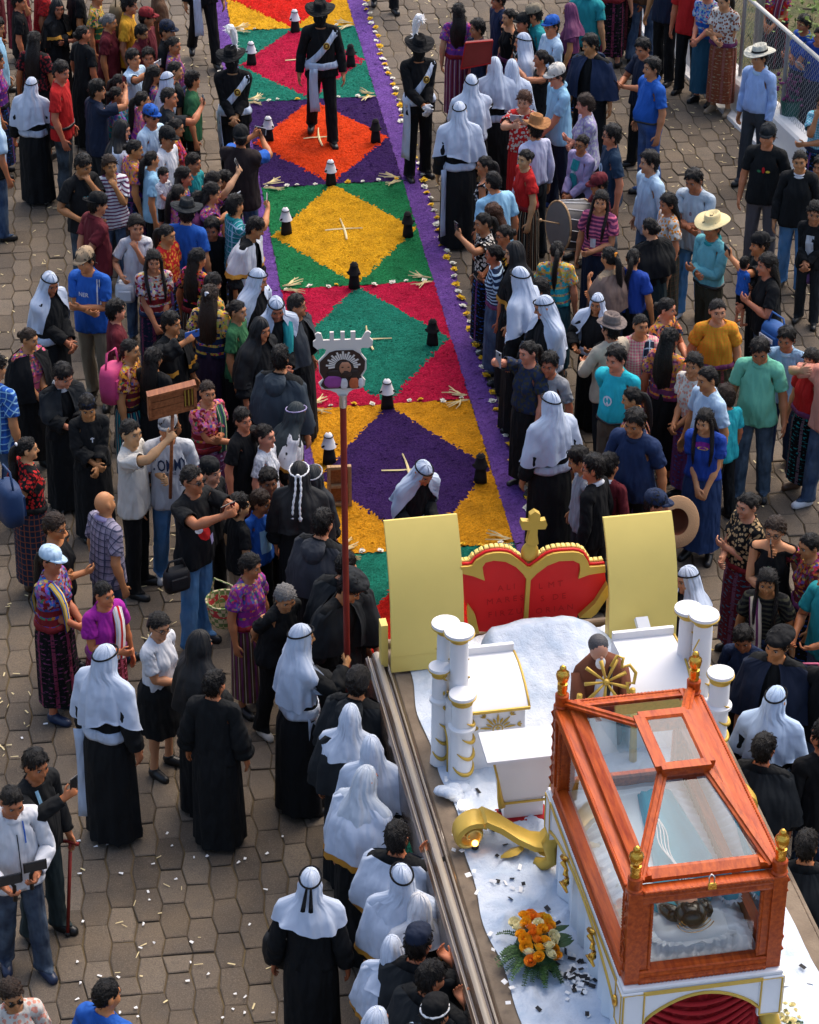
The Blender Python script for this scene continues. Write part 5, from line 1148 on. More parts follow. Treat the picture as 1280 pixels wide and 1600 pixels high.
# keep the face and the hands finer than the trunk and legs
BODY.V, BODY.T = decimate(FV, FQ, .030)
BODY0 = (BODY.V.copy(), BODY.T.copy())
ARMU = {}
def arm_u(V, side): r = V * np.array([side, 1, 1]) - SH; u = r @ AD; return u, np.linalg.norm(r - np.outer(u, AD), axis=1)
def eye_bits():
 """eyeballs, irises and brows as extra faces of the body"""
 vs_, fs, mi = [], [], []
 def addmb(mb, m):
  n = len(vs_); vs_.extend([tuple(v) for v in mb.v])
  for f in mb.f:
   for k in range(1, len(f) - 1): fs.append((f[0] + n, f[k] + n, f[k + 1] + n)); mi.append(m)
 for sd in (-1, 1):
  b = MB(); b.ell((sd * .033, -.0815, 1.6055), (.0145, .0085, .0075), 8, 6); addmb(b, 1)
  b = MB(); b.ell((sd * .033, -.0885, 1.6055), (.0068, .0028, .0068), 8, 5); addmb(b, 2)
  b = MB(); b.tube([(sd * .019, -.0985, 1.6275), (sd * .034, -.0965, 1.6315), (sd * .052, -.080, 1.6275)], [.0030, .0036, .0020], 5); addmb(b, 2)
  b = MB(); b.tube([(sd * .0185, -.0885, 1.611), (sd * .033, -.0925, 1.6145), (sd * .049, -.083, 1.610)], [.0018, .0026, .0018], 4); addmb(b, 2)
 return np.array(vs_), np.array(fs), mi
_ev, _ef, _em = eye_bits()
_lip = ((np.abs(BODY.V[:, 0]) < .019) & (BODY.V[:, 1] < -.080) & (BODY.V[:, 2] > 1.530) & (BODY.V[:, 2] < 1.5545))
_bm = np.where(_lip[BODY.T].all(1), 3, 0)
BODY.MI = np.concatenate([_bm, _em]); n0 = len(BODY.V)
BODY.V = np.vstack([BODY.V, _ev]); BODY.T = np.vstack([BODY.T, _ef + n0])
_z = BODY.V[:, 2]; _cov = np.where(np.abs(BODY.V[:, 0]) < .205, sst(.10, .14, _z) * (1 - sst(1.34, 1.39, _z)), 0); _cov[n0:] = 0
_cov[(np.abs(BODY.V[:, 0]) > .17) & (_z > 1.2)] *= .3
for _sd in (1, -1):
 _u, _dd = arm_u(BODY.V, _sd); _k = (_u > .0) & (_u < .15) & (_dd < .1) & (BODY.V[:, 0] * _sd > .12) & (_z < 1.375); _cov[_k] = np.maximum(_cov[_k], .9)
BODY.W = weights(BODY.V); BODY.V = BODY.V - vnormals(BODY.V, BODY.T) * (_cov * .009)[:, None]; BODY.W[n0:] = 0; BODY.W[n0:, 4] = 1; BODY.MATS = [M['skin'], M['eye_white'], M['eye_dark'], M['lips']]
# ---- garments cut from the body surface
def cut(V, T, planes):
 """bisect away everything on the positive side of each (co, no) plane; keep is applied as nested cuts"""
 import bmesh
 me = mesh_np('tmp', V, tris=T); bm = bmesh.new(); bm.from_mesh(me); bpy.data.meshes.remove(me)
 for co, no, *fl in planes:
  if fl:   # only the arm on this side, not the trunk the plane also crosses
   sd = fl[0]; P = np.array([v.co[:] for v in bm.verts]); u, d = arm_u(P, sd); on = (d < .105) & (u > .02) & (P[:, 0] * sd > .19) | (u > .3) & (P[:, 0] * sd > .26)
   vs_ = [v for v, k in zip(bm.verts, on) if k]; st = set(vs_); es = [e for e in bm.edges if e.verts[0] in st and e.verts[1] in st]; fs = [f for f in bm.faces if all(v in st for v in f.verts)]
   geom = vs_ + es + fs
  else: geom = bm.verts[:] + bm.edges[:] + bm.faces[:]
  bmesh.ops.bisect_plane(bm, geom=geom, plane_co=co, plane_no=no, clear_outer=True, dist=1e-5)
 bmesh.ops.triangulate(bm, faces=bm.faces[:]); bm.verts.ensure_lookup_table(); bm.verts.index_update()
 V = np.array([v.co[:] for v in bm.verts]); T = np.array([[v.index for v in f.verts] for f in bm.faces]); bm.free()
 return V, T
def rim(V, T, W, REST, depth=.012):
 """turn open borders inward a little so hems have thickness"""
 E = np.concatenate([T[:, [0, 1]], T[:, [1, 2]], T[:, [2, 0]]]); key = np.sort(E, 1); _, inv, cn = np.unique(key, axis=0, return_inverse=True, return_counts=True)
 B = E[cn[inv.ravel()] == 1]
 if len(B) == 0: return V, T, W, REST
 u = np.unique(B); N = vnormals(V, T); mp = {a: len(V) + i for i, a in enumerate(u)}
 V2 = np.vstack([V, V[u] - N[u] * depth]); W2 = np.vstack([W, W[u]]); R2 = np.vstack([REST, REST[u]])
 T2 = [(b, a, mp[a]) for a, b in B] + [(b, mp[a], mp[b]) for a, b in B]
 return V2, np.vstack([T, np.array(T2)]), W2, R2
_FB = None
def push_out(V, dmin):
 """keep cloth at least dmin outside the body surface"""
 global _FB
 if _FB is None: _FB = BVHTree.FromPolygons([tuple(v) for v in BODY0[0]], [tuple(t) for t in BODY0[1]])
 V = V.copy()
 for i, v in enumerate(V):
  p, n, _, d = _FB.find_nearest(Vector(v))
  s = (Vector(v) - p).dot(n)
  if s < dmin: V[i] = np.array(Vector(v) + n * (dmin - s))
 return V
def garment(sel, planes, off, smooth_it, ratio, jit=0.0, shape=None, seed=0, rm=True, unpoke=.0):
 V, T, _ = sub_tri(FV, FT_, sel(FV)); V, T = decimate(V, T, ratio, True); V, T = cut(V, T, planes)
 base = V.copy(); W = weights(base); N = vnormals(V, T)
 o = off(base) if callable(off) else off
 E = np.concatenate([T[:, [0, 1]], T[:, [1, 2]], T[:, [2, 0]]]); key = np.sort(E, 1); _, inv, cn = np.unique(key, axis=0, return_inverse=True, return_counts=True); bd = np.unique(E[cn[inv.ravel()] == 1])
 V = relax(V, T, smooth_it, .5, bd) + N * (o[:, None] if hasattr(o, '__len__') else o)
 if shape: V = shape(V, base)
 if unpoke: V = push_out(V, unpoke)
 REST = V.copy()
 u, d = arm_u(V, 1); u2, d2 = arm_u(V, -1)
 if rm: V, T, W, REST = rim(V, T, W, REST)
 g_ = Tmpl(); g_.V, g_.T, g_.W, g_.REST = V, T, W, REST; return g_
def neck_ok(V): return ~((V[:, 2] > 1.43) & (np.abs(V[:, 0]) < .062) & (V[:, 2] > 1.458 + V[:, 1] * .35))
def top_sel(slv):
 def f(V):
  k = (V[:, 2] > .70) & neck_ok(V) & (V[:, 2] < 1.50)
  for sd in (1, -1):
   u, d = arm_u(V, sd); onarm = (V[:, 0] * sd > .2) & (u > .06) | (u > .3) & (V[:, 0] * sd > .25)
   k &= ~(onarm & (u > slv + .04))
  k &= ~((np.abs(V[:, 0]) < .25) & (V[:, 2] < .78)); return k
 return f
def slv_planes(slv): return [(SH + AD * slv, AD, 1), ((SH + AD * slv) * MIR, AD * MIR, -1)]
NECKP = [((0, -.02, 1.468), (0, -.40, 1))]
def torso_shape(loose, hem, aloose=0.0, slv=.5):
 def f(V, B):
  z = B[:, 2]; V = V.copy()
  tor = (np.abs(B[:, 0]) < .20) & (z < 1.36)
  k = sst(1.30, 1.02, z) * tor if False else np.where(tor, 1 - sst(1.02, 1.32, z), 0)
  a = np.arctan2(B[:, 1], B[:, 0]); wv = 1 + .35 * np.sin(a * 5 + z * 9) + .25 * np.sin(a * 9 - z * 23)
  d = np.c_[np.cos(a), np.sin(a) * .9, 0 * a]; V += d * (k * loose * wv)[:, None]
  for sd in (1, -1):
   u, dd = arm_u(B, sd); on = (B[:, 0] * sd > .18) & (u > .05); N_ = B * np.array([sd, 1, 1]) - SH - np.outer(u, AD); N_ = N_ * np.array([sd, 1, 1]); N_ /= np.linalg.norm(N_, axis=1, keepdims=True) + 1e-9
   kk = np.where(on, sst(.0, 1.0, u / max(slv, .1)) * aloose * (1 + .25 * np.sin(u * 60 + dd * 30)), 0); V += N_ * kk[:, None]
  return V
 return f
def hem_plane(z): return [((0, 0, z), (0, 0, -1))]
G = {}
def build_garments():
 G['tee'] = garment(top_sel(.19), slv_planes(.19) + NECKP + hem_plane(.84), .013, 6, .042, shape=torso_shape(.020, .84, .016, .19), unpoke=.008)
 G['tee_in'] = garment(top_sel(.20), slv_planes(.20) + NECKP + hem_plane(.97), .011, 5, .042, shape=torso_shape(.012, .97, .014, .20), unpoke=.008)
 G['shirt'] = garment(top_sel(.505), slv_planes(.505) + NECKP + hem_plane(.84), .014, 6, .042, shape=torso_shape(.020, .84, .012, .5), unpoke=.008)
 G['shirt_in'] = garment(top_sel(.505), slv_planes(.505) + NECKP + hem_plane(.965), .012, 5, .042, shape=torso_shape(.014, .965, .012, .5), unpoke=.008)
 G['huipil'] = garment(top_sel(.17), slv_planes(.17) + [((0, -.02, 1.452), (0, -.55, 1))] + hem_plane(.98), .015, 8, .042, shape=torso_shape(.022, .97, .030, .17), unpoke=.008)
 G['tunic'] = garment(top_sel(.50), slv_planes(.50) + NECKP + hem_plane(.93), .015, 8, .042, shape=torso_shape(.020, .93, .026, .5), unpoke=.008)
 G['wide'] = garment(top_sel(.46), slv_planes(.46) + NECKP + hem_plane(.88), .016, 10, .042, shape=torso_shape(.024, .90, .044, .45), unpoke=.008)
 G['tank'] = garment(top_sel(.02), slv_planes(.02) + [((0, -.02, 1.425), (0, -.6, 1))] + hem_plane(.86), .011, 5, .042, shape=torso_shape(.012, .86), unpoke=.008)
 def leg_shape(V, B):
  V = V.copy(); z = B[:, 2]
  for sd in (1, -1):
   on = (B[:, 0] * sd > .0) & (z < .80); c = np.c_[np.where(z > .47, np.interp(z, [.47, .9], [.094, .088]), np.interp(z, [.08, .47], [.098, .094])) * sd, np.interp(z, [.08, .3, .5, .9], [.02, .01, 0, 0])]
   d = B[:, :2] - c; d /= np.linalg.norm(d, axis=1, keepdims=True) + 1e-9
   k = np.where(on, np.interp(z, [.06, .12, .3, .5, .8], [.026, .024, .016, .008, .002]) + .0025 * np.sin(z * 48 + np.arctan2(d[:, 1], d[:, 0]) * 2) * (z < .55), 0); V[:, :2] += d * k[:, None]
  return V
 G['trousers'] = garment(lambda V: (V[:, 2] < 1.05) & (V[:, 2] > .05) & (np.abs(V[:, 0]) < .26), [((0, 0, 1.0), (0, 0, 1)), ((0, 0, .065), (0, 0, -1))], .009, 4, .034, shape=leg_shape, unpoke=.007)
 G['shorts'] = garment(lambda V: (V[:, 2] < 1.05) & (V[:, 2] > .4) & (np.abs(V[:, 0]) < .26), [((0, 0, 1.0), (0, 0, 1)), ((0, 0, .50), (0, 0, -1))], .012, 4, .034, shape=leg_shape, unpoke=.007)
 for nm, z in (('shoe', .085),):
  def shoe_off(B): return np.where(B[:, 2] < .03, .010, .008)
  for sd, s_ in ((1, 'l'), (-1, 'r')):
   def flat(V, B):
    V = V.copy(); V[:, 2] = np.maximum(V[:, 2], .004); low = V[:, 2] < .018; V[low, 2] = .002; return V
   G[nm + s_] = garment(lambda V, sd=sd: (V[:, 2] < .14) & (V[:, 0] * sd > 0), [((0, .03, z), (0, .25, 1))], shoe_off, 3, .10, shape=flat)
 def hairline(V, low=1.50, front=1.668): return V[:, 2] + .006 * np.sin(V[:, 0] * 210 + 1) * (V[:, 1] < 0) + .004 * np.sin(V[:, 0] * 470) - .010 * np.clip((np.abs(V[:, 0]) - .03) / .03, 0, 1) * (V[:, 1] < -.05) * -1 > np.interp(V[:, 1], [-.115, -.085, -.055, -.02, .0, .018, .035, .10], [front + .006, front, front - .018, 1.60, 1.575, 1.565, low + .02, low])
 def vol(amt, top=.0):
  def f(B):
   n = np.array([mnoise.noise(Vector((b[0] * 55, b[1] * 30, b[2] * 40))) for b in B]); a = np.arctan2(B[:, 1], B[:, 0])
   return amt + top * sst(1.62, 1.70, B[:, 2]) + n * (.35 * amt + .004) + .003 * np.sin(a * 26 + B[:, 2] * 60)
  return f
 hs = lambda low, front: (lambda V: hairline(V, low, front) & (V[:, 2] > 1.45) & ~((np.abs(V[:, 0]) > .072) & (V[:, 2] < 1.625) & (np.abs(V[:, 1] - .008) < .028)))
 G['hair_short'] = garment(hs(1.515, 1.672), [], vol(.012, .022), 1, .17)
 G['hair_crop'] = garment(hs(1.53, 1.674), [], vol(.007, .007), 1, .15)
 G['hair_full'] = garment(hs(1.495, 1.668), [], vol(.016, .014), 1, .17)
 def strands(g_, n, back, L, seed):
  """locks of hair laid over the cap, so it does not read as a shell"""
  rg = np.random.default_rng(seed); N = vnormals(g_.V, g_.T); Q = (g_.T[:, 0] >= 0).nonzero()[0]; vs_, fs = [], []
  for t in rg.choice(Q, n):
   i = g_.T[t][0]; p, nn = g_.V[i], N[i]
   if nn @ (p - np.array([0, 0, 1.6])) < 0: continue
   d = (np.array([0, .13, 1.60]) - p) if back else (p - np.array([0, .045, 1.75])) * np.array([1, 1, .8]); d = d + rg.normal(0, .03, 3); d -= nn * (d @ nn); d /= np.linalg.norm(d) + 1e-9; s_ = np.cross(d, nn); l = L * rg.uniform(.6, 1.3); w_ = rg.uniform(.004, .008); k = len(vs_) + len(g_.V); h = rg.uniform(.004, .010) * (.6 if back else 1)
   vs_ += [p - s_ * w_, p + nn * h * .6, p + s_ * w_, p + d * l * .55 - s_ * w_ * .7 + nn * h * .5, p + d * l * .55 + nn * h * 1.2, p + d * l * .55 + s_ * w_ * .7 + nn * h * .5, p + d * l + nn * h * .15 - nn * .002]
   fs += [(k, k + 1, k + 4), (k, k + 4, k + 3), (k + 1, k + 2, k + 5), (k + 1, k + 5, k + 4), (k + 3, k + 4, k + 6), (k + 4, k + 5, k + 6)]
  m = len(vs_); W = np.zeros((m, 21)); W[:, 4] = 1; g_.V = np.vstack([g_.V, vs_]); g_.T = np.vstack([g_.T, fs]); g_.W = np.vstack([g_.W, W]); g_.REST = g_.V.copy()
 strands(G['hair_short'], 260, False, .034, 1); strands(G['hair_full'], 240, True, .055, 2); strands(G['hair_crop'], 200, True, .040, 3)
 def curly(B): return .022 + .010 * np.sin(B[:, 0] * 190 + B[:, 2] * 60) * np.sin(B[:, 1] * 180 + B[:, 2] * 110) + .008 * sst(1.6, 1.7, B[:, 2])
 G['hair_curly'] = garment(hs(1.50, 1.662), [], curly, 1, .22)
 G['mask'] = garment(lambda V: (V[:, 2] > 1.44) & ~((V[:, 2] < 1.47) & (np.abs(V[:, 0]) > .09)), [((0, 0, 1.455), (0, 0, -1))], .008, 3, .09)
build_garments()
# ---- posing
def frame_(d, p):
 d = d / np.linalg.norm(d); p = p - d * (p @ d); p = p / (np.linalg.norm(p) + 1e-9); return np.stack([d, p, np.cross(d, p)], 1)
def rotm(rx=0, ry=0, rz=0): return np.array(Euler((rx, ry, rz)).to_matrix())
def swing(a, b):
 return np.array(Vector(a).rotation_difference(Vector(b)).to_matrix())
POSES = {  # hand targets relative to the body (person facing -Y, x>0 = its left): left xyz, left palm, right xyz, right palm, finger curl l, r
 'down':   ((.27, -.03, .86), (-1, 0, 0), (-.27, -.03, .86), (1, 0, 0), .15, .15),
 'walk':   ((.26, -.16, .90), (-1, 0, 0), (-.27, .12, .88), (1, 0, 0), .3, .3),
 'clasp':  ((.035, -.24, .98), (-.4, .9, 0), (-.035, -.25, .99), (.4, .9, 0), .5, .6),
 'clasp_lo': ((.04, -.20, .86), (-.4, .9, 0), (-.03, -.21, .87), (.4, .9, 0), .5, .6),
 'folded': ((-.055, -.19, 1.15), (0, .9, .3), (.05, -.235, 1.12), (0, .9, .3), .4, .4),
 'phone_r': ((.25, -.08, .88), (-1, 0, 0), (-.10, -.36, 1.52), (.8, .1, .3), .2, .75),
 'phone_l': ((.10, -.36, 1.52), (-.8, .1, .3), (-.25, -.08, .88), (1, 0, 0), .75, .2),
 'phone_2': ((.07, -.42, 1.47), (-.8, .2, .2), (-.07, -.42, 1.47), (.8, .2, .2), .7, .7),
 'phone_hi': ((.20, -.06, .95), (-1, 0, 0), (-.08, -.28, 1.72), (.8, .2, .2), .2, .7),
 'text':   ((.06, -.31, 1.13), (-.5, .3, .8), (-.05, -.31, 1.13), (.5, .3, .8), .6, .6),
 'text_r': ((.25, -.05, .87), (-1, 0, 0), (-.08, -.32, 1.20), (.6, .3, .7), .2, .6),
 'hip':    ((.24, .02, .98), (-1, 0, 0), (-.26, -.03, .86), (1, 0, 0), .4, .2),
 'pockets': ((.21, -.05, .88), (-1, 0, 0), (-.21, -.05, .88), (1, 0, 0), .3, .3),
 'behind': ((.05, .16, .92), (0, -1, 0), (-.05, .17, .93), (0, -1, 0), .4, .4),
 'hold':   ((.10, -.27, 1.10), (-.5, .3, .8), (-.14, -.28, 1.08), (.5, .3, .8), .5, .5),
 'belly_r': ((.26, -.03, .87), (-1, 0, 0), (.02, -.21, 1.06), (.3, .9, .2), .2, .4),
 'belly_l': ((-.02, -.21, 1.06), (-.3, .9, .2), (-.26, -.03, .87), (1, 0, 0), .4, .2),
 'chin':   ((-.10, -.20, 1.12), (0, .9, .3), (-.03, -.17, 1.45), (.2, .8, .3), .3, .7),
 'pole_r': ((.05, -.33, 1.10), (-.6, .5, .0), (-.14, -.35, 1.36), (.8, .3, 0), .85, .85),
 'pole_up': ((.05, -.30, 1.15), (-.6, .5, .0), (-.04, -.40, 1.60), (.8, .3, 0), .85, .85),
 'carry_r': ((.24, -.06, .90), (-1, 0, 0), (-.21, -.14, 1.40), (.3, 0, .9), .2, .5),
 'eat':    ((.03, -.16, 1.38), (-.4, .8, 0), (-.20, -.20, 1.05), (.8, .3, 0), .6, .4),
 'baby':   ((.05, -.24, 1.22), (-.5, .8, .3), (-.10, -.26, 1.10), (.2, .8, .5), .3, .3),
 'wave':   ((.25, -.05, .90), (-1, 0, 0), (-.22, -.20, 1.42), (.6, .6, .1), .2, .3),
}
def pose_mats(pose, yaw=0, pitch=0, roll=0, lean=0, twist=0, stride=0, rs=None):
 """global 3x3 + origin for every bone"""
 rs = rs or random; J = [b.copy() for b in BH]; Rm = [np.eye(3)] * 21; O = [None] * 21
 P = POSES[pose]
 Rm[0] = np.eye(3); Rm[1] = rotm(lean * .5, 0, twist * .4); Rm[2] = rotm(lean, 0, twist)
 Rm[3] = rotm(lean * .7 + pitch * .4, roll * .4, twist + yaw * .45); Rm[4] = rotm(lean * .4 + pitch, roll, twist + yaw)
 O[0] = J[0]
 def setO(b): p = PAR[b]; O[b] = O[p] + Rm[p] @ (BH[b] - BH[p])
 for b in (1, 2, 3, 4): setO(b)
 for side, base, tgt, palm, curl in ((1, 5, P[0], P[1], P[4]), (-1, 10, P[2], P[3], P[5])):
  setO(base); s = O[base]; T = np.array(tgt, float) + np.array([rs.uniform(-.03, .03) for _ in range(3)])
  pr = np.array(palm, float)
  if T[2] > 1.0 or abs(T[0]) < .12: T = Rm[2] @ (T - BH[2]) + O[2]; pr = Rm[2] @ pr
  v = T - s; L = np.linalg.norm(v); mx = (UA + FA) * .985
  if L > mx: v = v * mx / L; L = mx
  if L < .12: v = v / L * .12; L = .12
  d = v / L; ca = np.clip((UA * UA + L * L - FA * FA) / (2 * UA * L), -1, 1)
  pole = np.array([.75 * side, .55, -.45]) if T[2] > 1.0 else np.array([.35 * side, 1.0, -.1])
  pole = pole - d * (pole @ d); pole /= np.linalg.norm(pole)
  e = s + d * (UA * ca) + pole * (UA * sqrt(1 - ca * ca)); d1 = (e - s) / UA; d2 = (s + v - e) / FA; d2 /= np.linalg.norm(d2)
  ad = AD * np.array([side, 1, 1]); r0 = np.array([0, 1.0, 0])
  p1 = pole if np.linalg.norm(np.cross(pole, d1)) > .05 else np.array([0, 1.0, 0])
  Rm[base] = frame_(d1, p1) @ frame_(ad, r0).T
  an = ANI * np.array([side, 1, 1]); hd = d2 + np.array([0, 0, 0])
  pn = pr - d2 * (pr @ d2); pn = pn / (np.linalg.norm(pn) + 1e-9)
  Fh = frame_(d2, pn) @ frame_(ad, an).T; Fe = swing(Rm[base] @ ad, d2) @ Rm[base]
  qa, qb = Matrix(Fe.tolist()).to_quaternion(), Matrix(Fh.tolist()).to_quaternion()
  Rm[base + 1] = np.array(qa.slerp(qb, .55).to_matrix()); Rm[base + 1] = swing(Rm[base + 1] @ ad, d2) @ Rm[base + 1]
  Rm[base + 2] = Fh
  ax = np.cross(ad, an)
  for b, k in ((base + 3, curl * 1.1), (base + 4, curl * 2.2)):
   Rm[b] = Rm[base + 2] @ np.array(Matrix.Rotation(k, 3, Vector(ax)))
  for b in range(base + 1, base + 5): setO(b)
 for side, base in ((1, 15), (-1, 18)):
  setO(base); k = stride * side; Rm[base] = rotm(-k, 0, 0); sp = .035 * side
  kb = max(0, -k) * .9 + .03; Rm[base] = rotm(-k, -.03 * side, 0); Rm[base + 1] = rotm(-k + kb, -.02 * side, 0); Rm[base + 2] = rotm(max(0, -k) * .6, 0, .12 * side)
  setO(base + 1); setO(base + 2)
 return Rm, O
def skin(V, W, Rm, O):
 out = np.zeros_like(V)
 for b in range(21):
  w_ = W[:, b]; k = w_ > 1e-4
  if k.any(): out[k] += w_[k, None] * ((V[k] - BH[b]) @ Rm[b].T + O[b])
 return out
def head_xf(V, Rm, O): return (V - BH[4]) @ Rm[4].T + O[4]
def chest_xf(V, Rm, O): return (V - BH[2]) @ Rm[2].T + O[2]
def morph(V, sex, belly=0.0, fat=0.0, child=0.0):
 """body build: applied to body and garments alike, before posing"""
 V = V.copy(); z = V[:, 2]; tor = np.where(np.abs(V[:, 0]) < .24, 1.0, 0) * sst(.75, .9, z) * (1 - sst(1.38, 1.44, z))
 if sex == 'f':
  V[:, 0] *= 1 - .07 * sst(1.2, 1.38, z) * (1 - sst(1.42, 1.48, z))
  b = np.exp(-((np.abs(V[:, 0]) - .075) / .055) ** 2 - ((z - 1.235) / .06) ** 2) * (V[:, 1] < -.02); V[:, 1] -= .040 * b
  hp = np.exp(-((z - .90) / .10) ** 2) * (np.abs(V[:, 0]) < .24); V[:, 0] *= 1 + .07 * hp; V[:, 1] *= 1 + .06 * hp
 if belly: 
  b = np.exp(-((z - 1.06) / .13) ** 2 - (V[:, 0] / .15) ** 2) * (V[:, 1] < .03); V[:, 1] -= belly * .09 * b
 if fat:
  k = tor * fat; V[:, 0] *= 1 + .13 * k; V[:, 1] *= 1 + .18 * k
 if child:
  hd = sst(1.44, 1.50, z)[:, None]; c = np.array([0, 0, 1.46]); V = V + hd * (V - c) * (.30 * child)
 return V
# ---- lofted cloth: skirts, robes, capes, veils
def ring_mesh(rings, closed=True, rest=None, flip=False):
 n = len(rings[0]); m = len(rings); V = np.array([p for r in rings for p in r], float); Q = []
 for k in range(m - 1):
  for i in range(n if closed else n - 1):
   j = (i + 1) % n; q = (k * n + i, k * n + j, (k + 1) * n + j, (k + 1) * n + i); Q.append(q[::-1] if flip else q)
 return V, np.array(Q)
def skirt_rings(z0, z1, w0, d0, w1, d1, n=36, m=12, pleat=.012, np_=11, seed=0, lean=0):
 rg = np.random.default_rng(seed); ph = rg.uniform(0, 6.28, 4); rings, rest = [], []
 a = np.linspace(0, 2 * pi, n, endpoint=False)
 for k in range(m):
  t = k / (m - 1); z = z0 + (z1 - z0) * t; e = sst(0, .22, t); w_ = w0 + (w1 - w0) * (.35 * t + .65 * e); d_ = d0 + (d1 - d0) * (.35 * t + .65 * e)
  f = pleat * (.15 + .85 * t) * (np.sin(a * np_ + ph[0] + .6 * sin(t * 3)) * .6 + .5 * np.sin(a * (np_ // 2 + 1) + ph[1]) + .35 * np.sin(a * (np_ * 2 - 3) + ph[2] + t))
  rings.append(np.c_[(w_ + f) * np.cos(a), .006 + (d_ + f) * np.sin(a), np.full(n, z) + (.008 * np.sin(a * 3 + ph[3]) if k == m - 1 else 0)])
  rest.append(np.c_[a * .2, np.zeros(n), np.full(n, z)])
 return rings, rest
def veil_mesh(kind, seed=0):
 """head cloth in head space (template coordinates); opening toward -Y"""
 rg = np.random.default_rng(seed); ph = rg.uniform(0, 6.28, 6)
 n = 48; prof = {'long': [(1.717, .0008), (1.713, .035), (1.698, .060), (1.670, .081), (1.635, .093), (1.59, .099), (1.54, .104), (1.49, .122), (1.44, .150), (1.39, .180), (1.35, .192), (1.31, .200), (1.26, .208), (1.22, .213), (1.18, .218), (1.14, .222), (1.10, .226)],
     'short': [(1.717, .0008), (1.713, .035), (1.698, .060), (1.670, .081), (1.635, .093), (1.59, .099), (1.54, .104), (1.49, .118), (1.44, .155), (1.39, .195), (1.34, .222), (1.29, .240)],
     'hood': [(1.723, .0008), (1.718, .040), (1.700, .068), (1.668, .090), (1.63, .103), (1.585, .110), (1.535, .112), (1.485, .122), (1.44, .158), (1.40, .200), (1.35, .228), (1.27, .252), (1.18, .268), (1.08, .280)]}[kind]
 rings, rest, op = [], [], []
 for k, (z, r) in enumerate(prof):
  t = sst(1.50, 1.15, z) if False else float(np.clip((1.50 - z) / .35, 0, 1)); hd = float(np.clip((z - 1.44) / .1, 0, 1))
  half = float(np.interp(z, [1.10, 1.30, 1.42, 1.48, 1.53, 1.60, 1.640, 1.652, 1.66], [R(62), R(48), R(26), R(25), R(36), R(42), R(40), R(30), R(0.5)]))
  a = -pi / 2 + half + (2 * pi - 2 * half) * np.linspace(0, 1, n)
  f = 1 + t * (.085 * np.sin(a * 7 + ph[0] + t) + .060 * np.sin(a * 12 + ph[1]) + .06 * np.sin(a * 4 + ph[2])) + (1 - t) * .010 * np.sin(a * 9 + ph[3])
  sx = (.80 + .16 * float(np.exp(-((z - 1.575) / .045) ** 2))) * hd + 1.02 * (1 - hd); sy = 1.05 * hd + .74 * (1 - hd)
  bk = np.clip(np.sin(a), 0, 1) * t * .02
  zz = z + t * .05 * np.sin(a * 2 + ph[4]) * (k == len(prof) - 1) - (t * .10 * np.clip(-np.sin(a), 0, 1))
  rings.append(np.c_[r * f * sx * np.cos(a), .004 + .008 * (1 - hd) + r * f * sy * np.sin(a) + bk, zz]); rest.append(np.c_[a * .15, 0 * a, np.full(n, z)])
 V, Q = ring_mesh(rings, closed=False); return V, Q, np.vstack(rest)
def cape_rings(z0=1.445, z1=1.05, w1=.285, d1=.205, n=40, m=10, seed=0, open_=0.0):
 rg = np.random.default_rng(seed); ph = rg.uniform(0, 6.28, 4); rings, rest = [], []
 ks = np.linspace(0, 1, m)
 a = -pi / 2 + open_ + np.linspace(0, 2 * pi - 2 * open_, n, endpoint=open_ > 0)
 for t in ks:
  z = z0 + (z1 - z0) * t; w_ = float(np.interp(z, [1.0, 1.2, 1.30, 1.36, 1.41, 1.45], [w1, w1 * .96, w1 * .88, .222, .150, .078])); d_ = float(np.interp(z, [1.0, 1.2, 1.30, 1.36, 1.41, 1.45], [d1, d1 * .93, d1 * .80, .130, .096, .070]))
  f = 1 + t * (.05 * np.sin(a * 7 + ph[0]) + .035 * np.sin(a * 12 + ph[1]) + .03 * np.sin(a * 4 + ph[2]))
  rings.append(np.c_[w_ * f * np.cos(a), .005 + d_ * f * np.sin(a), np.full(n, z) - .03 * t * np.abs(np.cos(a))]); rest.append(np.c_[a * .2, 0 * a, np.full(n, z)])
 return rings, rest
# ------------------------------------------------------------------ dressing and placing a person
SKIN = {'a': (.42, .165, .072), 'b': (.35, .128, .054), 'c': (.48, .22, .115), 'd': (.25, .09, .038)}
HAIRC = {'k': (.0065, .0050, .0045), 'b': (.035, .018, .010), 'r': (.085, .030, .012), 'g': (.22, .215, .21), 'w': (.45, .44, .43)}
K = dict(black=(.0065, .0075, .0085), jet=(.0045, .005, .006), coal=(.013, .016, .019), navy=(.012, .022, .055), dnavy=(.010, .016, .035), white=(.55, .57, .61), offw=(.50, .48, .44), grey=(.22, .23, .25), lgrey=(.40, .42, .45),
         red=(.42, .014, .014), dred=(.16, .012, .016), maroon=(.10, .012, .018), blue=(.015, .085, .36), rblue=(.012, .045, .26), sky=(.24, .45, .62), lblue=(.38, .52, .66), teal=(.015, .22, .24), aqua=(.02, .34, .40), mint=(.12, .38, .27), green=(.03, .12, .05),
         purple=(.11, .03, .20), violet=(.20, .02, .22), pink=(.55, .12, .20), salmon=(.55, .24, .18), orange=(.60, .22, .03), mustard=(.52, .26, .02), yellow=(.6, .42, .05), brown=(.085, .045, .025), tan=(.30, .22, .14), khaki=(.20, .17, .12), olive=(.035, .035, .022),
         jean=(.045, .12, .24), djean=(.018, .038, .085), bjean=(.05, .17, .36), veil=(.43, .50, .62), rust=(.20, .055, .025), lilac=(.28, .25, .42), char=(.035, .042, .05), gold=(.5, .25, .03), cream=(.55, .47, .36), plum=(.13, .03, .09))
def kc(c): return K[c] if isinstance(c, str) else c
PEOPLE = []
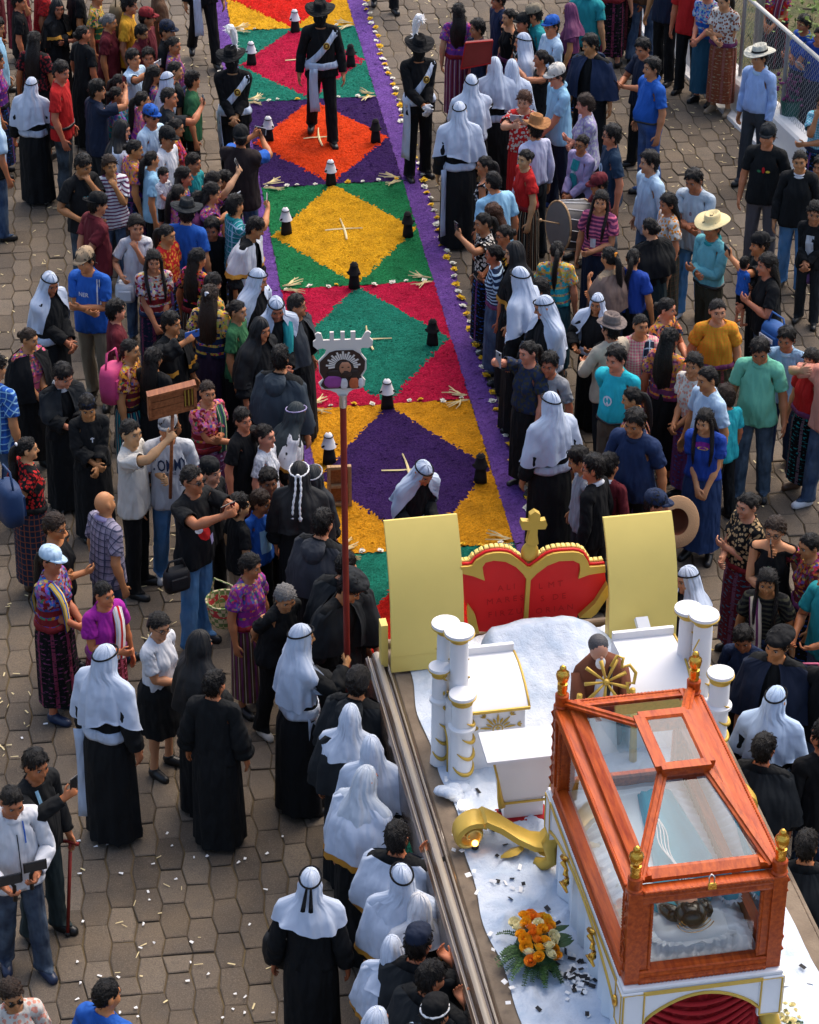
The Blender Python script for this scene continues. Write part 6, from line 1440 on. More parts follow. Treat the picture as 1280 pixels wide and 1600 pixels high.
class Person:
 def __init__(s, root, Rm, O, scale, rng): s.root, s.Rm, s.O, s.k, s.rng = root, Rm, O, scale, rng; s.bv = s.pbv = None
 def drape(s, V, dmin):
  """lay cloth over the posed garment: push it out to where a level ray meets the clothes"""
  if s.pbv is None: return V
  V = V.copy(); c = Vector((s.O[2][0], s.O[2][1], 0)); h = Vector((s.O[3][0], s.O[3][1], 0))
  for i in range(len(V)):
   z = V[i, 2]
   if z > 1.56: continue
   a = c.lerp(h, min(1, max(0, (z - 1.16) / .27))); d = Vector((V[i, 0] - a.x, V[i, 1] - a.y, 0)); r = d.length
   if r < .03: continue
   d /= r; p_ = s.pbv.ray_cast(a + d * (r + .10) + Vector((0, 0, z)), -d, r + .08)[0]
   if p_ is None: continue
   q = hypot(p_.x - a.x, p_.y - a.y) + dmin
   if q > r: V[i, :2] = (a.x + d.x * q, a.y + d.y * q)
  return V
 def world(s, p): return s.root.matrix_basis @ Vector([float(v) for v in p])
 def hand(s, side):
  b = 7 if side > 0 else 12; m = np.array([side, 1, 1])
  return s.O[b] + s.Rm[b] @ ((WR + AD * .095 + ANI * .018) * m - BH[b])
def _blend(V, Rm, O, lo=1.42, hi=1.54):
 w_ = sst(lo, hi, V[:, 2])[:, None]; c = sst(1.0, 1.2, V[:, 2])[:, None]
 ch = chest_xf(V, Rm, O) * c + ((V - BH[1]) @ Rm[1].T + O[1]) * (1 - c)
 return head_xf(V, Rm, O) * w_ + ch * (1 - w_)
def mbarr(mb): return np.array([tuple(p) for p in mb.v]), mb.f
def part_mb(name, mb, P, mat, col=None, xf=None, smooth=True, cb=None):
 V, F = mbarr(mb); V = xf(V, P.Rm, P.O) if xf else V
 me = bpy.data.meshes.new(name); me.from_pydata([tuple(v) for v in V], [], F); me.materials.append(mat)
 me.polygons.foreach_set('use_smooth', [smooth] * len(me.polygons))
 a = me.attributes.new('rest', 'FLOAT_VECTOR', 'POINT'); a.data.foreach_set('vector', np.array([tuple(p) for p in mb.v], np.float32).ravel())
 return link(name, me, P.root, None, col, cb)
def hat_cap(P, col, back=False, brimcol=None):
 mb = MB(); n = 22; sg = 1 if back else -1
 prof = [(1.02, 1.640), (1.03, 1.655), (.99, 1.685), (.86, 1.712), (.6, 1.731), (.25, 1.739), (.04, 1.740)]
 mb.loft([[(.0865 * r * cos(2 * pi * i / n), .006 + .107 * r * sin(2 * pi * i / n), z - (.0 if True else 0)) for i in range(n)] for r, z in prof])
 mb.ell((0, .006, 1.741), (.007, .007, .004), 6, 4)
 hx = head_xf; o = part_mb('cap', mb, P, M['plain'], kc(col), hx)
 b = MB(); up, lo = [], []
 for i in range(15):
  a = pi * i / 14; x = .083 * cos(a); inn = (x, .006 + sg * .070 * abs(sin(a)) ** .8 - sg * -.01, 1.652 - .010 * sin(a)); L = sin(a) ** .7
  out = (x * (1 - .05 * L), inn[1] + sg * (.095 * L), 1.648 - .016 * L + .012 * (1 - (x / .083) ** 2) * L)
  up.append([inn, out]); 
 r1 = [u[0] for u in up] + [u[1] for u in reversed(up)]
 b.loft([[(p[0], p[1], p[2] + dz) for p in r1] for dz in (-.003, .004)]); part_mb('cap_brim', b, P, M['plain'], kc(brimcol or col), hx)
def hat_brim(P, col, mat='straw', brim=.088, crown=.105, curl=.035, band=None, name='hat', tilt=0, dent=.03):
 mb = MB(); n = 28
 def ring(rx, ry, z, cu=0): return [(rx * cos(a), .004 + ry * sin(a), z + cu * (abs(cos(a)) ** 2.2) - cu * .35 * abs(sin(a)) ** 2) for a in [2 * pi * i / n for i in range(n)]]
 a, b = .084, .104; z0 = 1.668
 rings = [ring(a * .96, b * .96, z0 - .012), ring(a + brim, b + brim, z0 - .006, curl), ring(a + brim + .004, b + brim + .004, z0, curl), ring(a + brim, b + brim, z0 + .005, curl), ring(a + .012, b + .012, z0 + .004, .004), ring(a, b, z0 + .014), ring(a * .96, b * .96, z0 + crown * .6), ring(a * .88, b * .90, z0 + crown * .93), ring(a * .72, b * .78, z0 + crown), ring(a * .40, b * .6, z0 + crown - dent * .6), ring(a * .10, b * .3, z0 + crown - dent)]
 mb.loft(rings); part_mb(name, mb, P, M[mat], kc(col), head_xf)
 if band:
  bb = MB(); bb.loft([ring(a + .004, b + .004, z0 + .012), ring(a + .003, b + .003, z0 + .034), ring(a - .004, b - .004, z0 + .036)], cap=False); part_mb('hat_band', bb, P, M['plain'], kc(band), head_xf)
def plume(P, side=1):
 mb = MB(); rg = random.Random(5)
 axis = [Vector((side * .05, .085, 1.70)), Vector((side * .05, .10, 1.80)), Vector((side * .04, .10, 1.89)), Vector((side * .02, .075, 1.96)), Vector((0, .03, 1.985)), Vector((-side * .01, -.01, 1.965))]
 mb.tube(axis, [.02, .04, .052, .050, .038, .012], 9)
 for k in range(150):
  t = rg.random() * (len(axis) - 1); i = min(int(t), len(axis) - 2); p = axis[i].lerp(axis[i + 1], t - i)
  d = Vector((rg.gauss(0, 1), rg.gauss(0, 1), rg.gauss(.3, .8))).normalized(); L = rg.uniform(.04, .08); q = p + d * L + Vector((0, 0, -.01)); s_ = d.cross(Vector((0, 0, 1))).normalized() * .007
  m = p.lerp(q, .5); mb.add([p, m + s_, q, m - s_], [(0, 1, 2, 3)])
 part_mb('plume', mb, P, M['plain'], (.74, .74, .74), head_xf, smooth=False)
def head_ring(z=1.650, r=.0075, drop=.28, gx=.0815, gy=.1035, n=26, twist=False):
 mb = MB(); pts = []
 for i in range(n + 1):
  a = 2 * pi * i / n; y = gy * sin(a); pts.append((gx * cos(a), .006 + y, z - drop * y + (.003 * sin(a * 14) if twist else 0)))
 mb.tube(pts, [r * (1 + (.3 * sin(i * 2.2) if twist else 0)) for i in range(n + 1)], 6); return mb
def loft_part(name, rings, rest, P, mat, col, cb=None, xf=None, closed=True, flip=False):
 V, Q = ring_mesh(rings, closed, flip=flip); Vx = xf(V, P.Rm, P.O) if xf else V
 return link(name, mesh_np(name, Vx, quads=Q, mats=[mat], attrs={'rest': ('FLOAT_VECTOR', np.vstack(rest))}), P.root, None, kc(col), kc(cb) if cb is not None else None)
def spine_xf(V, Rm, O):
 c = sst(1.02, 1.20, V[:, 2])[:, None]; p = 1 - sst(.96, 1.04, V[:, 2])[:, None]
 ch = chest_xf(V, Rm, O); sp = (V - BH[1]) @ Rm[1].T + O[1]; pe = (V - BH[0]) @ Rm[0].T + O[0]
 return pe * p + (1 - p) * (ch * c + sp * (1 - c))
def torso_r(z, sex='m'): return np.interp(z, PROF[:, 0], PROF[:, 1]), np.interp(z, PROF[:, 0], PROF[:, 2])
def cast_r(P, z, a, off):
 """where a ray from outside at angle a and height z meets the garment"""
 if P.bv is not None:
  o = Vector((.6 * cos(a), .004 + .6 * sin(a), z)); h = P.bv.ray_cast(o, Vector((-cos(a), -sin(a), 0)))[0]
  if h is not None and abs(h.x) < .235: return h.x + off * cos(a), h.y + off * sin(a)
 A, B = torso_r(z); return (A + off + .02) * cos(a), .004 + (B + off + .02) * sin(a)
def waist_band(P, col, z=1.0, wd=.075, off=.012, name='sash', mat='veil'):
 n = 30; A = np.linspace(0, 2 * pi, n, endpoint=False); rings, rest = [], []; mx = {}
 for a in A:
  r = [max(hypot(*cast_r(P, z + d, a, 0)), hypot(*[q for q in (.178 * cos(a), .130 * sin(a))]) if name != 'belt' or mat == 'plain' else 0) for d in (-wd / 2, 0, wd / 2)]; mx[a] = r
 sm = lambda k: np.array([max(mx[A[(i + j) % n]][k] for j in (-1, 0, 1)) * .5 + .5 * mx[A[i]][k] for i in range(n)])
 lo, mi_, hi = sm(0), sm(1), sm(2)
 for dz, rr, o in ((-.5, lo, off - .008), (-.5, lo, off), (-.17, np.maximum(lo, mi_), off + .004), (.17, np.maximum(mi_, hi), off + .003), (.5, hi, off), (.5, hi, off - .008)):
  rings.append(np.c_[(rr + o) * np.cos(A), (rr + o) * np.sin(A), z + dz * wd + .004 * np.sin(A * 5)]); rest.append(np.c_[A * .2, 0 * A, np.full(n, z + dz * wd)])
 loft_part(name, rings, rest, P, M[mat], col, xf=spine_xf)
def hang_strip(P, x, y, z0, z1, wd, col, mat='veil', name='sash_end', sway=.02, ang=0):
 mb = MB(); n = 8; rg = P.rng; ph = rg.uniform(0, 6)
 rr = []
 ca, sa = cos(ang), sin(ang)
 for i in range(n + 1):
  t = i / n; z = z0 + (z1 - z0) * t; w_ = wd * (.5 + .12 * t); yy = sway * sin(t * 3 + ph) * t + .012 * t; xx = .5 * sway * sin(t * 4 + ph)
  loc = [(-w_ + xx, yy - .004), (0 + xx, yy + .010), (w_ + xx, yy - .004), (w_ + xx, yy + .004), (0 + xx, yy + .018), (-w_ + xx, yy + .004)]
  rr.append([(x + a * ca - b * sa, y + a * sa + b * ca, z) for a, b in loc])
 mb.loft(rr); part_mb(name, mb, P, M[mat], kc(col), spine_xf)
def diag_sash(P, col, side=1, wd=.115, off=.009):
 n = 44; rings = []
 for dz, o in ((-.5, off - .008), (-.5, off), (0, off + .003), (.5, off), (.5, off - .008)):
  r = []
  for i in range(n):
   a = 2 * pi * i / n; x = .15 * cos(a)
   for _ in range(4):
    z = min(1.195 + side * 1.10 * max(-.19, min(.19, x)) + dz * wd, 1.43); x, y = cast_r(P, z, a, o); x = max(-.2, min(.2, x))
   r.append((x, y, z))
  rings.append(np.array(r))
 a = np.linspace(0, 6.28, n); loft_part('sash', rings, [np.c_[a * .2, 0 * a, np.full(n, k * .02)] for k in range(5)], P, M['veil'], col, xf=spine_xf)
 mb = MB(); yy = cast_r(P, 1.255, atan2(-.13, side * .05), off)[1]; c = (side * .05, yy - .004, 1.255)
 rg_ = [[(c[0] + r * cos(t), c[1] - d, c[2] + r * 1.1 * sin(t)) for t in [2 * pi * i / 14 for i in range(14)]] for r, d in ((.040, 0), (.040, .006), (.034, .008))]
 mb.loft(rg_); part_mb('emblem', mb, P, M['plain'], (.10, .035, .015), chest_xf)
 m2 = MB(); m2.tube([(c[0] + .037 * cos(t), c[1] - .007, c[2] + .041 * sin(t)) for t in [2 * pi * i / 14 for i in range(15)]], .005, 5); part_mb('emblem_rim', m2, P, M['gold_paint'], None, chest_xf)
 m3 = MB(); m3.ell((c[0], c[1] - .009, c[2]), (.018, .006, .024), 8, 5); part_mb('emblem_figure', m3, P, M['gold_paint'], None, chest_xf)
def print_on(P, g_, txt=None, size=.07, pos=(0, 1.24), mat=None, col=None, shape=None, name='print', back=False):
 """flat lettering or a patch laid on the chest of a garment"""
 bv = P.bv
 sg = 1 if back else -1
 if txt:
  cu = bpy.data.curves.new('t', 'FONT'); cu.body = txt; cu.size = size; cu.align_x = 'CENTER'; cu.align_y = 'CENTER'; cu.resolution_u = 2; cu.offset = size * .012
  to = bpy.data.objects.new('t', cu); COL.objects.link(to); dg = bpy.context.evaluated_depsgraph_get(); m = to.evaluated_get(dg).to_mesh()
  vs_ = [v.co.copy() for v in m.vertices]; fs = [list(p.vertices) for p in m.polygons]; bpy.data.objects.remove(to)
 else: vs_, fs = [Vector((p[0], p[1], 0)) for p in shape[0]], shape[1]
 out = []
 for v in vs_:
  tall = 1.45 if size > .1 else 1
  x, z = pos[0] + v.x * (-1 if back else 1) / tall ** .3, pos[1] + v.y * tall
  h = bv.ray_cast(Vector((x, sg * .6, z)), Vector((0, -sg, 0)))[0]; y = h.y if h is not None else sg * .13
  out.append((x, y + sg * .009, z))
 V = np.array(out); W = weights(np.c_[np.clip(V[:, 0], -.13, .13), V[:, 1] * .3, V[:, 2]])
 V = skin(V, W, P.Rm, P.O); me = bpy.data.meshes.new(name); me.from_pydata([tuple(v) for v in V], [], fs); me.materials.append(mat or M['plain'])
 a = me.attributes.new('rest', 'FLOAT_VECTOR', 'POINT'); a.data.foreach_set('vector', np.array(out, np.float32).ravel())
 return link(name, me, P.root, None, kc(col) if col is not None else (.7, .7, .72))
def quad_shape(w_, h_, n=4):
 pts, f = [], []
 for i in range(n + 1):
  for j in range(n + 1): pts.append((-w_ / 2 + w_ * i / n, -h_ / 2 + h_ * j / n))
 for i in range(n):
  for j in range(n): a = i * (n + 1) + j; f.append((a, a + n + 1, a + n + 2, a + 1))
 return pts, f
def oval_shape(w_, h_, n=10, cx=0, cy=0): return [(cx, cy)] + [(cx + w_ / 2 * cos(6.2832 * i / n), cy + h_ / 2 * sin(6.2832 * i / n)) for i in range(n)], [(0, i + 1, (i + 1) % n + 1) for i in range(n)]
def make_person(x, y, h, face, label, top='tee', tm='plain', tc='grey', tb=None, bot='trousers', bm='plain', bc='black', bb=None, hair='short', hc='k', sk=None, pose='down', yaw=0, pitch=0, roll=0, lean=0, twist=0, stride=0,
    sex=None, belly=0, fat=0, child=0, shoe='black', hat=None, veil=None, vc='veil', ring=None, cape=None, sash=None, shawl=None, ext=(), group=None, name='person', seed=None, gl=False, collar=None, fixed=None, zb=0.0):
 sk = sk or random.Random(int(x * 3 + y)).choice('aaabbc')
 rg = random.Random(seed if seed is not None else int(x * 7 + y * 131))
 if sex is None: sex = 'f' if (bot == 'skirt' and bm in ('corte', 'vstripe', 'plaid')) or top == 'huipil' or hair in ('long', 'pony', 'bun', 'braid') else 'm'
 if bot in ('skirt', 'knee', 'corte') and top == 'tee': top = 'tee_in'
 r2 = random.Random(int(x * 13 + y * 57)); yaw = yaw or r2.uniform(-24, 24); pitch = pitch or r2.uniform(0, 13); roll = roll or r2.uniform(-5, 5); lean = lean or r2.uniform(-2, 4); twist = twist or r2.uniform(-7, 7); stride = stride or (r2.uniform(-6, 6) if bot == 'trousers' else 0)
 Rm, O = pose_mats(pose, R(yaw), R(pitch), R(roll), R(lean), R(twist), R(stride), rg)
 k = h / 1.715; ht = head_xf(np.array([[0, 0, 1.715 + (.07 * child)]]), Rm, O)[0] if not child else head_xf(np.array([[0, 0, 1.715 + .255 * .30 * child]]), Rm, O)[0]
 if child: k = h / (1.715 + .255 * .30 * child)
 rz = R(face)
 root = empty(name, (0, 0, 0), rz, label, 'person', group)
 wk = k * (.94 if not fat else .97); root.scale = (wk, wk, k)
 if fixed: root.location = fixed
 else:
  q = at(x, y, ht[2] * k + zb); c_, s_ = cos(rz), sin(rz)
  root.location = (q.x - wk * (ht[0] * c_ - ht[1] * s_), q.y - wk * (ht[0] * s_ + ht[1] * c_), zb)
 bpy_mat = Matrix.LocRotScale(root.location, Euler((0, 0, rz)), Vector((wk, wk, k)))
 root.matrix_basis = bpy_mat
 P = Person(root, Rm, O, k, rg); P.label = label; PEOPLE.append(P)
 tone = tuple(c * rg.uniform(.88, 1.12) for c in SKIN[sk])
 hw, jw, nl = r2.uniform(.93, 1.06), r2.uniform(.88, 1.12), r2.uniform(-.006, .007)
 def mo(V):
  V = morph(V, sex, belly, fat, child); z = V[:, 2]; hd = sst(1.47, 1.53, z); V[:, 0] *= 1 + (hw - 1) * hd; V[:, 0] *= 1 + (jw - 1) * hd * (1 - sst(1.53, 1.60, z)) * (V[:, 1] < .01)
  V[:, 1] -= nl * np.exp(-(V[:, 0] / .014) ** 2 - ((z - 1.575 - .12 * child) / .02) ** 2) * (V[:, 1] < -.09); return V
 def lbs(name_, g_, mat, col, cb=None, mats=None, keep=None):
  V0 = mo(g_.V); g_._V0 = V0; V = skin(V0, g_.W, Rm, O); T = g_.T; mi = getattr(g_, 'MI', None)
  me = mesh_np(name_, V, tris=T, mats=mats or [mat], mi=mi, attrs=None if mats else {'rest': ('FLOAT_VECTOR', g_.REST)})
  return link(name_, me, root, None, kc(col) if col is not None else None, kc(cb) if cb is not None else None)
 lbs('body', BODY, None, tone, mats=BODY.MATS)
 gt = None
 if top: gt = G[top]; lbs({'tee': 'shirt', 'tee_in': 'shirt', 'shirt_in': 'shirt', 'huipil': 'blouse', 'wide': 'tunic', 'tank': 'top'}.get(top, top), gt, M[tm], tc, tb); P.bv = BVHTree.FromPolygons([tuple(v) for v in gt._V0], [tuple(t) for t in gt.T])
 if top and (veil or cape): P.pbv = BVHTree.FromPolygons([tuple(v) for v in skin(gt._V0, gt.W, Rm, O)], [tuple(t) for t in gt.T])
 if collar is not None:
  mb = MB(); n = 20; rr = []
  for rx, ry, z in ((.060, .060, 1.462), (.067, .069, 1.482), (.082, .086, 1.466), (.094, .098, 1.448), (.086, .090, 1.440)):
   rr.append([(rx * cos(a), .010 + ry * sin(a), z + .030 * sin(a) * (1 if sin(a) > 0 else 1.2)) for a in [2 * pi * i / n for i in range(n)]])
  mb.loft(rr, cap=False); part_mb('collar', mb, P, M['plain'], kc(collar), chest_xf)
 if bot in ('trousers', 'shorts'): lbs('trousers', G[bot], M[bm], bc, bb)
 elif bot in ('skirt', 'robe', 'knee', 'corte'):
  z1, w1, d1, pl = {'skirt': (.18, .225, .205, .016), 'robe': (.045, .222, .205, .022), 'knee': (.50, .23, .20, .02), 'corte': (.20, .205, .185, .009)}[bot]
  sx = 1 + .12 * fat
  r_, t_ = skirt_rings(1.045, z1, .178 * sx, .128 * sx + .02 * belly, w1 * sx, d1 * sx, pleat=pl, seed=rg.randrange(9999))
  if child: pass
  loft_part('robe' if bot == 'robe' else 'skirt', r_, t_, P, M[bm], bc, bb)
  if bot in ('skirt', 'corte', 'knee') and bm != 'plain': waist_band(P, rg.choice(['dred', 'plum', 'navy', 'black']), 1.01, .065, .008, 'belt', 'plain')
 if shoe:
  for a in ('shoel', 'shoer'): lbs('shoe', G[a], M['leather'], shoe)
 if hair:
  hcol = HAIRC[hc]
  base = {'long': 'hair_full', 'loose': 'hair_full', 'pony': 'hair_crop', 'bun': 'hair_crop', 'braid': 'hair_crop', 'short': 'hair_short', 'crop': 'hair_crop', 'curly': 'hair_curly', 'full': 'hair_full', 'mask': 'mask'}[hair]
  if hair == 'mask': lbs('mask', G['mask'], M['plain'], 'jet')
  else: lbs('hair', G[base], M['hair'], hcol)
  ch = (lambda V: V + (V - np.array([0, 0, 1.46])) * sst(1.44, 1.50, V[:, 2])[:, None] * .30 * child) if child else (lambda V: V)
  hx = lambda V, a, b: _blend(ch(V), a, b, 1.34, 1.50)
  mb = MB()
  if hair in ('long', 'loose'):
   n = 16; rr = []; ph = rg.uniform(0, 6); ln = rg.uniform(.85, 1.1)
   for z, cy, wx, dy in ((1.66, .03, .060, .060), (1.60, .036, .086, .075), (1.53, .052, .096, .064), (1.45, .078, .106, .052), (1.36, .098, .114, .042), (1.26, .108, .112, .036), (1.17, .108, .098, .030), (1.10, .104, .070, .022), (1.06, .100, .03, .012)):
    z2 = 1.55 + (z - 1.55) * ln if z < 1.55 else z
    rr.append([(wx * (1 + .05 * sin(i * 2.3 + z * 20 + ph)) * cos(2 * pi * i / n), cy + dy * (1 + .12 * sin(i * 3.1 + ph)) * sin(2 * pi * i / n) + (.018 if sin(2 * pi * i / n) < -.3 and z < 1.5 else 0), z2 + .012 * sin(i * 1.7 + ph) * (z < 1.2)) for i in range(n)])
   mb.loft(rr); part_mb('hair_length', mb, P, M['hair'], hcol, hx)
   if hair == 'loose':
    for sd in (-1, 1):
     m2 = MB(); m2.tube([(sd * .070, -.01, 1.66), (sd * .088, -.02, 1.58), (sd * .094, -.035, 1.50), (sd * .100, -.085, 1.42), (sd * .098, -.125, 1.32), (sd * .092, -.145, 1.22), (sd * .085, -.150, 1.16)], [.018, .028, .030, .030, .030, .024, .008], 8, flat=.7); part_mb('hair_lock', m2, P, M['hair'], hcol, hx)
  elif hair in ('pony', 'braid'):
   pts = [(0, .085, 1.635), (0, .125, 1.60), (0, .140, 1.53), (.01, .138, 1.44), (.015, .140, 1.34), (.015, .142, 1.24), (.01, .140, 1.16)]
   if hair == 'braid': pts = [(0, .085, 1.57), (0, .105, 1.52), (0, .125, 1.45), (.01, .138, 1.36), (.015, .144, 1.27), (.015, .144, 1.17), (.01, .140, 1.08), (.01, .138, 1.0)]
   m = 18; vv = [Vector(p) for p in pts]; fine = []
   for i in range(m + 1):
    t = i / m * (len(vv) - 1); j = min(int(t), len(vv) - 2); fine.append(vv[j].lerp(vv[j + 1], t - j))
   r0 = .034 if hair == 'pony' else .021
   rad = [r0 * (.55 + .45 * min(1, i / 4)) * (1 if i < m * .75 else max(.1, (m - i) / (m * .25))) * (1 + (.22 * sin(i * 2.4) if hair == 'braid' else 0)) for i in range(m + 1)]
   mb.tube(fine, rad, 9, flat=1.25); part_mb('ponytail' if hair == 'pony' else 'braid', mb, P, M['hair'], hcol, hx)
  elif hair == 'bun':
   mb.ell((0, .112, 1.60), (.042, .036, .040), 12, 8); mb.tube([(.03 * cos(t), .128, 1.60 + .03 * sin(t)) for t in [i * .7 for i in range(10)]], .012, 6); part_mb('hair_bun', mb, P, M['hair'], hcol, hx)
 if hat:
  kind, *a = hat
  if kind == 'cap': hat_cap(P, *a)
  elif kind == 'capb': hat_cap(P, a[0], True)
  elif kind == 'cowboy': hat_brim(P, a[0], a[2] if len(a) > 2 else 'straw', .086, .108, .045, a[1] if len(a) > 1 else None)
  elif kind == 'wide': hat_brim(P, a[0], a[2] if len(a) > 2 else 'straw', .098, .095, .022, a[1] if len(a) > 1 else None)
  elif kind == 'fedora': hat_brim(P, a[0], 'plain', .060, .10, .02, a[1] if len(a) > 1 else None)
  elif kind == 'plume': hat_brim(P, 'jet', 'plain', .095, .09, .03, 'jet'); plume(P, a[0] if a else 1)
  elif kind == 'felt': hat_brim(P, 'jet', 'plain', .10, .10, .03, None)
  elif kind == 'kufi':
   mb = MB(); n = 22; mb.loft([[(.084 * r * cos(2 * pi * i / n), .006 + .105 * r * sin(2 * pi * i / n), z) for i in range(n)] for r, z in ((1.0, 1.645), (1.04, 1.66), (1.02, 1.705), (.94, 1.728), (.55, 1.742), (.05, 1.746))]); part_mb('cap', mb, P, M['plain'], kc(a[0] if a else 'jet'), head_xf)
  elif kind == 'beret':
   mb = MB(); n = 24; mb.loft([[(.083 * r * cos(2 * pi * i / n) + dx, .006 + .103 * r * sin(2 * pi * i / n), z) for i in range(n)] for r, z, dx in ((1.0, 1.650, 0), (1.03, 1.665, 0), (1.26, 1.690, .02), (1.32, 1.705, .025), (1.1, 1.726, .02), (.5, 1.738, .01), (.05, 1.736, .01))]); part_mb('beret', mb, P, M['plain'], kc(a[0] if a else 'jet'), head_xf)
 if veil:
  V, Q, rest = veil_mesh(veil, rg.randrange(9999)); Vc = V.copy()
  if child: Vc = Vc + (Vc - np.array([0, 0, 1.46])) * sst(1.40, 1.50, Vc[:, 2])[:, None] * .25 * child
  V = P.drape(_blend(Vc, Rm, O), .022); me = mesh_np('veil', V, quads=Q, mats=[M['veil']], attrs={'rest': ('FLOAT_VECTOR', rest)}); link('veil' if kc(vc)[0] > .1 else 'hood', me, root, None, kc(vc))
  chs = (lambda V: V + (V - np.array([0, 0, 1.46])) * .25 * child) if child else (lambda V: V)
  if ring: part_mb('head_ring', head_ring(gx=.0815 if veil != 'hood' else .09, gy=.1035 if veil != 'hood' else .11, twist=ring == 'cord'), P, M['plain'] if ring != 'cord' else M['cord'], kc('jet' if ring == 'cord' else ring), lambda V, a, b: head_xf(chs(V), a, b))
  if 'tails' in ext:
   for sx_ in (-.016, .014):
    mb = MB(); rr = []
    for i in range(6):
     t = i / 5; z = 1.63 - .16 * t; yy = .112 + .05 * t * t + .02 * t; w_ = .008 + .010 * t
     rr.append([(sx_ * (1 + t) - w_, yy, z), (sx_ * (1 + t), yy + .010, z), (sx_ * (1 + t) + w_, yy, z), (sx_ * (1 + t), yy - .004, z)])
    mb.loft(rr); part_mb('ring_tail', mb, P, M['plain'], kc('jet'), head_xf)
  if 'cordtails' in ext:
   for sx_ in (-.022, .02):
    mb = MB(); n = 26
    pts = [(sx_ * (1 + .8 * i / n), .116 + .06 * min(1, i / 14) + (.03 if i > 12 else 0) * min(1, (i - 12) / 8 if i > 12 else 0), 1.63 - .38 * i / n) for i in range(n + 1)]
    mb.tube(pts, [.010 * (1 + .32 * sin(i * 1.9)) * (1.7 if i > n - 3 else 1) for i in range(n + 1)], 6); part_mb('cord_tail', mb, P, M['cord'], None, lambda V, a, b: _blend(V, a, b, 1.40, 1.52))
   mb = MB(); mb.ell((0, .122, 1.632), (.020, .014, .016), 8, 5); part_mb('cord_knot', mb, P, M['cord'], None, head_xf)
 if cape:
  c_, z1, *fr = cape; r_, t_ = cape_rings(1.445, z1, .275 if z1 > 1.1 else .30, .20 if z1 > 1.1 else .225, seed=rg.randrange(999), open_=R(16))
  if len(fr) > 1: pass
  loft_part('cape', r_, t_, P, M['veil'] if kc(c_)[0] > .1 else M['plain'], c_, xf=lambda V, a, b: P.drape(spine_xf(V, a, b), .028), closed=False)
  if fr and fr[0]:
   last, prev = r_[-1], r_[-2]; d = (last - prev); d = d / np.linalg.norm(d, axis=1, keepdims=True)
   jag = (np.arange(len(last)) % 2)[:, None] * .012
   rr = [last - d * .006 + np.c_[0 * jag, 0 * jag, 0 * jag], last + d * .022, last + d * (.034 + jag)]
   cxy = rr[0].copy(); 
   for r in rr: r[:, :2] *= 1.012
   V, Q = ring_mesh(rr, closed=False); me = mesh_np('fringe', P.drape(spine_xf(V, Rm, O), .030), quads=Q, mats=[M['gold_fringe']]); link('fringe', me, root)
  if 'hoodback' in ext:
   mb = MB(); n = 14; rr = []
   for z, cy, wx, dy in ((1.475, .06, .07, .03), (1.46, .10, .11, .05), (1.42, .135, .125, .055), (1.35, .15, .10, .05), (1.28, .15, .05, .03), (1.26, .15, .01, .01)):
    rr.append([(wx * cos(2 * pi * i / n), cy + dy * sin(2 * pi * i / n), z) for i in range(n)])
   mb.loft(rr); part_mb('hood', mb, P, M['plain'], kc(c_), chest_xf)
 if sash:
  waist_band(P, sash, 1.0, .085)
  if 'sashend' in ext: hang_strip(P, -.10, -.165, .98, .45, .10, sash)
  if 'sashback' in ext: hang_strip(P, .19, .10, .98, .18, .11, sash, ang=R(40))
  if 'sashside' in ext: hang_strip(P, -.195, -.06, .98, .30, .11, sash, ang=R(-70))
 if shawl:
  sm, sc_, sb, sd = shawl
  rr = []
  for i, (xx, yy, z) in enumerate([(.02, .135, 1.02), (.05, .135, 1.15), (.085, .128, 1.28), (.105, .09, 1.40), (.108, .02, 1.447), (.098, -.06, 1.425), (.085, -.125, 1.32), (.07, -.155, 1.20), (.06, -.16, 1.06), (.055, -.158, .95)]):
   xx *= sd; w_ = .058
   rr.append([(xx - w_, yy + .004 * sin(i), z), (xx - w_ * .3, yy * 1.06, z + .010), (xx + w_ * .4, yy * 1.06, z + .008), (xx + w_, yy, z - .006), (xx, yy * .93, z - .008)])
  rest = [np.c_[np.array([-.06, -.02, .02, .06, 0]), np.zeros(5), np.full(5, i * .09)] for i in range(len(rr))]
  loft_part('shawl', [np.array(r) for r in rr], rest, P, M[sm], sc_, sb, xf=spine_xf)
 if gl:
  for sd in (-1, 1):
   mb = MB(); mb.tube([(sd * .033 + .021 * cos(t), -.103 + .012 * abs(cos(t)) * 0, 1.603 + .016 * sin(t)) for t in [2 * pi * i / 12 for i in range(13)]], .0025, 5)
   mb.tube([(sd * .054, -.102, 1.606), (sd * .078, -.04, 1.608), (sd * .082, .01, 1.60)], .0022, 5)
   if sd > 0: mb.tube([(-.012, -.104, 1.606), (.012, -.104, 1.606)], .0022, 5)
   if gl == 'sun': mb.ell((sd * .033, -.102, 1.603), (.021, .003, .016), 10, 6)
   part_mb('glasses', mb, P, M['frame_black'], None, head_xf)
 for e in ext:
  if e == 'belt': waist_band(P, 'black', .985, .032, .006, 'belt', 'leather')
  elif e == 'diag': diag_sash(P, 'veil', 1)
  elif e == 'gloves':
   for sd in (1, -1):
    pass
  elif isinstance(e, tuple) and e[0] == 'text': print_on(P, gt, e[1], e[2], e[3], M['plain'], col=e[4])
  elif isinstance(e, tuple) and e[0] == 'shape': print_on(P, gt, None, 0, e[2], M['plain'], col=e[3], shape=e[1], name=e[4] if len(e) > 4 else 'print')
  elif isinstance(e, tuple) and e[0] == 'clip':
   mb = MB(); mb.ell((e[2] if len(e) > 2 else 0, .105, 1.665), (.026, .012, .016), 8, 5); mb.ell((.012, .108, 1.645), (.012, .010, .02), 8, 5); part_mb('hair_clip', mb, P, M['plain'], kc(e[1]), head_xf)
 return P
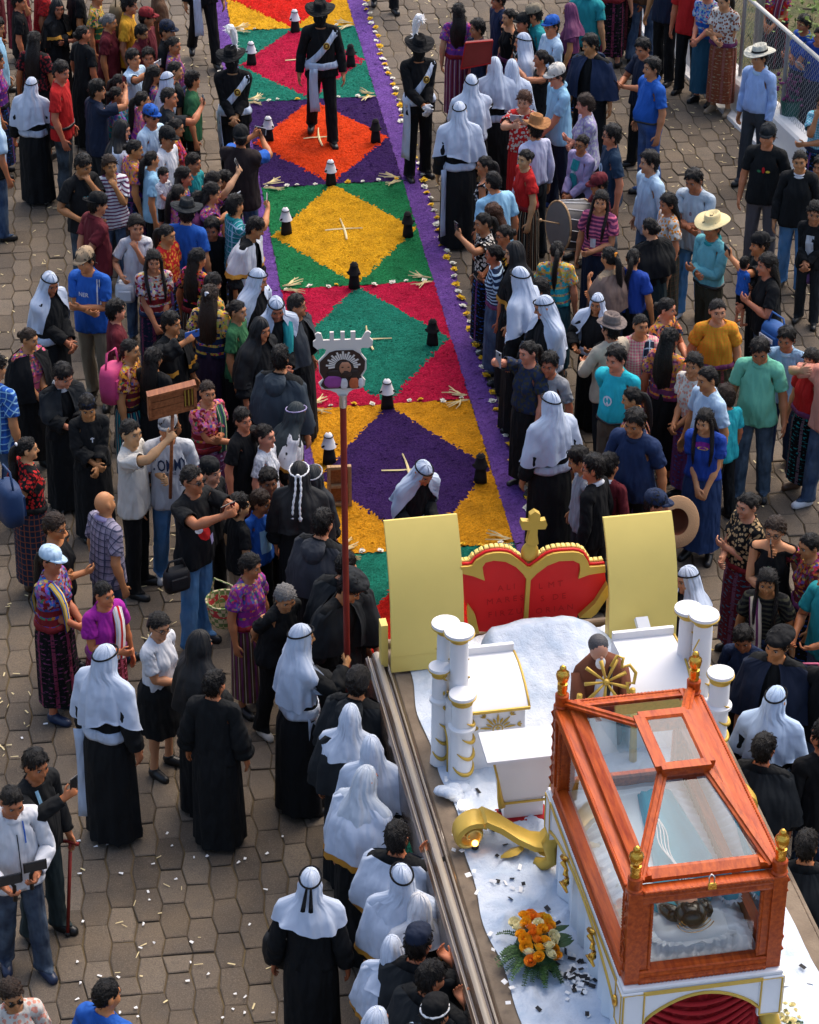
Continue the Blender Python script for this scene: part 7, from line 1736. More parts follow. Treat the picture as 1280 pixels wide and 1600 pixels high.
def phone_for(P, side, label, kind='phone_body', land=False, lit=False):
 """a phone held in the hand, screen towards the holder's face"""
 hp = P.world(P.hand(side)); eye = P.world(head_xf(np.array([[0, -.09, 1.60]]), P.Rm, P.O)[0])
 n = (eye - hp); n.z *= .6; n.normalize(); up = Vector((0, 0, 1)); r = up.cross(n).normalized(); up = n.cross(r)
 w_, h_ = (.15, .074) if land else (.074, .152)
 root = empty('phone', (0, 0, 0), 0, label, 'phone', 'phones in the crowd')
 m = Matrix((r, up, n)).transposed().to_4x4(); m.translation = hp + up * (.035 if not land else .02) - n * .0; root.matrix_basis = m
 b = MB(); b.box((0, 0, 0), (w_, h_, .009), bev=.003); b.build('case', M[kind], root)
 s_ = MB(); s_.box((0, 0, .0052), (w_ * .92, h_ * .95, .0012)); s_.build('screen', M['phone_lit'] if lit else M['phone_glass'], root)
 c = MB(); c.box((-w_ * .28, h_ * .36, -.0055), (.022, .022, .003)); c.build('camera_lens', M['phone_glass'], root)
 return root
g = NG('phone_lit'); v = g.coord(); c = g.ramp(g.noise(v, 40, 2), [(.35, (.15, .2, .25)), (.6, (.55, .5, .45))]); M['phone_lit'] = g.pbsdf(c, .2, emis=c, estr=.5)
# ------------------------------------------------------------------ the crowd: head-top pixel, height, heading (0 = towards the camera, 90 = to the right of the photo)
PEN = dict(top='tunic', tc='black', bot='robe', bc='black', veil='long', ring='jet', hair=None, sash='veil')
ROB = dict(top='wide', tc='black', bot='robe', bc='black')
CAP = dict(top='wide', tc='black', bot='robe', bc='black', cape=('coal', 1.0), ext=['hoodback'])
HUI = dict(top='huipil', tm='huipil', tc='dred', tb='orange', bot='corte', bm='corte', bc='jet', bb='blue', hair='long', shoe='black')
MAN = dict(top='tee', bot='trousers', bc='black')
DEN = dict(top='tee', bot='trousers', bm='denim', bc='jean')
SHI = dict(top='shirt', bot='trousers', bc='coal')
GP, GW, GM, GK, GC = 'white veiled penitents', 'women in woven blouses', 'men watching', 'children watching', 'black robed penitents'
def p(pre, x, y, h, f, lab, g=None, **k):
 d = dict(pre); d.update(k); g = g or (GP if pre is PEN else GC if pre in (ROB, CAP) else GW if pre is HUI else GM); return make_person(x, y, h, f, lab, group=g, **d)
def kid(pre, x, y, h, f, lab, **k): return p(pre, x, y, h, f, lab, GK, child=k.pop('child', .7), **k)
# -- upper left
p(MAN, -4, -48, 1.66, 100, 'person in maroon tee cut by the top left edge of the photo', tc='maroon')
p(HUI, 27, -88, 1.55, 120, 'woman in long dark red skirt at the top left, upper body out of frame', tc='black', bb='dred', bc='maroon')
p(SHI, 64, -44, 1.64, 100, 'man in red checked shirt beside the hooded boy at the top left', tm='check', tc='dred', tb='red', top='tee')
q = kid(ROB, 90, -2, 1.42, 50, 'boy in black hood and robe with gold bands at the top left', veil='hood', vc='jet', hair=None, pose='folded', cape=('jet', 1.24, 1))
p(HUI, 152, -18, 1.52, 80, 'woman in green and yellow flowered blouse, striped brown skirt, near the top edge', tc='green', tb='yellow', bm='vstripe', bc='brown', bb='maroon', hair='bun')
p(MAN, 172, 22, 1.5, 80, 'grey haired woman in maroon top behind the phone man in light blue', sex='f', tc='maroon', hair='bun', hc='g', fat=.5)
p(MAN, 203, -6, 1.66, 90, 'person in orange tee with brown backpack at the top', tc='mustard')
p(MAN, 230, 14, 1.6, 80, 'man in dark red cap behind the woman with grey hair', tc='maroon', hat=('cap', 'dred'))
p(MAN, 222, 40, 1.45, 70, 'short haired youth in maroon tee just below the dark red cap', tc='maroon')
p(MAN, 262, 34, 1.62, 80, 'man in black cap and tee with pink bag straps', tc='black', hat=('cap', 'dnavy'), ext=[('shape', quad_shape(.05, .3), (.09, 1.25), 'pink', 'strap'), ('shape', quad_shape(.05, .3), (-.09, 1.25), 'pink', 'strap')])
q = p(MAN, 207, 78, 1.52, 60, 'man in light blue tee holding a white phone sideways at the upper left', tc='lblue', pose='phone_r'); phone_for(q, -1, 'white phone held sideways by the man in light blue tee', 'phone_silver', True)
kid(MAN, 231, 76, 1.35, 10, 'child peeking out between the light blue phone man and the pink strapped man', tc='brown')
p(HUI, 241, 104, 1.5, 110, 'woman with loose black hair in front of the peeking child', tc='black', tb='purple')
p(HUI, 272, 58, 1.5, 85, 'woman with tied black hair right of the black capped man', tc='plum', tb='purple', hair='bun')
p(MAN, 274, 96, 1.55, 110, 'man with cropped hair beside the small white veil at the left barrier line', tc='coal', hair='crop')
p(PEN, 262, 112, 1.52, 100, 'white veiled penitent squeezed among the phone holders, upper left crowd')
p(HUI, 54, 50, 1.56, 165, 'woman with very long loose black hair seen from behind, dark flowered dress', tm='floral', tc='jet', tb='dred', bm='plain', bc='jet')
p(MAN, -4, 28, 1.66, 90, 'man in sky blue tee at the left edge, upper part of photo', tc='sky')
p(HUI, -6, 82, 1.52, 95, 'woman in purple patterned blouse at the left edge beside the pale veil', tc='purple', tb='violet', bc='dnavy')
p(PEN, 50, 120, 1.5, 170, 'white veiled penitent seen from behind with white shoes, left of red tee man', shoe='offw')
p(MAN, 97, 97, 1.72, 85, 'man in plain red tee and black jeans standing in profile', tc='red', bm='denim', bc='coal', ext=['belt'])
p(PEN, -12, 166, 1.55, 120, 'penitent in pale blue veil cut by the left edge', vc='lblue', top='tee', bot='trousers', bm='denim', bc='djean', sash=None)
q = p(SHI, 152, 126, 1.64, 115, 'man in dark navy shirt holding a black phone up, left crowd', top='tee', tc='dnavy', pose='phone_r', collar='dnavy'); phone_for(q, -1, 'black phone held up by the man in dark navy shirt')
p(HUI, 187, 116, 1.5, 95, 'woman in teal blouse behind the dark navy phone man', tc='teal', tb='green', hair='pony')
p(HUI, 182, 136, 1.44, 110, 'short woman with tied hair right of the dark navy phone man', tc='teal', tb='blue', hair='bun')
p(HUI, 222, 143, 1.52, 110, 'woman with long ponytail and violet blouse left of the blue cap', tc='violet', tb='pink', hair='pony', hc='k')
q = p(MAN, 264, 137, 1.64, 105, 'man in charcoal tee aiming a phone toward the plumed hat', tc='coal', pose='phone_r', hair='crop'); phone_for(q, -1, 'black phone aimed by the man in charcoal tee', land=True)
p(DEN, 236, 166, 1.62, 55, 'man in blue cap and sunglasses, light blue tee with grey sleeves', tc='lblue', hat=('cap', 'blue'), gl='sun', pose='pockets')
p(HUI, 276, 186, 1.5, 100, 'woman with dark hair behind the black capped man in white tee', tc='dred', tb='red', hair='bun')
p(CAP, 192, 188, 1.58, 90, 'black hooded penitent with white cape over the shoulders, left crowd', veil='hood', vc='jet', hair=None, cape=('veil', 1.02), ext=())
p(DEN, 263, 201, 1.6, 70, 'man in black cap and white tee beside the red cloth', tc='white', hat=('cap', 'black'), bc='djean')
p(HUI, 212, 219, 1.52, 110, 'stout woman in purple embroidered blouse with hair bun behind the striped top', tc='purple', tb='orange', bc='dnavy', hair='bun', fat=.5)
p(DEN, 170, 244, 1.54, 15, 'woman in white and wine striped top eating ice cream', sex='f', top='tee', tm='stripes', tc='white', tb='plum', hair='long', hc='b', pose='eat', bc='djean')
p(MAN, 133, 244, 1.64, 35, 'young man in black tee with teal print eating beside the striped top', tc='black', bm='denim', bc='coal', pose='eat', pitch=20, ext=[('text', 'RAM', .06, (0, 1.24), 'teal')])
p(MAN, 155, 303, 1.66, 125, 'man in dark red polo and black cap turned backwards, left crowd', tc='maroon', collar='maroon', bm='denim', bc='djean', hat=('capb', 'jet'), pose='behind', belly=.5)
kid(MAN, 213, 338, 1.42, 5, 'girl in white tee laughing beside the dark red polo', sex='f', tc='white', hair='long', pose='eat', bm='denim', bc='djean')
q = p(HUI, 278, 288, 1.5, 120, 'woman in magenta blouse carrying a toddler on her arm', tc='violet', tb='pink', hair='pony', pose='baby')
kid(MAN, 256, 263, .80, 40, 'toddler with top knot in white carried on the magenta blouse arm', tc='white', child=1.2, zb=.72, pose='clasp', bot='shorts', shoe=None)
p(HUI, 287, 262, 1.5, 110, 'woman in navy blue blouse with arm raised behind the felt hat', tc='rblue', tb='navy', hair='long', pose='wave')
q = kid(MAN, 302, 241, 1.25, 60, 'small child in teal tee right of the white tee black cap man', tc='teal'); 
q = p(HUI, 335, 270, 1.52, 100, 'woman holding two phones high near the man in the dark vest', tc='black', tb='purple', hair='long', pose='phone_hi'); phone_for(q, -1, 'black phone raised highest near the man in the dark vest', lit=True)
q = p(SHI, 376, 198, 1.72, 160, 'man in dark brown vest with blue sleeves filming, seen from behind', top='tee', tc='blue', bm='denim', bc='djean', pose='phone_2', hair='crop', hat=('capb', 'black'), yaw=25); 
_v = G['tank']; lb = q; V0 = morph(_v.V, 'm') ; V0 = push_out(V0 + vnormals(V0, _v.T) * .028, .03); me = mesh_np('vest', skin(V0, _v.W, q.Rm, q.O), tris=_v.T, mats=[M['plain']], attrs={'rest': ('FLOAT_VECTOR', _v.REST)}); link('vest', me, q.root, None, (.018, .012, .012)); phone_for(q, 1, 'silver phone held out by the man in the dark vest', 'phone_silver', True)
p(DEN, 292, 316, 1.62, 160, 'man in black felt hat and bright blue tee seen from behind', tc='blue', hat=('wide', 'coal', 'jet', 'plain'), bc='djean')
q = p(HUI, 333, 287, 1.54, 80, 'woman with long straight black hair filming left of the checked shirt', tc='plum', tb='violet', pose='phone_r'); phone_for(q, -1, 'pale phone held by the long haired woman left of the checked shirt', 'phone_silver')
kid(MAN, 331, 343, 1.36, 15, 'boy in black tee looking down between felt hat and checked shirt', tc='black', pitch=15)
q = p(DEN, 366, 305, 1.62, 105, 'man in teal and white checked shirt aiming a phone at the carpet', tm='plaid', tc='teal', tb='lblue', collar='teal', pose='phone_r', bc='djean'); phone_for(q, -1, 'phone with lit screen aimed by the man in checked shirt', lit=True)
p(CAP, 404, 342, 1.55, 60, 'bare headed youth in white cape with gold fringe bending at the carpet edge', cape=('white', 1.16, 1), lean=14, pitch=18, sash='white', ext=())
# -- left, second band
p(SHI, 130, 391, 1.68, -15, 'man in camouflage cap and blue jersey with white shoulder stripes, arms folded', tc='blue', top='tee', bc='khaki', hat=('cap', 'tan'), pose='folded', yaw=-20, pitch=10, belly=.5, ext=[('text', 'NER', .06, (-.03, 1.27), 'white')] + [('shape', quad_shape(.012, .26, 4), (x_, 1.30), 'white', 'stripe') for x_ in (.115, .142)])
p(PEN, 80, 428, 1.66, 50, 'white veiled penitent with long veil looking down beside the camouflage cap man', pitch=22, pose='clasp')
p(HUI, 47, 514, 1.5, 45, 'elderly woman wrapped in a black shawl at the left', tc='pink', tb='plum', bm='plain', bc='jet', hair='bun', cape=('black', .95), pose='clasp', hc='b', pitch=10)
p(HUI, 240, 393, 1.54, 20, 'woman in red embroidered blouse with hair over one shoulder, left crowd', tc='dred', tb='offw', bc='dnavy', bb='plum', pose='clasp_lo', hair='loose')
p(HUI, 262, 352, 1.52, 55, 'woman in flame red flowered blouse with ponytail behind the red embroidered blouse', tc='red', tb='orange', tm='floral', hair='pony')
p(HUI, 309, 390, 1.5, 150, 'woman with waist long black hair and red belt seen from behind', tc='jet', tb='red', bm='vstripe', bc='black', bb='brown')
p(HUI, 334, 428, 1.44, 120, 'woman with dark hair hidden behind the ombre haired woman', tc='green', tb='yellow', hair='full')
p(HUI, 328, 446, 1.6, 165, 'woman with ombre brown hair and white clip, plum skirt, seen from behind', tc='navy', tb='yellow', bm='plain', bc=(.022, .012, .03), hc='b', ext=[('clip', 'white')])
q = p(CAP, 267, 489, 1.58, 55, 'youth in black robe with yellow patches holding a blue phone up', cape=('jet', 1.16, 1), pose='phone_r', ext=()); phone_for(q, -1, 'bright blue phone held up by the black robed youth', 'phone_blue', True)
p(HUI, 203, 531, 1.54, 75, 'woman in maroon blouse with gold diamonds and a pink backpack', tc='maroon', tb='mustard', bm='vstripe', bc='navy', bb='teal', hair='braid')
p(HUI, 240, 545, 1.5, 150, 'woman with long black hair seen from behind, right of the pink backpack', tm='plain', tc='jet', bm='plain', bc='jet')
q = kid(CAP, 101, 573, 1.52, 35, 'boy in black jacket with grey collar typing on a phone', child=.4, pose='text', pitch=25, collar='lgrey', cape=('coal', 1.18), ext=()); phone_for(q, 1, 'black phone the grey collared boy is typing on')
kid(ROB, 136, 622, 1.46, 20, 'boy in black cap and robe with cross necklace and pale gloves', child=.4, hat=('kufi', 'dnavy'), pose='clasp', pitch=18, ext=[('shape', quad_shape(.012, .06, 1), (0, 1.25), 'silver' if 0 else 'white', 'cross_necklace'), ('shape', quad_shape(.045, .012, 1), (0, 1.265), 'white', 'cross_necklace')])
p(MAN, -6, 556, 1.7, 150, 'man in blue checked shirt at the left edge seen from behind', tm='plaid', tc='blue', tb='sky', bm='denim', bc='djean', collar='blue')
p(HUI, 42, 684, 1.56, 125, 'woman with white hair flower and blue backpack, plaid skirt, left edge', tm='floral', tc='jet', tb='red', bm='plaid', bc='dnavy', bb='rust', bot='corte', ext=[('clip', 'white', -.03)], pose='behind', hair='pony', shoe='brown')
q = p(SHI, 204, 657, 1.7, 75, 'man in white shirt carrying a wooden crate on a pole', top='tee', tc='offw', bc='jet', hair='crop', pose='pole_up', hc='k'); CRATE = q
p(DEN, 262, 648, 1.68, 15, 'man in grey lettered tee and grey cap behind the wooden crate', tc='lgrey', hat=('cap', 'grey'), bc='bjean', shoe='lgrey', ext=[('text', 'TOMMY', .105, (-.01, 1.265), 'navy'), ('text', 'JEANS', .036, (0, 1.19), 'navy')])
p(HUI, 325, 596, 1.52, 45, 'old woman in bright red patterned blouse with folded arms, green shawl', tc='dred', tb='pink', bc='plum', bb='lilac', hair='bun', hc='b', pose='folded', shawl=('vstripe', 'green', 'navy', 1), fat=.4)
p(PEN, 406, 421, 1.6, 60, 'white veiled penitent with black patterned cord at the carpet edge', lean=8)
p(PEN, 432, 468, 1.66, 35, 'white veiled penitent with teal ribbon looking down at the carpet', pitch=24, pose='clasp', shawl=('plain', 'teal', 'teal', 1), lean=6)
p(CAP, 409, 498, 1.6, 60, 'penitent in black peaked hood behind the teal ribbon veil', veil='hood', vc='jet', hair=None, cape=None, ext=())
p(CAP, 463, 462, 1.52, 70, 'bare headed black robed man between white veils and the crimson corner', cape=('char', 1.02))
p(CAP, 437, 541, 1.68, 150, 'man in grey blue hooded cape seen from behind by the portrait sign', cape=((.030, .042, .055), .98))
kid(CAP, 466, 628, 1.36, 100, 'child in black hood with purple ring and white gold fringed cape', child=.6, veil='hood', vc=(.02, .03, .035), ring='lilac', hair=None, cape=('white', 1.10, 1), lean=18, ext=())
kid(DEN, 413, 664, 1.36, 70, 'girl with white hair ribbon and fluffy white top', sex='f', tc='white', tm='floral', tb='lgrey', hair='pony', ext=[('clip', 'white')], bc='djean')
p(CAP, 467, 722, 1.62, 170, 'black hooded penitent with white cord tails hanging down the back', veil='hood', vc='jet', ring='cord', hair=None, cape=None, ext=['cordtails'])
kid(ROB, 489, 727, 1.34, 150, 'small child in black hood with pale ring beside the white cord tails', veil='hood', vc='coal', ring='lgrey', hair=None, child=.6)
kid(MAN, 419, 735, 1.34, 30, 'boy in black knitted cap below the fluffy white top', tc='maroon', hat=('kufi', 'jet'), sk='d')
kid(MAN, 409, 769, 1.3, 50, 'boy in blue tee with light blue panel left of the cord tails', tc='blue', hc='b', ext=[('shape', quad_shape(.18, .3), (0, 1.15), 'sky', 'panel')])
kid(MAN, 373, 774, 1.34, 120, 'boy in black shirt and khaki shorts in front of the sunglasses man', tc='black', bot='shorts', bc='tan')
p(MAN, 328, 721, 1.5, 60, 'man in dark knitted cap hidden behind the sunglasses man', tc='black', hat=('kufi', 'black'))
q = p(DEN, 300, 729, 1.76, 55, 'man in sunglasses and black printed tee filming with both hands', tc='black', bc='bjean', hair='crop', gl='sun', pose='phone_2', belly=.4, ext=[('text', 'ROY', .045, (.03, 1.22), 'white'), ('shape', oval_shape(.13, .12), (-.02, 1.16), 'red'), ('shape', oval_shape(.07, .06), (-.07, 1.20), 'white'), ('shape', quad_shape(.055, .08, 1), (.05, 1.08), 'lilac')]); phone_for(q, 1, 'black phone held out sideways by the sunglasses man', land=True)
p(HUI, 394, 868, 1.48, 55, 'woman in violet blouse with black headscarf carrying a basket', tc='violet', tb='purple', bm='vstripe', bc='brown', bb='plum', hair='full', pitch=10)
p(MAN, 447, 921, 1.5, 50, 'grey curly haired woman in black leaning forward with white shoes', sex='f', tc='black', hair='curly', hc='g', lean=20, pitch=14, pose='behind', shoe='offw', fat=.3)
p(CAP, 506, 797, 1.66, 150, 'man in grey black cape with white folded hood at the carpet', cape=((.03, .034, .042), 1.0))
p(CAP, 543, 862, 1.68, 160, 'tall man with cropped hair in black cape behind the large black beret', hair='crop', ext=())
p(CAP, 556, 905, 1.66, 40, 'man in large floppy black beret looking down, black robe', cape=('coal', 1.05), hat=('beret', 'coal'), pitch=28, ext=(), lean=10)
STAFF = p(PEN, 472, 976, 1.68, 110, 'white veiled penitent gripping the portrait staff', pose='pole_r', ext=['sashside'], seed=3)
p(CAP, 562, 1043, 1.66, 155, 'curly haired man in dark cape walking beside the float rail', hair='curly', cape=('coal', 1.0), ext=['hoodback'])
# -- left, third band
p(SHI, 161, 767, 1.62, 130, 'bald man in purple and white checked shirt seen from behind', top='tee', tm='plaid', tc=(.26, .24, .32), tb='navy', hair=None, collar='lilac', bm='denim', bc='djean', belly=.4)
p(MAN, 87, 806, 1.56, 70, 'woman with glasses and black sleeveless top, arms folded', sex='f', top='tank', tc='black', hair='full', hc='b', gl=True, pose='folded', fat=.6)
p(HUI, 80, 857, 1.58, 75, 'woman in white cap and red woven blouse with long patterned skirt', tc='dred', tb='blue', bc='jet', bb='plum', hair='pony', hat=('cap', 'lblue'), pose='clasp', shoe='navy', bm='corte', fat=.2, shawl=('vstripe', 'yellow', 'blue', -1))
p(HUI, 162, 911, 1.52, 35, 'woman in magenta blouse with red and white striped shawl', tc=(.28, .015, .24), tm='plain', bm='corte', bc='maroon', bb='pink', hair='braid', shawl=('vstripe', 'white', 'red', 1), pose='belly_r')
p(MAN, 250, 962, 1.48, 60, 'curly haired woman with glasses in white top and black skirt', sex='f', tc='white', hair='curly', gl=True, bot='knee', fat=.4, pose='belly_r')
p(CAP, 312, 986, 1.62, 115, 'black hooded penitent with white waist cloth reaching to the curly haired woman', veil='hood', vc='jet', hair=None, cape=None, sash='veil', pose='clasp', ext=['sashside'])
p(ROB, 335, 1050, 1.54, 165, 'bare headed youth in plain black robe seen from behind, white cloth in hand', ext=['sashside'] and [])
p(PEN, 166, 1008, 1.72, 150, 'white veiled penitent with broad black ring seen from behind, far left group', ext=['sashback'])
q = p(SHI, 57, 1176, 1.66, 50, 'man in black vest over purple shirt with cane, looking at a raised phone', tc='black', bc=(.02, .032, .034), pose='phone_r', belly=.4, ext=[('shape', quad_shape(.03, .28, 3), (-.06, 1.28), 'sky', 'lanyard')]); phone_for(q, -1, 'dark phone held by the man with the cane'); CANE = q
GIM = p(SHI, 20, 1236, 1.68, 25, 'man in white buttoned shirt working two camera grips', tc='white', collar='white', bm='denim', bc='dnavy', hair='crop', pose='hold', pitch=20, shoe='navy', ext=[('shape', quad_shape(.008, .40, 4), (0, 1.14), 'coal', 'button_strip'), ('shape', quad_shape(.012, .16, 2), (.06, 1.34), 'blue', 'lanyard')])
p(MAN, 16, 1538, 1.5, 15, 'elderly woman in sunglasses at the bottom left corner', sex='f', tc='offw', tm='floral', tb='salmon', hair='curly', hc='b', gl='sun')
p(MAN, 168, 1531, 1.62, 150, 'man in blue tee seen from behind at the bottom edge', tc='blue', hair='crop')
# -- carriers along the float
p(PEN, 486, 1358, 1.6, 172, 'white veiled penitent with tied black ribbon and black bag, seen from behind', ext=['tails'], veil='short', sash=None)
p(PEN, 579, 1150, 1.64, 165, 'white veiled carrier, topmost of the veils along the float rail', ring=None)
p(PEN, 574, 1196, 1.62, 150, 'carrier in grey white veil second in line along the float rail', ring=None, vc=(.42, .48, .56), cape=('veil', 1.02, 1), lean=6)
p(CAP, 619, 1288, 1.66, 165, 'bare headed carrier in white cape with gold fringe at the float rail', cape=('veil', 1.08, 1), pose='carry_r', ext=())
p(PEN, 627, 1352, 1.64, 170, 'white veiled carrier with black ring and gold fringed cape', cape=('veil', 1.04, 1), seed=5)
p(PEN, 655, 1396, 1.5, 200, 'carrier in plain white hood pressed against the float rail', ring=None, vc='white', veil='short')
p(CAP, 612, 1462, 1.5, 150, 'carrier under a white gold fringed cape low in the row', veil='short', vc='veil', hair=None, cape=('veil', 1.06, 1), ext=())
p(CAP, 655, 1452, 1.64, 165, 'carrier in smooth black cap near the bottom of the rail', hat=('kufi', 'dnavy'), cape=('coal', 1.0, 1), pose='carry_r', ext=())
p(CAP, 676, 1506, 1.64, 150, 'black haired carrier in black cape near the bottom of the rail', cape=('coal', 1.02, 1), pose='carry_r', ext=())
p(CAP, 682, 1563, 1.6, 165, 'carrier in black cap with white braided cord at the bottom edge', hat=('kufi', 'jet'), cape=('lblue', 1.06), ext=()) 
q = PEOPLE[-1]; part_mb('cap_cord', head_ring(z=1.655, drop=.1, gx=.089, gy=.111, r=.008, twist=True), q, M['cord'], None, head_xf)
p(CAP, 590, 1575, 1.6, 160, 'penitent in black robe and white cape cut by the bottom edge', cape=('veil', 1.05, 1), veil='short', vc='veil', hair=None, ext=())
p(CAP, 548, 1100, 1.58, 165, 'carrier in black cape and white neck cloth behind the staff bearer', cape=('coal', .98), veil='short', vc='veil', hair=None, ext=())
for i, (x, y) in enumerate(((1196, 1150), (1262, 1300))): p(CAP, x, y, 1.6, 170 + 10 * i, ['carrier half hidden beyond the right rear corner of the coffin', 'carrier in black at the right edge beside the float'][i], ext=())
# -- hat men on the carpet
def hatman(x, y, h, f, lab, hat, **k): return p(SHI, x, y, h, f, lab, 'hat men with white sashes', tc='jet', bc='jet', hair='mask', hat=hat, sash='veil', ext=['diag', k.pop('end', 'sashend')], **k)
hatman(500, 8, 1.74, 5, 'masked man in black felt hat with white sash walking down the carpet', ('felt',), stride=14, pose='down', pitch=5)
hatman(360, 79, 1.70, 8, 'masked man with tall white plume standing left of the carpet', ('plume', 1), pose='clasp', end='sashside')
hatman(656, 62, 1.72, 25, 'masked man with white plume and white gloves standing right of the carpet', ('plume', -1), pose='clasp', end='sashside', pitch=12)
for sd, b in ((1, 'shoel'), (-1, 'shoer')):   # white gloves over the clasped hands
 q = PEOPLE[-1]; kk = (BODY.W[:, 7] + BODY.W[:, 8] + BODY.W[:, 9] > .5) if sd > 0 else (BODY.W[:, 12] + BODY.W[:, 13] + BODY.W[:, 14] > .5); V, T, u = sub_tri(BODY.V, BODY.T, kk); V = V + vnormals(V, T) * .004
 me = mesh_np('glove', skin(V, BODY.W[u], q.Rm, q.O), tris=T, mats=[M['plain']], attrs={'rest': ('FLOAT_VECTOR', V)}); link('glove', me, q.root, None, kc('white'))
hatman(312, -96, 1.70, 15, 'man in black suit and white sash at the top edge, head out of frame', None, stride=16)
hatman(600, -176, 1.70, 10, 'man in black trousers whose feet show at the top edge', None, stride=10)
# -- upper right
p(HUI, 716, 6, 1.52, 175, 'woman with long black hair and purple blouse near the plumed man', tc='purple', tb='violet', bm='vstripe', bc='plum', bb='maroon')
kid(MAN, 746, 31, 1.45, -60, 'boy in navy tee and khaki shorts behind the red sign', tc='dnavy', bot='shorts', bc='khaki', child=.4)
p(MAN, 778, -14, 1.6, -70, 'man in navy top at the top edge right of the carpet', tc='navy')
p(HUI, 795, 14, 1.5, -60, 'woman with bare shoulders behind the row of veils', top='tank', tm='plain', tc='jet', hair='bun')
p(MAN, 818, 22, 1.55, -60, 'man in black cap beside the khaki cap', tc='black', hat=('cap', 'black'))
p(PEN, 737, 116, 1.66, 195, 'white veiled penitent carrying the red sign on a pole', pose='pole_r', seed=8); SIGN = PEOPLE[-1]
p(PEN, 718, 158, 1.68, 190, 'white veiled penitent nearest the purple edge, seen from behind, upper right', ext=['sashback'])
p(PEN, 773, 88, 1.64, 185, 'white veiled penitent standing right of the red sign', ring=None)
p(PEN, 800, 92, 1.58, 165, 'white veiled penitent second right of the red sign', ring=None)
p(PEN, 817, 51, 1.66, -80, 'white veiled penitent in profile in front of khaki cap man')
p(MAN, 832, 8, 1.66, -80, 'man in khaki cap and teal polo near the top', tc='teal', collar='teal', hat=('cap', 'khaki'))
p(SHI, 862, 26, 1.66, -60, 'man in blue cap and pale blue shirt, arms folded', tc='lblue', hat=('cap', 'blue'), pose='folded', collar='lblue', gl=True)
p(HUI, 890, 4, 1.5, -100, 'person wrapped in a plum hooded shawl near the top', veil='short', vc='plum', hair=None, tc='plum', tm='plain')
p(MAN, 922, -34, 1.6, 150, 'broad man in teal shirt seen from behind at the top', tc='teal', fat=.8, collar='teal')
p(HUI, 960, -80, 1.55, 170, 'woman in dark woven skirt at the top edge right of teal shirt', tc='jet', tb='plum', bb='plum')
q = p(HUI, 846, 78, 1.54, -90, 'woman in black sleeveless top raising a phone behind white cap man', tm='plain', tc='black', top='tank', bm='plain', bc='jet', hair='pony', pose='phone_l'); phone_for(q, 1, 'black phone raised by the woman behind the white cap', lit=True)
p(CAP, 921, 55, 1.68, -25, 'man in navy cape turned toward the left, upper right', cape=('navy', 1.0), yaw=-40)
p(SHI, 868, 103, 1.76, -75, 'man in white cap and glasses, light blue polo', top='tee', tc='sky', collar='sky', hat=('cap', 'offw'), bc='dnavy', gl=True, sk='c', belly=.4, pose='clasp', shoe='blue')
q = p(HUI, 820, 144, 1.6, -15, 'woman with auburn hair and red flowered dress filming', tm='floral', tc='red', tb='offw', bm='plain', bc='red', hair='full', hc='r', sk='c', pose='phone_2'); phone_for(q, 1, 'silver phone held by the auburn haired woman', 'phone_silver', True)
p(SHI, 838, 186, 1.62, -140, 'man in brown cowboy hat and pale lavender shirt', top='shirt_in', tc=(.45, .47, .62), hat=('cowboy', (.28, .13, .05), None, 'plain'), bc='coal')
p(SHI, 913, 148, 1.6, -80, 'woman with short brown hair and lilac patterned top, arms folded', sex='f', top='tee', tm='floral', tc='lilac', tb='lgrey', hair='full', hc='b', pose='folded', fat=.6, sk='c')
p(SHI, 910, 211, 1.5, -55, 'woman with glasses, lavender cardigan over teal tee', sex='f', tc='lilac', hair='bun', gl=True, pose='clasp', ext=[('shape', quad_shape(.13, .40, 4), (0, 1.20), 'teal', 'teal_tee'), ('text', 'ARE', .045, (0, 1.25), 'white')], bot='knee')
p(DEN, 957, 196, 1.68, -75, 'man with glasses in navy printed tee', tc=(.012, .03, .06), gl=True, bc='coal', ext=[('shape', oval_shape(.10, .12), (.03, 1.24), 'lblue'), ('shape', oval_shape(.05, .07), (.03, 1.24), 'navy')])
DRUM = p(MAN, 934, 274, 1.58, -75, 'man in maroon cap beating the big drum', tc='maroon', hat=('cap', 'maroon'), pose='hold')
p(HUI, 941, 300, 1.54, -25, 'woman in magenta striped blouse with white badge beside the drum', tm='stripes', tc='plum', tb='pink', hair='loose', bm='plain', bc='dnavy', ext=[('shape', quad_shape(.07, .11, 2), (-.02, 1.13), 'white', 'badge')], pose='belly_l')
p(HUI, 821, 234, 1.52, -75, 'woman in scarlet blouse with hair bun right of the blue tee back', tm='plain', tc='red', bm='vstripe', bc='black', bb='brown', hair='bun')
p(HUI, 757, 244, 1.52, -110, 'woman in black patterned dress with bare arm at the barrier', top='tank', tm='floral', tc='jet', tb='lgrey', bm='plain', bc='jet', hair='pony')
p(DEN, 769, 268, 1.66, -145, 'man in sky blue tee with cropped hair seen from behind, upper right', tc='sky', hair='crop', bc='djean', lean=8)
q = p(HUI, 753, 333, 1.54, -80, 'woman in black and white blouse aiming a phone at the carpet', tm='floral', tc='jet', tb='offw', pose='phone_l', hair='pony'); phone_for(q, 1, 'black phone aimed at the carpet by the woman in black and white')
p(HUI, 768, 320, 1.56, -100, 'woman with long auburn hair near the blue tee back', tc='black', tm='plain', hc='r', hair='long', bm='plain', bc='jet')
p(HUI, 787, 352, 1.52, -70, 'woman with glasses in black and gold blouse holding a tablet', tm='floral', tc='jet', tb='mustard', gl=True, hair='bun', pose='text'); phone_for(PEOPLE[-1], 1, 'black tablet held out by the woman in black and gold', land=True)
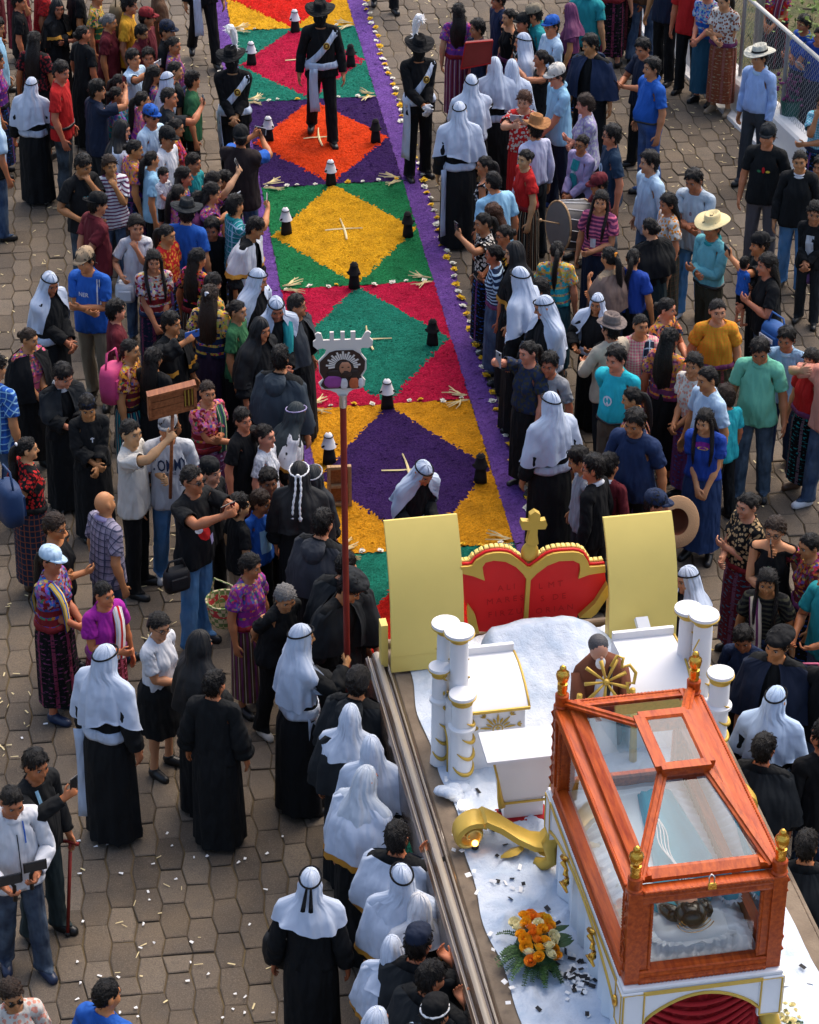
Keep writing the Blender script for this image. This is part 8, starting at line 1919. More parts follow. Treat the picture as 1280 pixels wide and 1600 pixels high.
p(HUI, 772, 383, 1.5, -85, 'woman in blue and white striped top leaning over the carpet edge', tm='stripes', tc='navy', tb='lblue', hair='bun', bm='denim', bc='djean', lean=8)
p(CAP, 803, 378, 1.62, -100, 'penitent in black pointed hood behind the tall white veil', veil='hood', vc='jet', hair=None, cape=('jet', 1.16, 1), ext=())
p(HUI, 872, 376, 1.5, 175, 'woman in turquoise blouse with low ponytail seen from behind', tc='aqua', tb='yellow', bm='plain', bc=(.012, .05, .07), hair='pony')
kid(HUI, 843, 437, 1.36, -80, 'girl with long black hair below the turquoise blouse', tc='plum', tb='red', bm='plain', bc='jet')
p(PEN, 810, 417, 1.74, -120, 'tall white veiled penitent right of the carpet with veil to the waist', ext=['sashback'])
p(PEN, 846, 463, 1.66, -65, 'white veiled penitent looking down at the purple edge', pitch=20, pose='clasp')
q = p(HUI, 824, 534, 1.54, -55, 'woman in navy flowered blouse filming with a silver phone', tm='floral', tc='navy', tb='olive', hair='pony', pose='phone_r', bm='plain', bc='jet', fat=.3); phone_for(q, -1, 'silver phone held by the woman in navy flowered blouse', 'phone_silver')
kid(MAN, 859, 553, 1.48, -35, 'boy in grey tee in front of the navy flowered blouse', tc='grey', child=.4, pitch=10)
p(PEN, 860, 612, 1.66, 205, 'white veiled penitent with wind blown veil, nearest the gold panels, right side', sash='veil', seed=11)
p(PEN, 934, 460, 1.44, -25, 'short white veiled penitent with black headband beside the felt hat', pose='hold')
p(SHI, 956, 497, 1.6, -150, 'man in grey brown felt hat and beige jacket seen from behind', tc=(.42, .36, .28), hat=('fedora', (.15, .12, .11), (.10, .08, .07)), pose='hold')
p(MAN, 962, 543, 1.68, -30, 'man in aqua tee with white round logo', top='tee_in', tc=(.02, .40, .48), bc=(.09, .07, .05), pitch=8, yaw=-20, belly=.6, ext=['belt', ('shape', oval_shape(.10, .10), (-.04, 1.21), 'white'), ('shape', oval_shape(.07, .07), (-.04, 1.21), 'aqua')], pose='behind')
p(HUI, 985, 606, 1.54, -80, 'woman in profile with orange flowered shawl left of the navy polo man', tc='dred', tb='orange', hair='pony', shawl=('vstripe', 'orange', 'purple', 1))
p(MAN, 992, 644, 1.72, -25, 'broad man in navy polo near the right gold panel', tc=(.012, .026, .075), collar='navy', belly=.6, fat=.3, pitch=15)
p(HUI, 952, 386, 1.56, -120, 'woman with orange hair clip carrying a baby in brown shawl', tc='tan', tm='plain', bm='plain', bc='dnavy', hair='pony', ext=[('clip', 'orange')], cape=((.13, .09, .075), 1.05), pose='baby')
p(HUI, 991, 388, 1.48, 160, 'woman in royal blue ruffled blouse seen from behind', tm='plain', tc='rblue', bm='plain', bc='jet', hair='pony')
p(HUI, 1014, 341, 1.56, -150, 'woman in black top with low bun seen from behind', tm='plain', tc='jet', bm='plain', bc=(.012, .025, .03), hair='bun', cape=('black', 1.1))
p(HUI, 1043, 304, 1.52, -75, 'woman in white blouse with orange embroidered yoke', tm='floral', tc='offw', tb='orange', bm='plaid', bc='olive', bb='brown', hair='long')
p(DEN, 1082, 267, 1.7, -25, 'man in pale grey tee with arms folded looking down, jeans', tc=(.36, .43, .50), pose='folded', pitch=18, bc='bjean', shoe='white', ext=[('text', 'B', .05, (0, 1.25), 'dred')])
p(SHI, 1113, 339, 1.66, -55, 'man in straw cowboy hat and teal work shirt', tc=(.12, .36, .40), hat=('wide', (.62, .52, .28), None), bc='olive', pose='folded', collar='teal', top='shirt_in', ext=['belt'])
p(SHI, 1015, 237, 1.72, -70, 'young man in white blue shirt with small backpack', tc='lblue', collar='lblue', bm='denim', bc='jean')
p(MAN, 1020, 91, 1.68, -70, 'stout man in royal blue polo and blue jeans', tc='blue', collar='blue', bm='denim', bc=(.02, .06, .20), belly=1, fat=.4, top='tee_in', ext=['belt'])
q = p(MAN, 1003, 62, 1.62, -60, 'youth in navy top checking a phone behind the royal blue polo', tc='dnavy', pose='text', pitch=18); phone_for(q, 1, 'phone checked by the youth behind the royal blue polo')
p(MAN, 1046, -70, 1.68, -40, 'man in navy shirt at the top right, head out of frame', tc='dnavy', bc='jet')
p(DEN, 1012, -100, 1.66, 160, 'person in taupe top and jeans at the top edge', tc='brown', bc='djean')
p(MAN, 985, -96, 1.6, -40, 'person in dark skirt and sandals at the top edge', sex='f', tc='jet', bot='skirt', bm='corte', bc='jet', bb='brown')
p(MAN, 1078, -52, 1.68, -25, 'man in red tee by the white kerb wall, head out of frame', tc='red')
p(HUI, 1104, -26, 1.56, -40, 'woman in bright blue blouse and teal skirt by the white kerb wall', tc='blue', tb='sky', bm='plain', bc=(.015, .07, .12), pose='clasp', hair='pony')
p(HUI, 1130, -12, 1.58, -35, 'woman in white and rust blouse with brown woven skirt', tm='floral', tc='offw', tb='rust', bc='rust', bb='tan', pose='folded', hair='pony', pitch=15, shoe='tan')
p(SHI, 1187, 75, 1.68, -40, 'old man in pale grey hat and light blue shirt leaning by the fence', tc=(.30, .42, .68), hat=('wide', (.42, .42, .36), 'black', 'plain'), bc='char', pose='pockets', collar='lblue', top='shirt_in', belly=.4)
p(MAN, 1201, 196, 1.7, -15, 'man in black cap and black tee with red and green print', tc='black', hat=('cap', 'coal'), bc=(.08, .075, .085), ext=[('shape', oval_shape(.035, .07), (0, 1.24), 'red'), ('shape', oval_shape(.05, .03), (.05, 1.225), 'yellow'), ('shape', oval_shape(.05, .03), (-.05, 1.225), 'green')])
p(DEN, 1250, 236, 1.62, -15, 'woman in black sweater with white collar and blue jeans', sex='f', top='shirt', tc='black', collar='white', bc='bjean', hair='bun', shoe='black')
p(HUI, 1216, -44, 1.54, -30, 'woman in maroon shawl behind the chain fence', tc='red', tb='plum', bb='maroon', shawl=('vstripe', 'plum', 'dred', 1), pose='clasp')
p(HUI, 1256, 24, 1.54, -60, 'woman in blue flowered blouse leaning on the fence', tm='floral', tc='rblue', tb='blue', bm='plain', bc='dnavy', hair='full', pose='folded')
q = p(HUI, 1282, 42, 1.52, -45, 'woman in plain blue blouse with phone behind the fence', tm='plain', tc='rblue', bm='plain', bc='dnavy', pose='text_r', hair='pony'); phone_for(q, -1, 'pale phone held by the woman behind the fence', 'phone_silver')
p(HUI, 1288, 148, 1.56, -40, 'woman in turquoise checked blouse at the right edge, hand raised', tm='check', tc='aqua', tb='lblue', pose='chin', hair='full')
kid(MAN, 1284, 245, 1.4, -40, 'child at the right edge behind the black sweater woman', tc='brown')
kid(SHI, 1277, 318, 1.4, -20, 'girl in black jacket over white printed top at the right edge', sex='f', tc='black', hair='long', ext=[('shape', quad_shape(.11, .30, 3), (0, 1.18), 'lgrey', 'white_top')], pose='clasp')
q = p(MAN, 1188, 366, 1.62, -85, 'man in black cap worn backwards holding a phone level', tc='black', hat=('capb', 'jet'), pose='phone_l'); phone_for(q, 1, 'black phone held level by the backwards cap man', land=True)
BABYW = p(HUI, 1199, 398, 1.6, -75, 'woman in black tee with long hair carrying a baby and blue bag', top='tee', tm='plain', tc='black', bot='trousers', bm='denim', bc='djean', pose='baby', fat=.3)
kid(MAN, 1165, 402, .72, 120, 'baby in bright blue carrier on the chest of the black tee woman', tc='blue', zb=.80, child=1.2, bot='shorts', bc='jet', shoe=None, pose='clasp')
kid(DEN, 1229, 514, 1.48, -15, 'boy in light denim shirt behind the green polo man', tm='denim', tc=(.20, .32, .46), collar='lblue', child=.4, bm='plain', bc='navy', shoe='brown')
p(DEN, 1187, 534, 1.7, -15, 'man in mint green polo and dark jeans looking down', tc='mint', collar='mint', bm='denim', bc=(.016, .032, .055), belly=.7, pitch=25, pose='down')
p(DEN, 1298, 540, 1.7, -55, 'man in salmon tee and white shoes at the right edge, arm raised', tc='salmon', bc='djean', pose='wave', shoe='white')
p(HUI, 1268, 548, 1.5, -60, 'woman with red wrap and dark skirt behind the salmon tee', tm='plain', tc='red', bc='jet', bb='teal', hair='full', shoe='brown')
p(HUI, 1122, 469, 1.58, -5, 'woman in golden orange woven blouse with orange belt', tm='check', tc='mustard', tb=(.62, .20, .02), bc='olive', bb='brown', hair='bun', fat=.3)
p(HUI, 1044, 467, 1.54, 50, 'woman with black headband in multicoloured blouse talking', tc='navy', tb='orange', hair='bun', pose='hold', yaw=20)
p(HUI, 1003, 492, 1.52, 10, 'woman in pink checked blouse with blue patterned shawl', tm='check', tc='pink', tb='cream', bc='plum', hair='bun', shawl=('plaid', 'dnavy', 'lblue', 1), fat=.4)
p(HUI, 1049, 514, 1.56, 150, 'woman with long loose hair and taupe cloth over the arm', tc='plum', tb='orange', bm='plain', bc='jet')
p(HUI, 1085, 554, 1.52, -55, 'woman in pastel flowered blouse in profile left of the white tee man', tm='floral', tc='offw', tb='salmon', bc='plum', hair='long', pose='clasp')
p(DEN, 1104, 574, 1.66, -55, 'man in white tee with dark sleeve letter behind the blue blouse girl', tc='lblue', bc='djean', hair='crop', ext=[('text', 'N', .08, (.10, 1.12), 'navy')])
kid(MAN, 1133, 602, 1.36, -140, 'boy in aqua tee hidden behind the white tee man', tc='aqua', hc='b')
p(HUI, 1101, 643, 1.52, -25, 'girl in royal blue blouse with flowered yoke and navy skirt', tc='rblue', tb='pink', tm='plain', bot='skirt', bm='plain', bc=(.012, .03, .09), hair='loose', pose='clasp_lo', ext=[('shape', [(-.10, .05), (-.05, .0), (.0, -.015), (.05, .0), (.10, .05), (.06, .065), (0, .03), (-.06, .065)] and oval_shape(.20, .07), (0, 1.36), 'violet'), ('shape', oval_shape(.12, .03), (0, 1.335), 'yellow')])
kid(SHI, 899, 701, 1.5, -75, 'boy in denim jacket looking down beside the black suit boy', tc='grey', tm='denim', child=.35, pitch=22)
kid(SHI, 927, 712, 1.56, -120, 'boy with glasses in black suit and white collar, seen from behind', tc='jet', collar='white', child=.3, gl=True, bc='jet')
kid(SHI, 952, 710, 1.4, 150, 'child in beige cap and maroon jacket right of the black suit boy', tc='maroon', hat=('cap', 'tan'), child=.5, collar='white')
p(MAN, 1027, 770, 1.62, 80, 'man in navy cap half hidden behind the right gold panel', tc='dnavy', hat=('cap', 'navy'))
p(HUI, 1168, 772, 1.58, -65, 'woman in black blouse with gold dashes and blue skirt, arms folded', tm='floral', tc='jet', tb=(.35, .24, .12), bm='corte', bc='maroon', bb=(.03, .16, .24), hair='bun', pose='folded', fat=.3)
p(SHI, 1213, 812, 1.6, -8, 'woman with glasses and curly hair in black off shoulder top', sex='f', top='tank', tc='jet', hair='curly', hc='b', gl=True, sk='c', pose='belly_r', cape=('jet', 1.1) if 0 else None, shawl=None)
q = p(HUI, 1264, 836, 1.58, -75, 'woman in wine red blouse in profile filming at the right edge', tc='maroon', tb='dred', hair='bun', pose='phone_r'); phone_for(q, -1, 'red cased phone held at the right edge', 'wood_red' if 0 else 'phone_body')
p(HUI, 1200, 894, 1.5, -15, 'young woman in green and black blouse with pink striped shawl knotted in front', tm='stripes', tc='jet', tb='olive', hair='loose', ext=[('clip', 'green')], shawl=('vstripe', 'cream', 'plum', -1))
kid(MAN, 1160, 985, 1.3, -20, 'small boy in dark top looking down beside the right columns', tc='navy', pitch=25, sk='d')
p(CAP, 1216, 990, 1.68, -20, 'smiling man in black beret with gold cords on the shoulder', cape=('dnavy', 1.0), hat=('beret', 'jet'), pitch=12, yaw=-20, ext=[('shape', quad_shape(.03, .20, 3), (.12, 1.28), 'gold', 'gold_cord')])
p(PEN, 1216, 1073, 1.64, 165, 'pale blue veiled penitent with broad blue waist cloth right of the coffin', vc=(.42, .55, .74), ext=['sashside'], sash='lblue')
p(PEN, 1072, 886, 1.62, -70, 'white veiled penitent half hidden behind the right gold panel', veil='short')
p(DEN, 1296, 885, 1.62, -60, 'person in teal tee and jeans at the right edge below the phone', tc='teal', bc='djean', pose='hold')
p(DEN, 1302, 1010, 1.64, -40, 'person in black jacket and jeans at the right edge beside the float', tc='jet', top='shirt', bc='djean')
p(DEN, 1290, 1130, 1.66, -160, 'carrier in black top and blue jeans at the right edge', tc='jet', top='shirt', bc='djean')
kid(PEN, 667, 726, 1.5, 35, 'white veiled penitent bending over the violet sawdust diamond', child=.3, pose='hold', lean=22, pitch=24, seed=4)
# -- heads and bodies filling the back of the left crowd
for x, y, h, f, lab, kw in (
 (118, -40, 1.6, 110, 'person in black top between the hooded boy and green blouse', dict(tc='jet')),
 (250, -34, 1.62, 100, 'man in brown jacket with head out of frame, top left', dict(tc='brown')),
 (30, -10, 1.5, 100, 'person in black beside the long haired woman, top left', dict(tc='jet')),
 (128, 40, 1.5, 130, 'woman in black shawl behind the red tee man', dict(tc='black', sex='f', hair='bun', bot='robe', bc='jet')),
 (300, 112, 1.5, 100, 'youth in dark green top right of the small white veil', dict(tc='green')),
 (236, 236, 1.46, 100, 'woman in light blue top above the toddler', dict(tc='sky', sex='f', hair='pony')),
 (312, 300, 1.45, 100, 'woman in dark top right of the black felt hat', dict(tc='plum', sex='f', hair='full')),
 (352, 268, 1.5, 100, 'youth in black behind the two raised phones', dict(tc='black')),
 (180, 470, 1.55, 100, 'man in dark trousers behind the blue jersey man', dict(tc='maroon')),
 (372, 470, 1.5, 80, 'woman in green and yellow sleeves beside the white veil', dict(tc='green', sex='f', hair='bun', bot='robe', bc='jet')),
 (378, 640, 1.5, 60, 'person in black robe between the old woman and fluffy top girl', dict(tc='jet', bot='robe', bc='jet'))):
 p(MAN, x, y, h, f, lab, **kw)
# ------------------------------------------------------------------ things held, hung and dropped
def z_for(x, y, py):
 lo, hi = 0, 8
 for _ in range(40):
  m = (lo + hi) / 2
  if px((x, y, m))[1] > py: lo = m
  else: hi = m
 return lo
# portrait staff
hp = STAFF.world(STAFF.hand(-1)); zt = z_for(hp.x, hp.y, 612); k = (hp.y * _c - (zt - CAM_H) * _s) / CAM_F
sf = empty('portrait_staff', (hp.x, hp.y, 0), R(4), 'tall dark red staff topped by a white crested portrait sign', 'staff')
b = MB(); b.lathe([(.001, .55), (.023, .56), (.023, zt - 25 * k), (.001, zt - 25 * k)], 12); b.build('pole', M['wood_red'], sf, smooth=True, auto=40)
b = MB(); b.lathe([(.026, zt - 27 * k), (.028, zt - 25 * k), (.026, zt - 5 * k), (.001, zt - 5 * k)], 12); b.build('ferrule', M['silver'], sf, smooth=True, auto=40)
tp = lambda pts: [((x - 529) * k * 1.04, zt + (612 - y) * k * 1.04) for x, y in pts]
M['plate'] = simple('plate_white', (.56, .53, .50), .6, nscale=6, namt=.06)
tri_prism('sign_plate', tp([(524, 622), (519, 614), (509, 609), (497, 607), (493, 597), (500, 590), (494, 578), (493, 560), (503, 549), (506, 541), (500, 538), (492, 540), (486, 534), (486, 527), (491, 523), (489, 515), (493, 512), (498, 514), (501, 525), (511, 525), (511, 512), (517, 512), (517, 525), (527, 525), (527, 512), (533, 512), (533, 525), (542, 525), (542, 512), (549, 512), (549, 525), (558, 525), (564, 514), (568, 512), (572, 515), (570, 523), (575, 528), (574, 536), (568, 540), (560, 539), (556, 541), (558, 550), (565, 560), (565, 575), (558, 588), (563, 594), (562, 603), (555, 608), (545, 609), (538, 614), (534, 622)]), .004, .022, M['plate'], sf)
tri_prism('portrait_panel', tp([(495, 578), (495, 561), (510, 545), (520, 542), (545, 542), (555, 549), (563, 561), (562, 575), (556, 585), (560, 597), (557, 606), (502, 606), (496, 600), (501, 590)]), -.003, .003, simple('portrait_dark', (.030, .014, .011), .5), sf)
c0_ = tp([(530, 569)])[0]
for i in range(19):
 a = R(-4 + 188 * i / 18); b = MB(); d = Vector((cos(a), 0, sin(a))); nn = Vector((-d.z, 0, d.x)); q = Vector((c0_[0], -.0045, c0_[1])); r1 = (27 if i % 2 else 23) * k
 b.loft([[q + d * r + nn * w_ + Vector((0, -dy, 0)) for w_, dy in ((-ww, 0), (0, .002), (ww, 0))] for r, ww in ((13 * k, .004), (r1, .007))], closed=False, cap=False); b.build('halo_ray', M['plate'], sf)
for nm, col, bits in (('portrait_hair', (.022, .012, .009), ((532, 571, 15, 14, 0), (520, 580, 16, 7, 0), (546, 583, 10, 10, 0))), ('rose_print', (.22, .04, .20), ((515, 594, 15, 12, .001),)), ('robe_print', (.40, .09, .03), ((546, 597, 8, 11, .003),)), ('sleeve_print', (.5, .48, .5), ((531, 598, 6, 11, .001), (556, 597, 4, 10, .004))), ('portrait_face', (.36, .16, .09), ((533, 571, 9.5, 12, .004),)), ('portrait_beard', (.03, .014, .01), ((535, 581, 8, 5, .008), (529, 569, 2, 1, .009), (538, 569, 2, 1, .009), (534, 576, 4, 1.2, .009)))):
 for x, y, rx, ry, dy in bits:
  c = tp([(x, y)])[0]; b = MB(); b.ell((c[0], -.006 - dy, c[1]), (rx * k, .004, ry * k), 14, 6); b.build(nm, M.setdefault(nm, simple(nm, col, .6, nscale=45, namt=.35)), sf, smooth=True)
# red board on a pole
hp = SIGN.world(SIGN.hand(-1)); q = at(733, 108, 2.2); sg_ = empty('red_sign', (hp.x, hp.y, 0), 0, 'plain dark red board on a pole held above the white veils', 'sign')
zt = z_for(hp.x, hp.y, 100); k = (hp.y * _c - (zt - CAM_H) * _s) / CAM_F
b = MB(); b.tube([(-.06, 0, .9), (0, 0, zt - .45), (.06, 0, zt + .1)], .014, 8); b.build('pole', M['wood_red'], sg_, smooth=True)
b = MB(); b.loft([[(.06 - 16 * k, y, zt - 6 * k), (.06 + 30 * k, y, zt + 3 * k), (.06 + 33 * k, y, zt + 40 * k), (.06 - 9 * k, y, zt + 36 * k)] for y in (-.03, .03)]); b.build('board', M['wood_red'], sg_)
b = MB(); b.tube([(.06 + x * k, -.034, zt + z * k) for x, z in ((-16, -6), (30, 3), (33, 40), (-9, 36), (-16, -6))], .010, 5); b.build('edge_strip', M['red_dark'], sg_)
# wooden crate carried on a pole
M['crate_wood'] = wood('crate_wood', (.16, .05, .018), (.33, .12, .045), .45)
hp = CRATE.world(CRATE.hand(-1)); zt = z_for(hp.x, hp.y, 640); k = (hp.y * _c - (zt - CAM_H) * _s) / CAM_F
cr = empty('crate_sign', (hp.x, hp.y, zt), R(12), 'shallow reddish wooden crate with slats carried high on a pole', 'crate')
b = MB(); b.tube([(-.06, 0, -.85), (0, -.01, 0)], .015, 8); b.build('pole', M['crate_wood'], cr, smooth=True)
W2, H2 = 36 * k, 19 * k
R_ = lambda x, z: (x, 0, z + x * .17 + .09)
for x0, z0, x1, z1 in ((-W2, -H2, W2, -H2), (-W2, H2, W2, H2), (-W2, -H2, -W2, H2), (W2, -H2, W2, H2)):
 a, c = Vector(R_(x0, z0)), Vector(R_(x1, z1)); d = (c - a).normalized(); nn = Vector((-d.z, 0, d.x)) * .012; b = MB(); b.loft([[p_ + nn + Vector((0, -.05, 0)), p_ - nn + Vector((0, -.05, 0)), p_ - nn + Vector((0, .05, 0)), p_ + nn + Vector((0, .05, 0))] for p_ in (a - d * .012, c + d * .012)]); b.build('frame_board', M['crate_wood'], cr)
for i in range(3):
 z = -H2 * .62 + i * H2 * .62; a, c = Vector(R_(-W2 * .95, z)), Vector(R_(W2 * .5, z)); b = MB(); b.loft([[p_ + Vector((0, y, dz)) for y, dz in ((-.022, -.028), (-.012, -.028), (-.012, .028), (-.022, .028))] for p_ in (a, c)]); b.build('slat', M['crate_wood'], cr)
for i in range(3):
 x = W2 * (.58 + .16 * i); b = MB(); b.tube([R_(x, -H2 * .9), R_(x, H2 * .9)], .007, 6); b.build('brass_rod', M['gold_paint'], cr)
b = MB(); b.loft([[Vector(R_(x, z)) + Vector((0, .03, 0)) for x, z in ((-W2, -H2), (W2, -H2), (W2, H2), (-W2, H2))], [Vector(R_(x, z)) + Vector((0, .04, 0)) for x, z in ((-W2, -H2), (W2, -H2), (W2, H2), (-W2, H2))]]); b.build('back_board', M['crate_wood'], cr)
# upright wooden frame on the carpet
p0 = at(531, 790, .03); cr = empty('wooden_frame', p0, R(6), 'small upright pale wooden frame standing on the sawdust behind the portrait staff', 'frame')
M['pale_wood'] = wood('pale_wood', (.26, .15, .07), (.42, .27, .14), .6)
for x in (-.095, .095): b = MB(); b.box((x, 0, .21), (.03, .05, .42), bev=.003); b.build('upright', M['pale_wood'], cr)
for z in (.02, .21, .405): b = MB(); b.box((0, 0, z), (.158, .046, .03), bev=.003); b.build('crossbar', M['pale_wood'], cr)
b = MB(); b.box((0, .02, .21), (.16, .008, .40)); b.build('back_panel', M['crate_wood'], cr)
# drum
M['drum_skin'] = simple('drum_skin', (.12, .105, .095), .6, nscale=6, namt=.2); M['drum_side'] = simple('drum_side', (.05, .05, .055), .5, nscale=4, namt=.3)
c = at(893, 352, .95); ax = Vector((-.85, -.40, .12)).normalized(); MD = ax.to_track_quat('Z', 'Y').to_matrix().to_4x4(); MD.translation = c
dr = empty('bass_drum', label='big grey bass drum with rope lacing played by the maroon capped man', cat='drum', mat=MD @ Matrix.Scale(.84, 4))
b = MB(); b.lathe([(.30, -.19), (.305, -.18), (.305, .18), (.30, .19)], 28); b.build('shell', M['drum_side'], dr, smooth=True, auto=40)
b = MB(); b.lathe([(.01, .198), (.295, .196), (.295, .188)], 28); b.build('drum_skin', M['drum_skin'], dr)
for z in (-.185, .185): b = MB(); b.tube([(.312 * cos(R(15 * i)), .312 * sin(R(15 * i)), z) for i in range(25)], .014, 6); b.build('hoop', M['pale_wood'], dr, smooth=True)
for i in range(14):
 a = 2 * pi * i / 14; b = MB(); b.tube([(.316 * cos(a), .316 * sin(a), -.17), (.316 * cos(a + .22), .316 * sin(a + .22), .17)], .005, 4); b.build('lacing', M['cord'], dr)
q = DRUM.world(DRUM.hand(-1)); st_ = empty('drum_stick', label='pale wooden drumstick resting on the bass drum', cat='drumstick'); b = MB(); b.tube([q + Vector((.06, .03, -.03)), q + Vector((-.30, -.10, .10))], [.010, .007], 6); b.ell(q + Vector((-.30, -.10, .10)), (.02, .02, .02), 8, 6); b.build('stick', M['pale_wood'], st_, smooth=True)
# cane and camera grips
q = CANE.world(CANE.hand(1)); cn = empty('cane', (q.x, q.y, 0), 0, 'reddish wooden walking cane beside the man in black vest', 'cane'); b = MB(); b.tube([(-.06, -.10, .02), (0, 0, q.z)], .013, 8); b.tube([(-.06, .02, q.z + .005), (0, 0, q.z + .015), (.06, -.02, q.z + .005)], .014, 8); b.build('shaft', M['wood_red'], cn, smooth=True); b = MB(); b.ell((-.06, -.10, .02), (.020, .020, .022), 8, 6); b.build('rubber_tip', M['frame_black'], cn)
for sd, lab in ((1, 'camera grip with small screen held higher by the white shirt man'), (-1, 'flat phone gimbal in the other hand of the white shirt man')):
 q = GIM.world(GIM.hand(sd)); e = empty('camera_grip', q, R(20), lab, 'camera grip'); b = MB(); b.tube([(0, 0, -.06), (0, -.01, .07), (.02 * sd, -.02, .11)], [.016, .014, .010], 8); b.build('handle', M['frame_black'], e, smooth=True); b = MB(); b.box((.03 * sd, -.03, .15), (.16, .014, .085), bev=.004); b.build('device', M['phone_body'], e); b = MB(); b.box((.03 * sd, -.039, .15), (.14, .002, .07)); b.build('screen', M['phone_glass'], e)
# bags, basket, hat
def bag(x, y, z, s_, mat, lab, name='bag', rot=0, strap=True):
 p_ = at(x, y, z); e = empty(name, p_, R(rot), lab, name.replace('_', ' ')); w_, d_, h_ = s_; n = 18; b = MB()
 b.loft([[(w_ * r * copysign(abs(cos(t)) ** .6, cos(t)), d_ * r * copysign(abs(sin(t)) ** .6, sin(t)), zz_ * h_) for t in [2 * pi * i / n for i in range(n)]] for r, zz_ in ((.5, -.5), (.95, -.46), (1.05, -.1), (1.0, .3), (.85, .48), (.3, .5))]); b.build('body', mat, e, smooth=True)
 b = MB(); b.box((0, -d_ * 1.04, -.05 * h_), (w_ * 1.3, .02, h_ * .55), bev=.008); b.build('pocket', mat, e)
 if strap: b = MB(); b.tube([(-w_ * .8, 0, h_ * .4), (-w_ * .5, 0, h_ * .9), (w_ * .5, 0, h_ * .9), (w_ * .8, 0, h_ * .4)], .010, 6); b.build('strap', mat, e, smooth=True)
 return e
bagm = lambda n, c: simple('bag_' + n, c, .65, nscale=8, namt=.2, bscale=20)
e = bag(1213, 527, .92, (.17, .09, .26), bagm('blue', (.012, .07, .24)), 'blue shoulder bag with pale flap on the black tee woman', 'shoulder_bag', -60); b = MB(); b.box((0, -.125, .02), (.20, .006, .05), bev=.002); b.build('flap_print', M['clear_print'], e)
bag(15, 785, 1.20, (.15, .09, .36), bagm('navy', (.012, .035, .10)), 'navy blue backpack worn by the woman with white hair flower', 'backpack', 120)
bag(177, 598, 1.15, (.13, .09, .36), bagm('pink', (.50, .05, .16)), 'pink backpack worn by the maroon bloused woman', 'backpack', 60)
bag(186, 30, 1.28, (.15, .10, .40), bagm('brown', (.12, .085, .04)), 'brown and yellow backpack near the top of the left crowd', 'backpack', 80)
bag(276, 905, .86, (.11, .06, .20), bagm('black', (.008, .009, .011)), 'small black bag hanging at the hip of the sunglasses man', 'hip_bag', 30)
bag(446, 1483, .80, (.15, .08, .25), bagm('black2', (.008, .009, .010)), 'black cloth bag hanging beside the veiled penitent with ribbon', 'cloth_bag', -20)
bag(1262, 1068, 1.05, (.13, .07, .20), bagm('rose', (.50, .11, .19)), 'rose pink handbag at the right edge', 'handbag', 0)
bag(196, 455, .62, (.10, .09, .20), simple('plastic_bag', (.55, .60, .66), .35, bscale=14, bstr=.8), 'crumpled white plastic bag held by the laughing girl', 'plastic_bag')
bag(1272, 428, .55, (.13, .07, .18), bagm('striped', (.10, .05, .16)), 'striped bag beside the girl in black jacket at the right edge', 'striped_bag')
p_ = at(351, 955, .78); e = empty('woven_basket', p_, R(-35), 'woven green and cream basket with red pattern carried by the violet bloused woman', 'basket')
g = NG('basket_weave'); v = g.coord(); ck = g.n('ShaderNodeTexChecker'); ck.inputs['Scale'].default_value = 28; g.l(v, ck.inputs[0]); s3 = g.sep(v); c = g.mix(ck.outputs[1], (.52, .44, .26), (.12, .20, .06)); c = g.mix(g.math('MULTIPLY', g.math('LESS_THAN', g.math('ABSOLUTE', g.math('SUBTRACT', s3[2], .05)), .035), g.math('GREATER_THAN', g.noise(v, 22, 1), .5)), c, (.42, .03, .04)); M['basket'] = g.pbsdf(c, .7, 0, g.bump(ck.outputs[1], .5, .01))
b = MB(); b.lathe([(.10, -.11), (.125, -.08), (.145, .08), (.15, .11), (.138, .11), (.12, -.07), (.01, -.08)], 22); b.build('basket_body', M['basket'], e, smooth=True, auto=50); b = MB(); b.tube([(.145 * cos(R(18 * i)), .145 * sin(R(18 * i)), .112) for i in range(21)], .009, 6); b.build('rim', M['basket'], e, smooth=True); b = MB(); b.tube([(-.14, 0, .11), (-.09, 0, .28), (.09, 0, .28), (.14, 0, .11)], .008, 6); b.build('handle', M['basket'], e, smooth=True)
p_ = at(1058, 815, 1.0); MH = Vector((.25, -.9, .35)).to_track_quat('Z', 'Y').to_matrix().to_4x4(); MH.translation = p_; e = empty('straw_hat', label='tan straw hat held upright behind the right gold panel', cat='hat', mat=MH)
mst = simple('straw_tan', (.42, .25, .13), .8, bscale=80, bstr=.4); rgs = lambda pr: [[(r * cos_(t), 1.15 * r * sin_(t), z) for t in [pi * i / 13 for i in range(26)]] for r, z in pr]
cos_, sin_ = np.cos, np.sin
b = MB(); b.loft(rgs([(.10, 0), (.19, .006), (.195, .012), (.19, .016), (.10, .012)]), cap=False); b.build('brim', mst, e, smooth=True); b = MB(); b.loft(rgs([(.10, .004), (.095, -.06), (.08, -.10), (.03, -.11), (.001, -.105)]), cap=False); b.build('crown', M['cloak'], e, smooth=True)
p_ = at(1234, 186, .34); e = empty('flower_bucket', p_, 0, 'green bucket of purple flowers on the grass behind the fence', 'bucket'); b = MB(); b.lathe([(.10, 0), (.13, .25), (.12, .25), (.09, .02)], 16); b.build('bucket', simple('bucket_green', (.01, .10, .08), .4), e, smooth=True, auto=50); b = MB(); rg = random.Random(6)
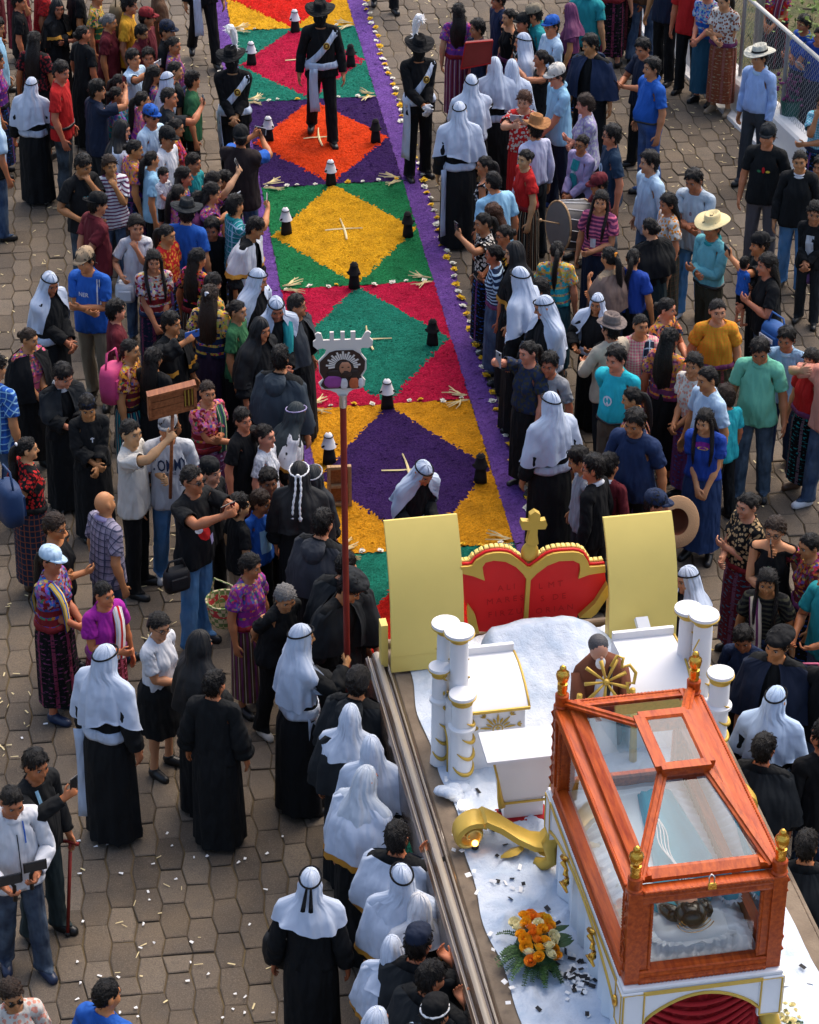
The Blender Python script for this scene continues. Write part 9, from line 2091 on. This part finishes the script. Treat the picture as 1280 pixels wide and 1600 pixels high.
for i in range(60): d = Vector((rg.gauss(0, .10), rg.gauss(0, .08), rg.uniform(.25, .55))); b.ell(d, (.022, .022, .018), 6, 4)
o = b.build('flowers', simple('flower_purple', (.16, .03, .11), .7, nscale=30, namt=.5), e); o['kind'] = 'stuff'
# litter on the paving
def litter(name, lab, mat, spots, sz, seed, curl=.01):
 mb = MB(); rg = random.Random(seed)
 for x, y in spots(rg):
  p_ = at(x, y, .012 + rg.uniform(0, .004)); a = rg.uniform(0, 3.14); w_, h_ = rg.uniform(*sz[0]), rg.uniform(*sz[1]); ca, sa = cos(a), sin(a); c_ = rg.uniform(0, curl)
  pts = [(-w_, -h_, 0), (w_, -h_, c_), (w_, h_, c_ * .5), (-w_, h_, c_)]
  mb.add([(p_.x + u * ca - v_ * sa, p_.y + u * sa + v_ * ca, p_.z + z) for u, v_, z in pts] + [(p_.x + u * ca - v_ * sa, p_.y + u * sa + v_ * ca, p_.z + z - .002) for u, v_, z in pts], [(0, 1, 2, 3), (7, 6, 5, 4), (0, 4, 5, 1), (1, 5, 6, 2), (2, 6, 7, 3), (3, 7, 4, 0)])
 o = mb.build(name, mat); tag(o, lab, 'litter', kind='stuff')
litter('paper_bits', 'small white paper bits scattered over the pavers at lower left', M['paper_w'], lambda r: [(r.uniform(120, 450), 1300 + 300 * r.random()) for _ in range(42)] + [(r.uniform(0, 440), r.uniform(1120, 1340)) for _ in range(12)] + [(r.uniform(1195, 1275), r.uniform(1400, 1600)) for _ in range(6)], ((.005, .010), (.008, .019)), 5)
def straws(r):
 out = []
 for x0, y0, x1, y1, n in ((0, 320, 110, 620, 40), (930, 150, 1180, 330, 150), (1120, 330, 1280, 800, 90), (620, 200, 720, 520, 60), (120, 1330, 440, 1600, 18), (220, 820, 300, 1000, 40), (0, 900, 60, 1200, 20), (290, 1080, 450, 1330, 12), (640, 0, 700, 90, 25), (270, 60, 340, 220, 25)):
  out += [(r.uniform(x0, x1), r.uniform(y0, y1)) for _ in range(n)]
 return out
litter('straw_bits', 'pale straw and petal bits strewn over the street paving', M['straw_pale'], straws, ((.002, .006), (.010, .035)), 6, .006)
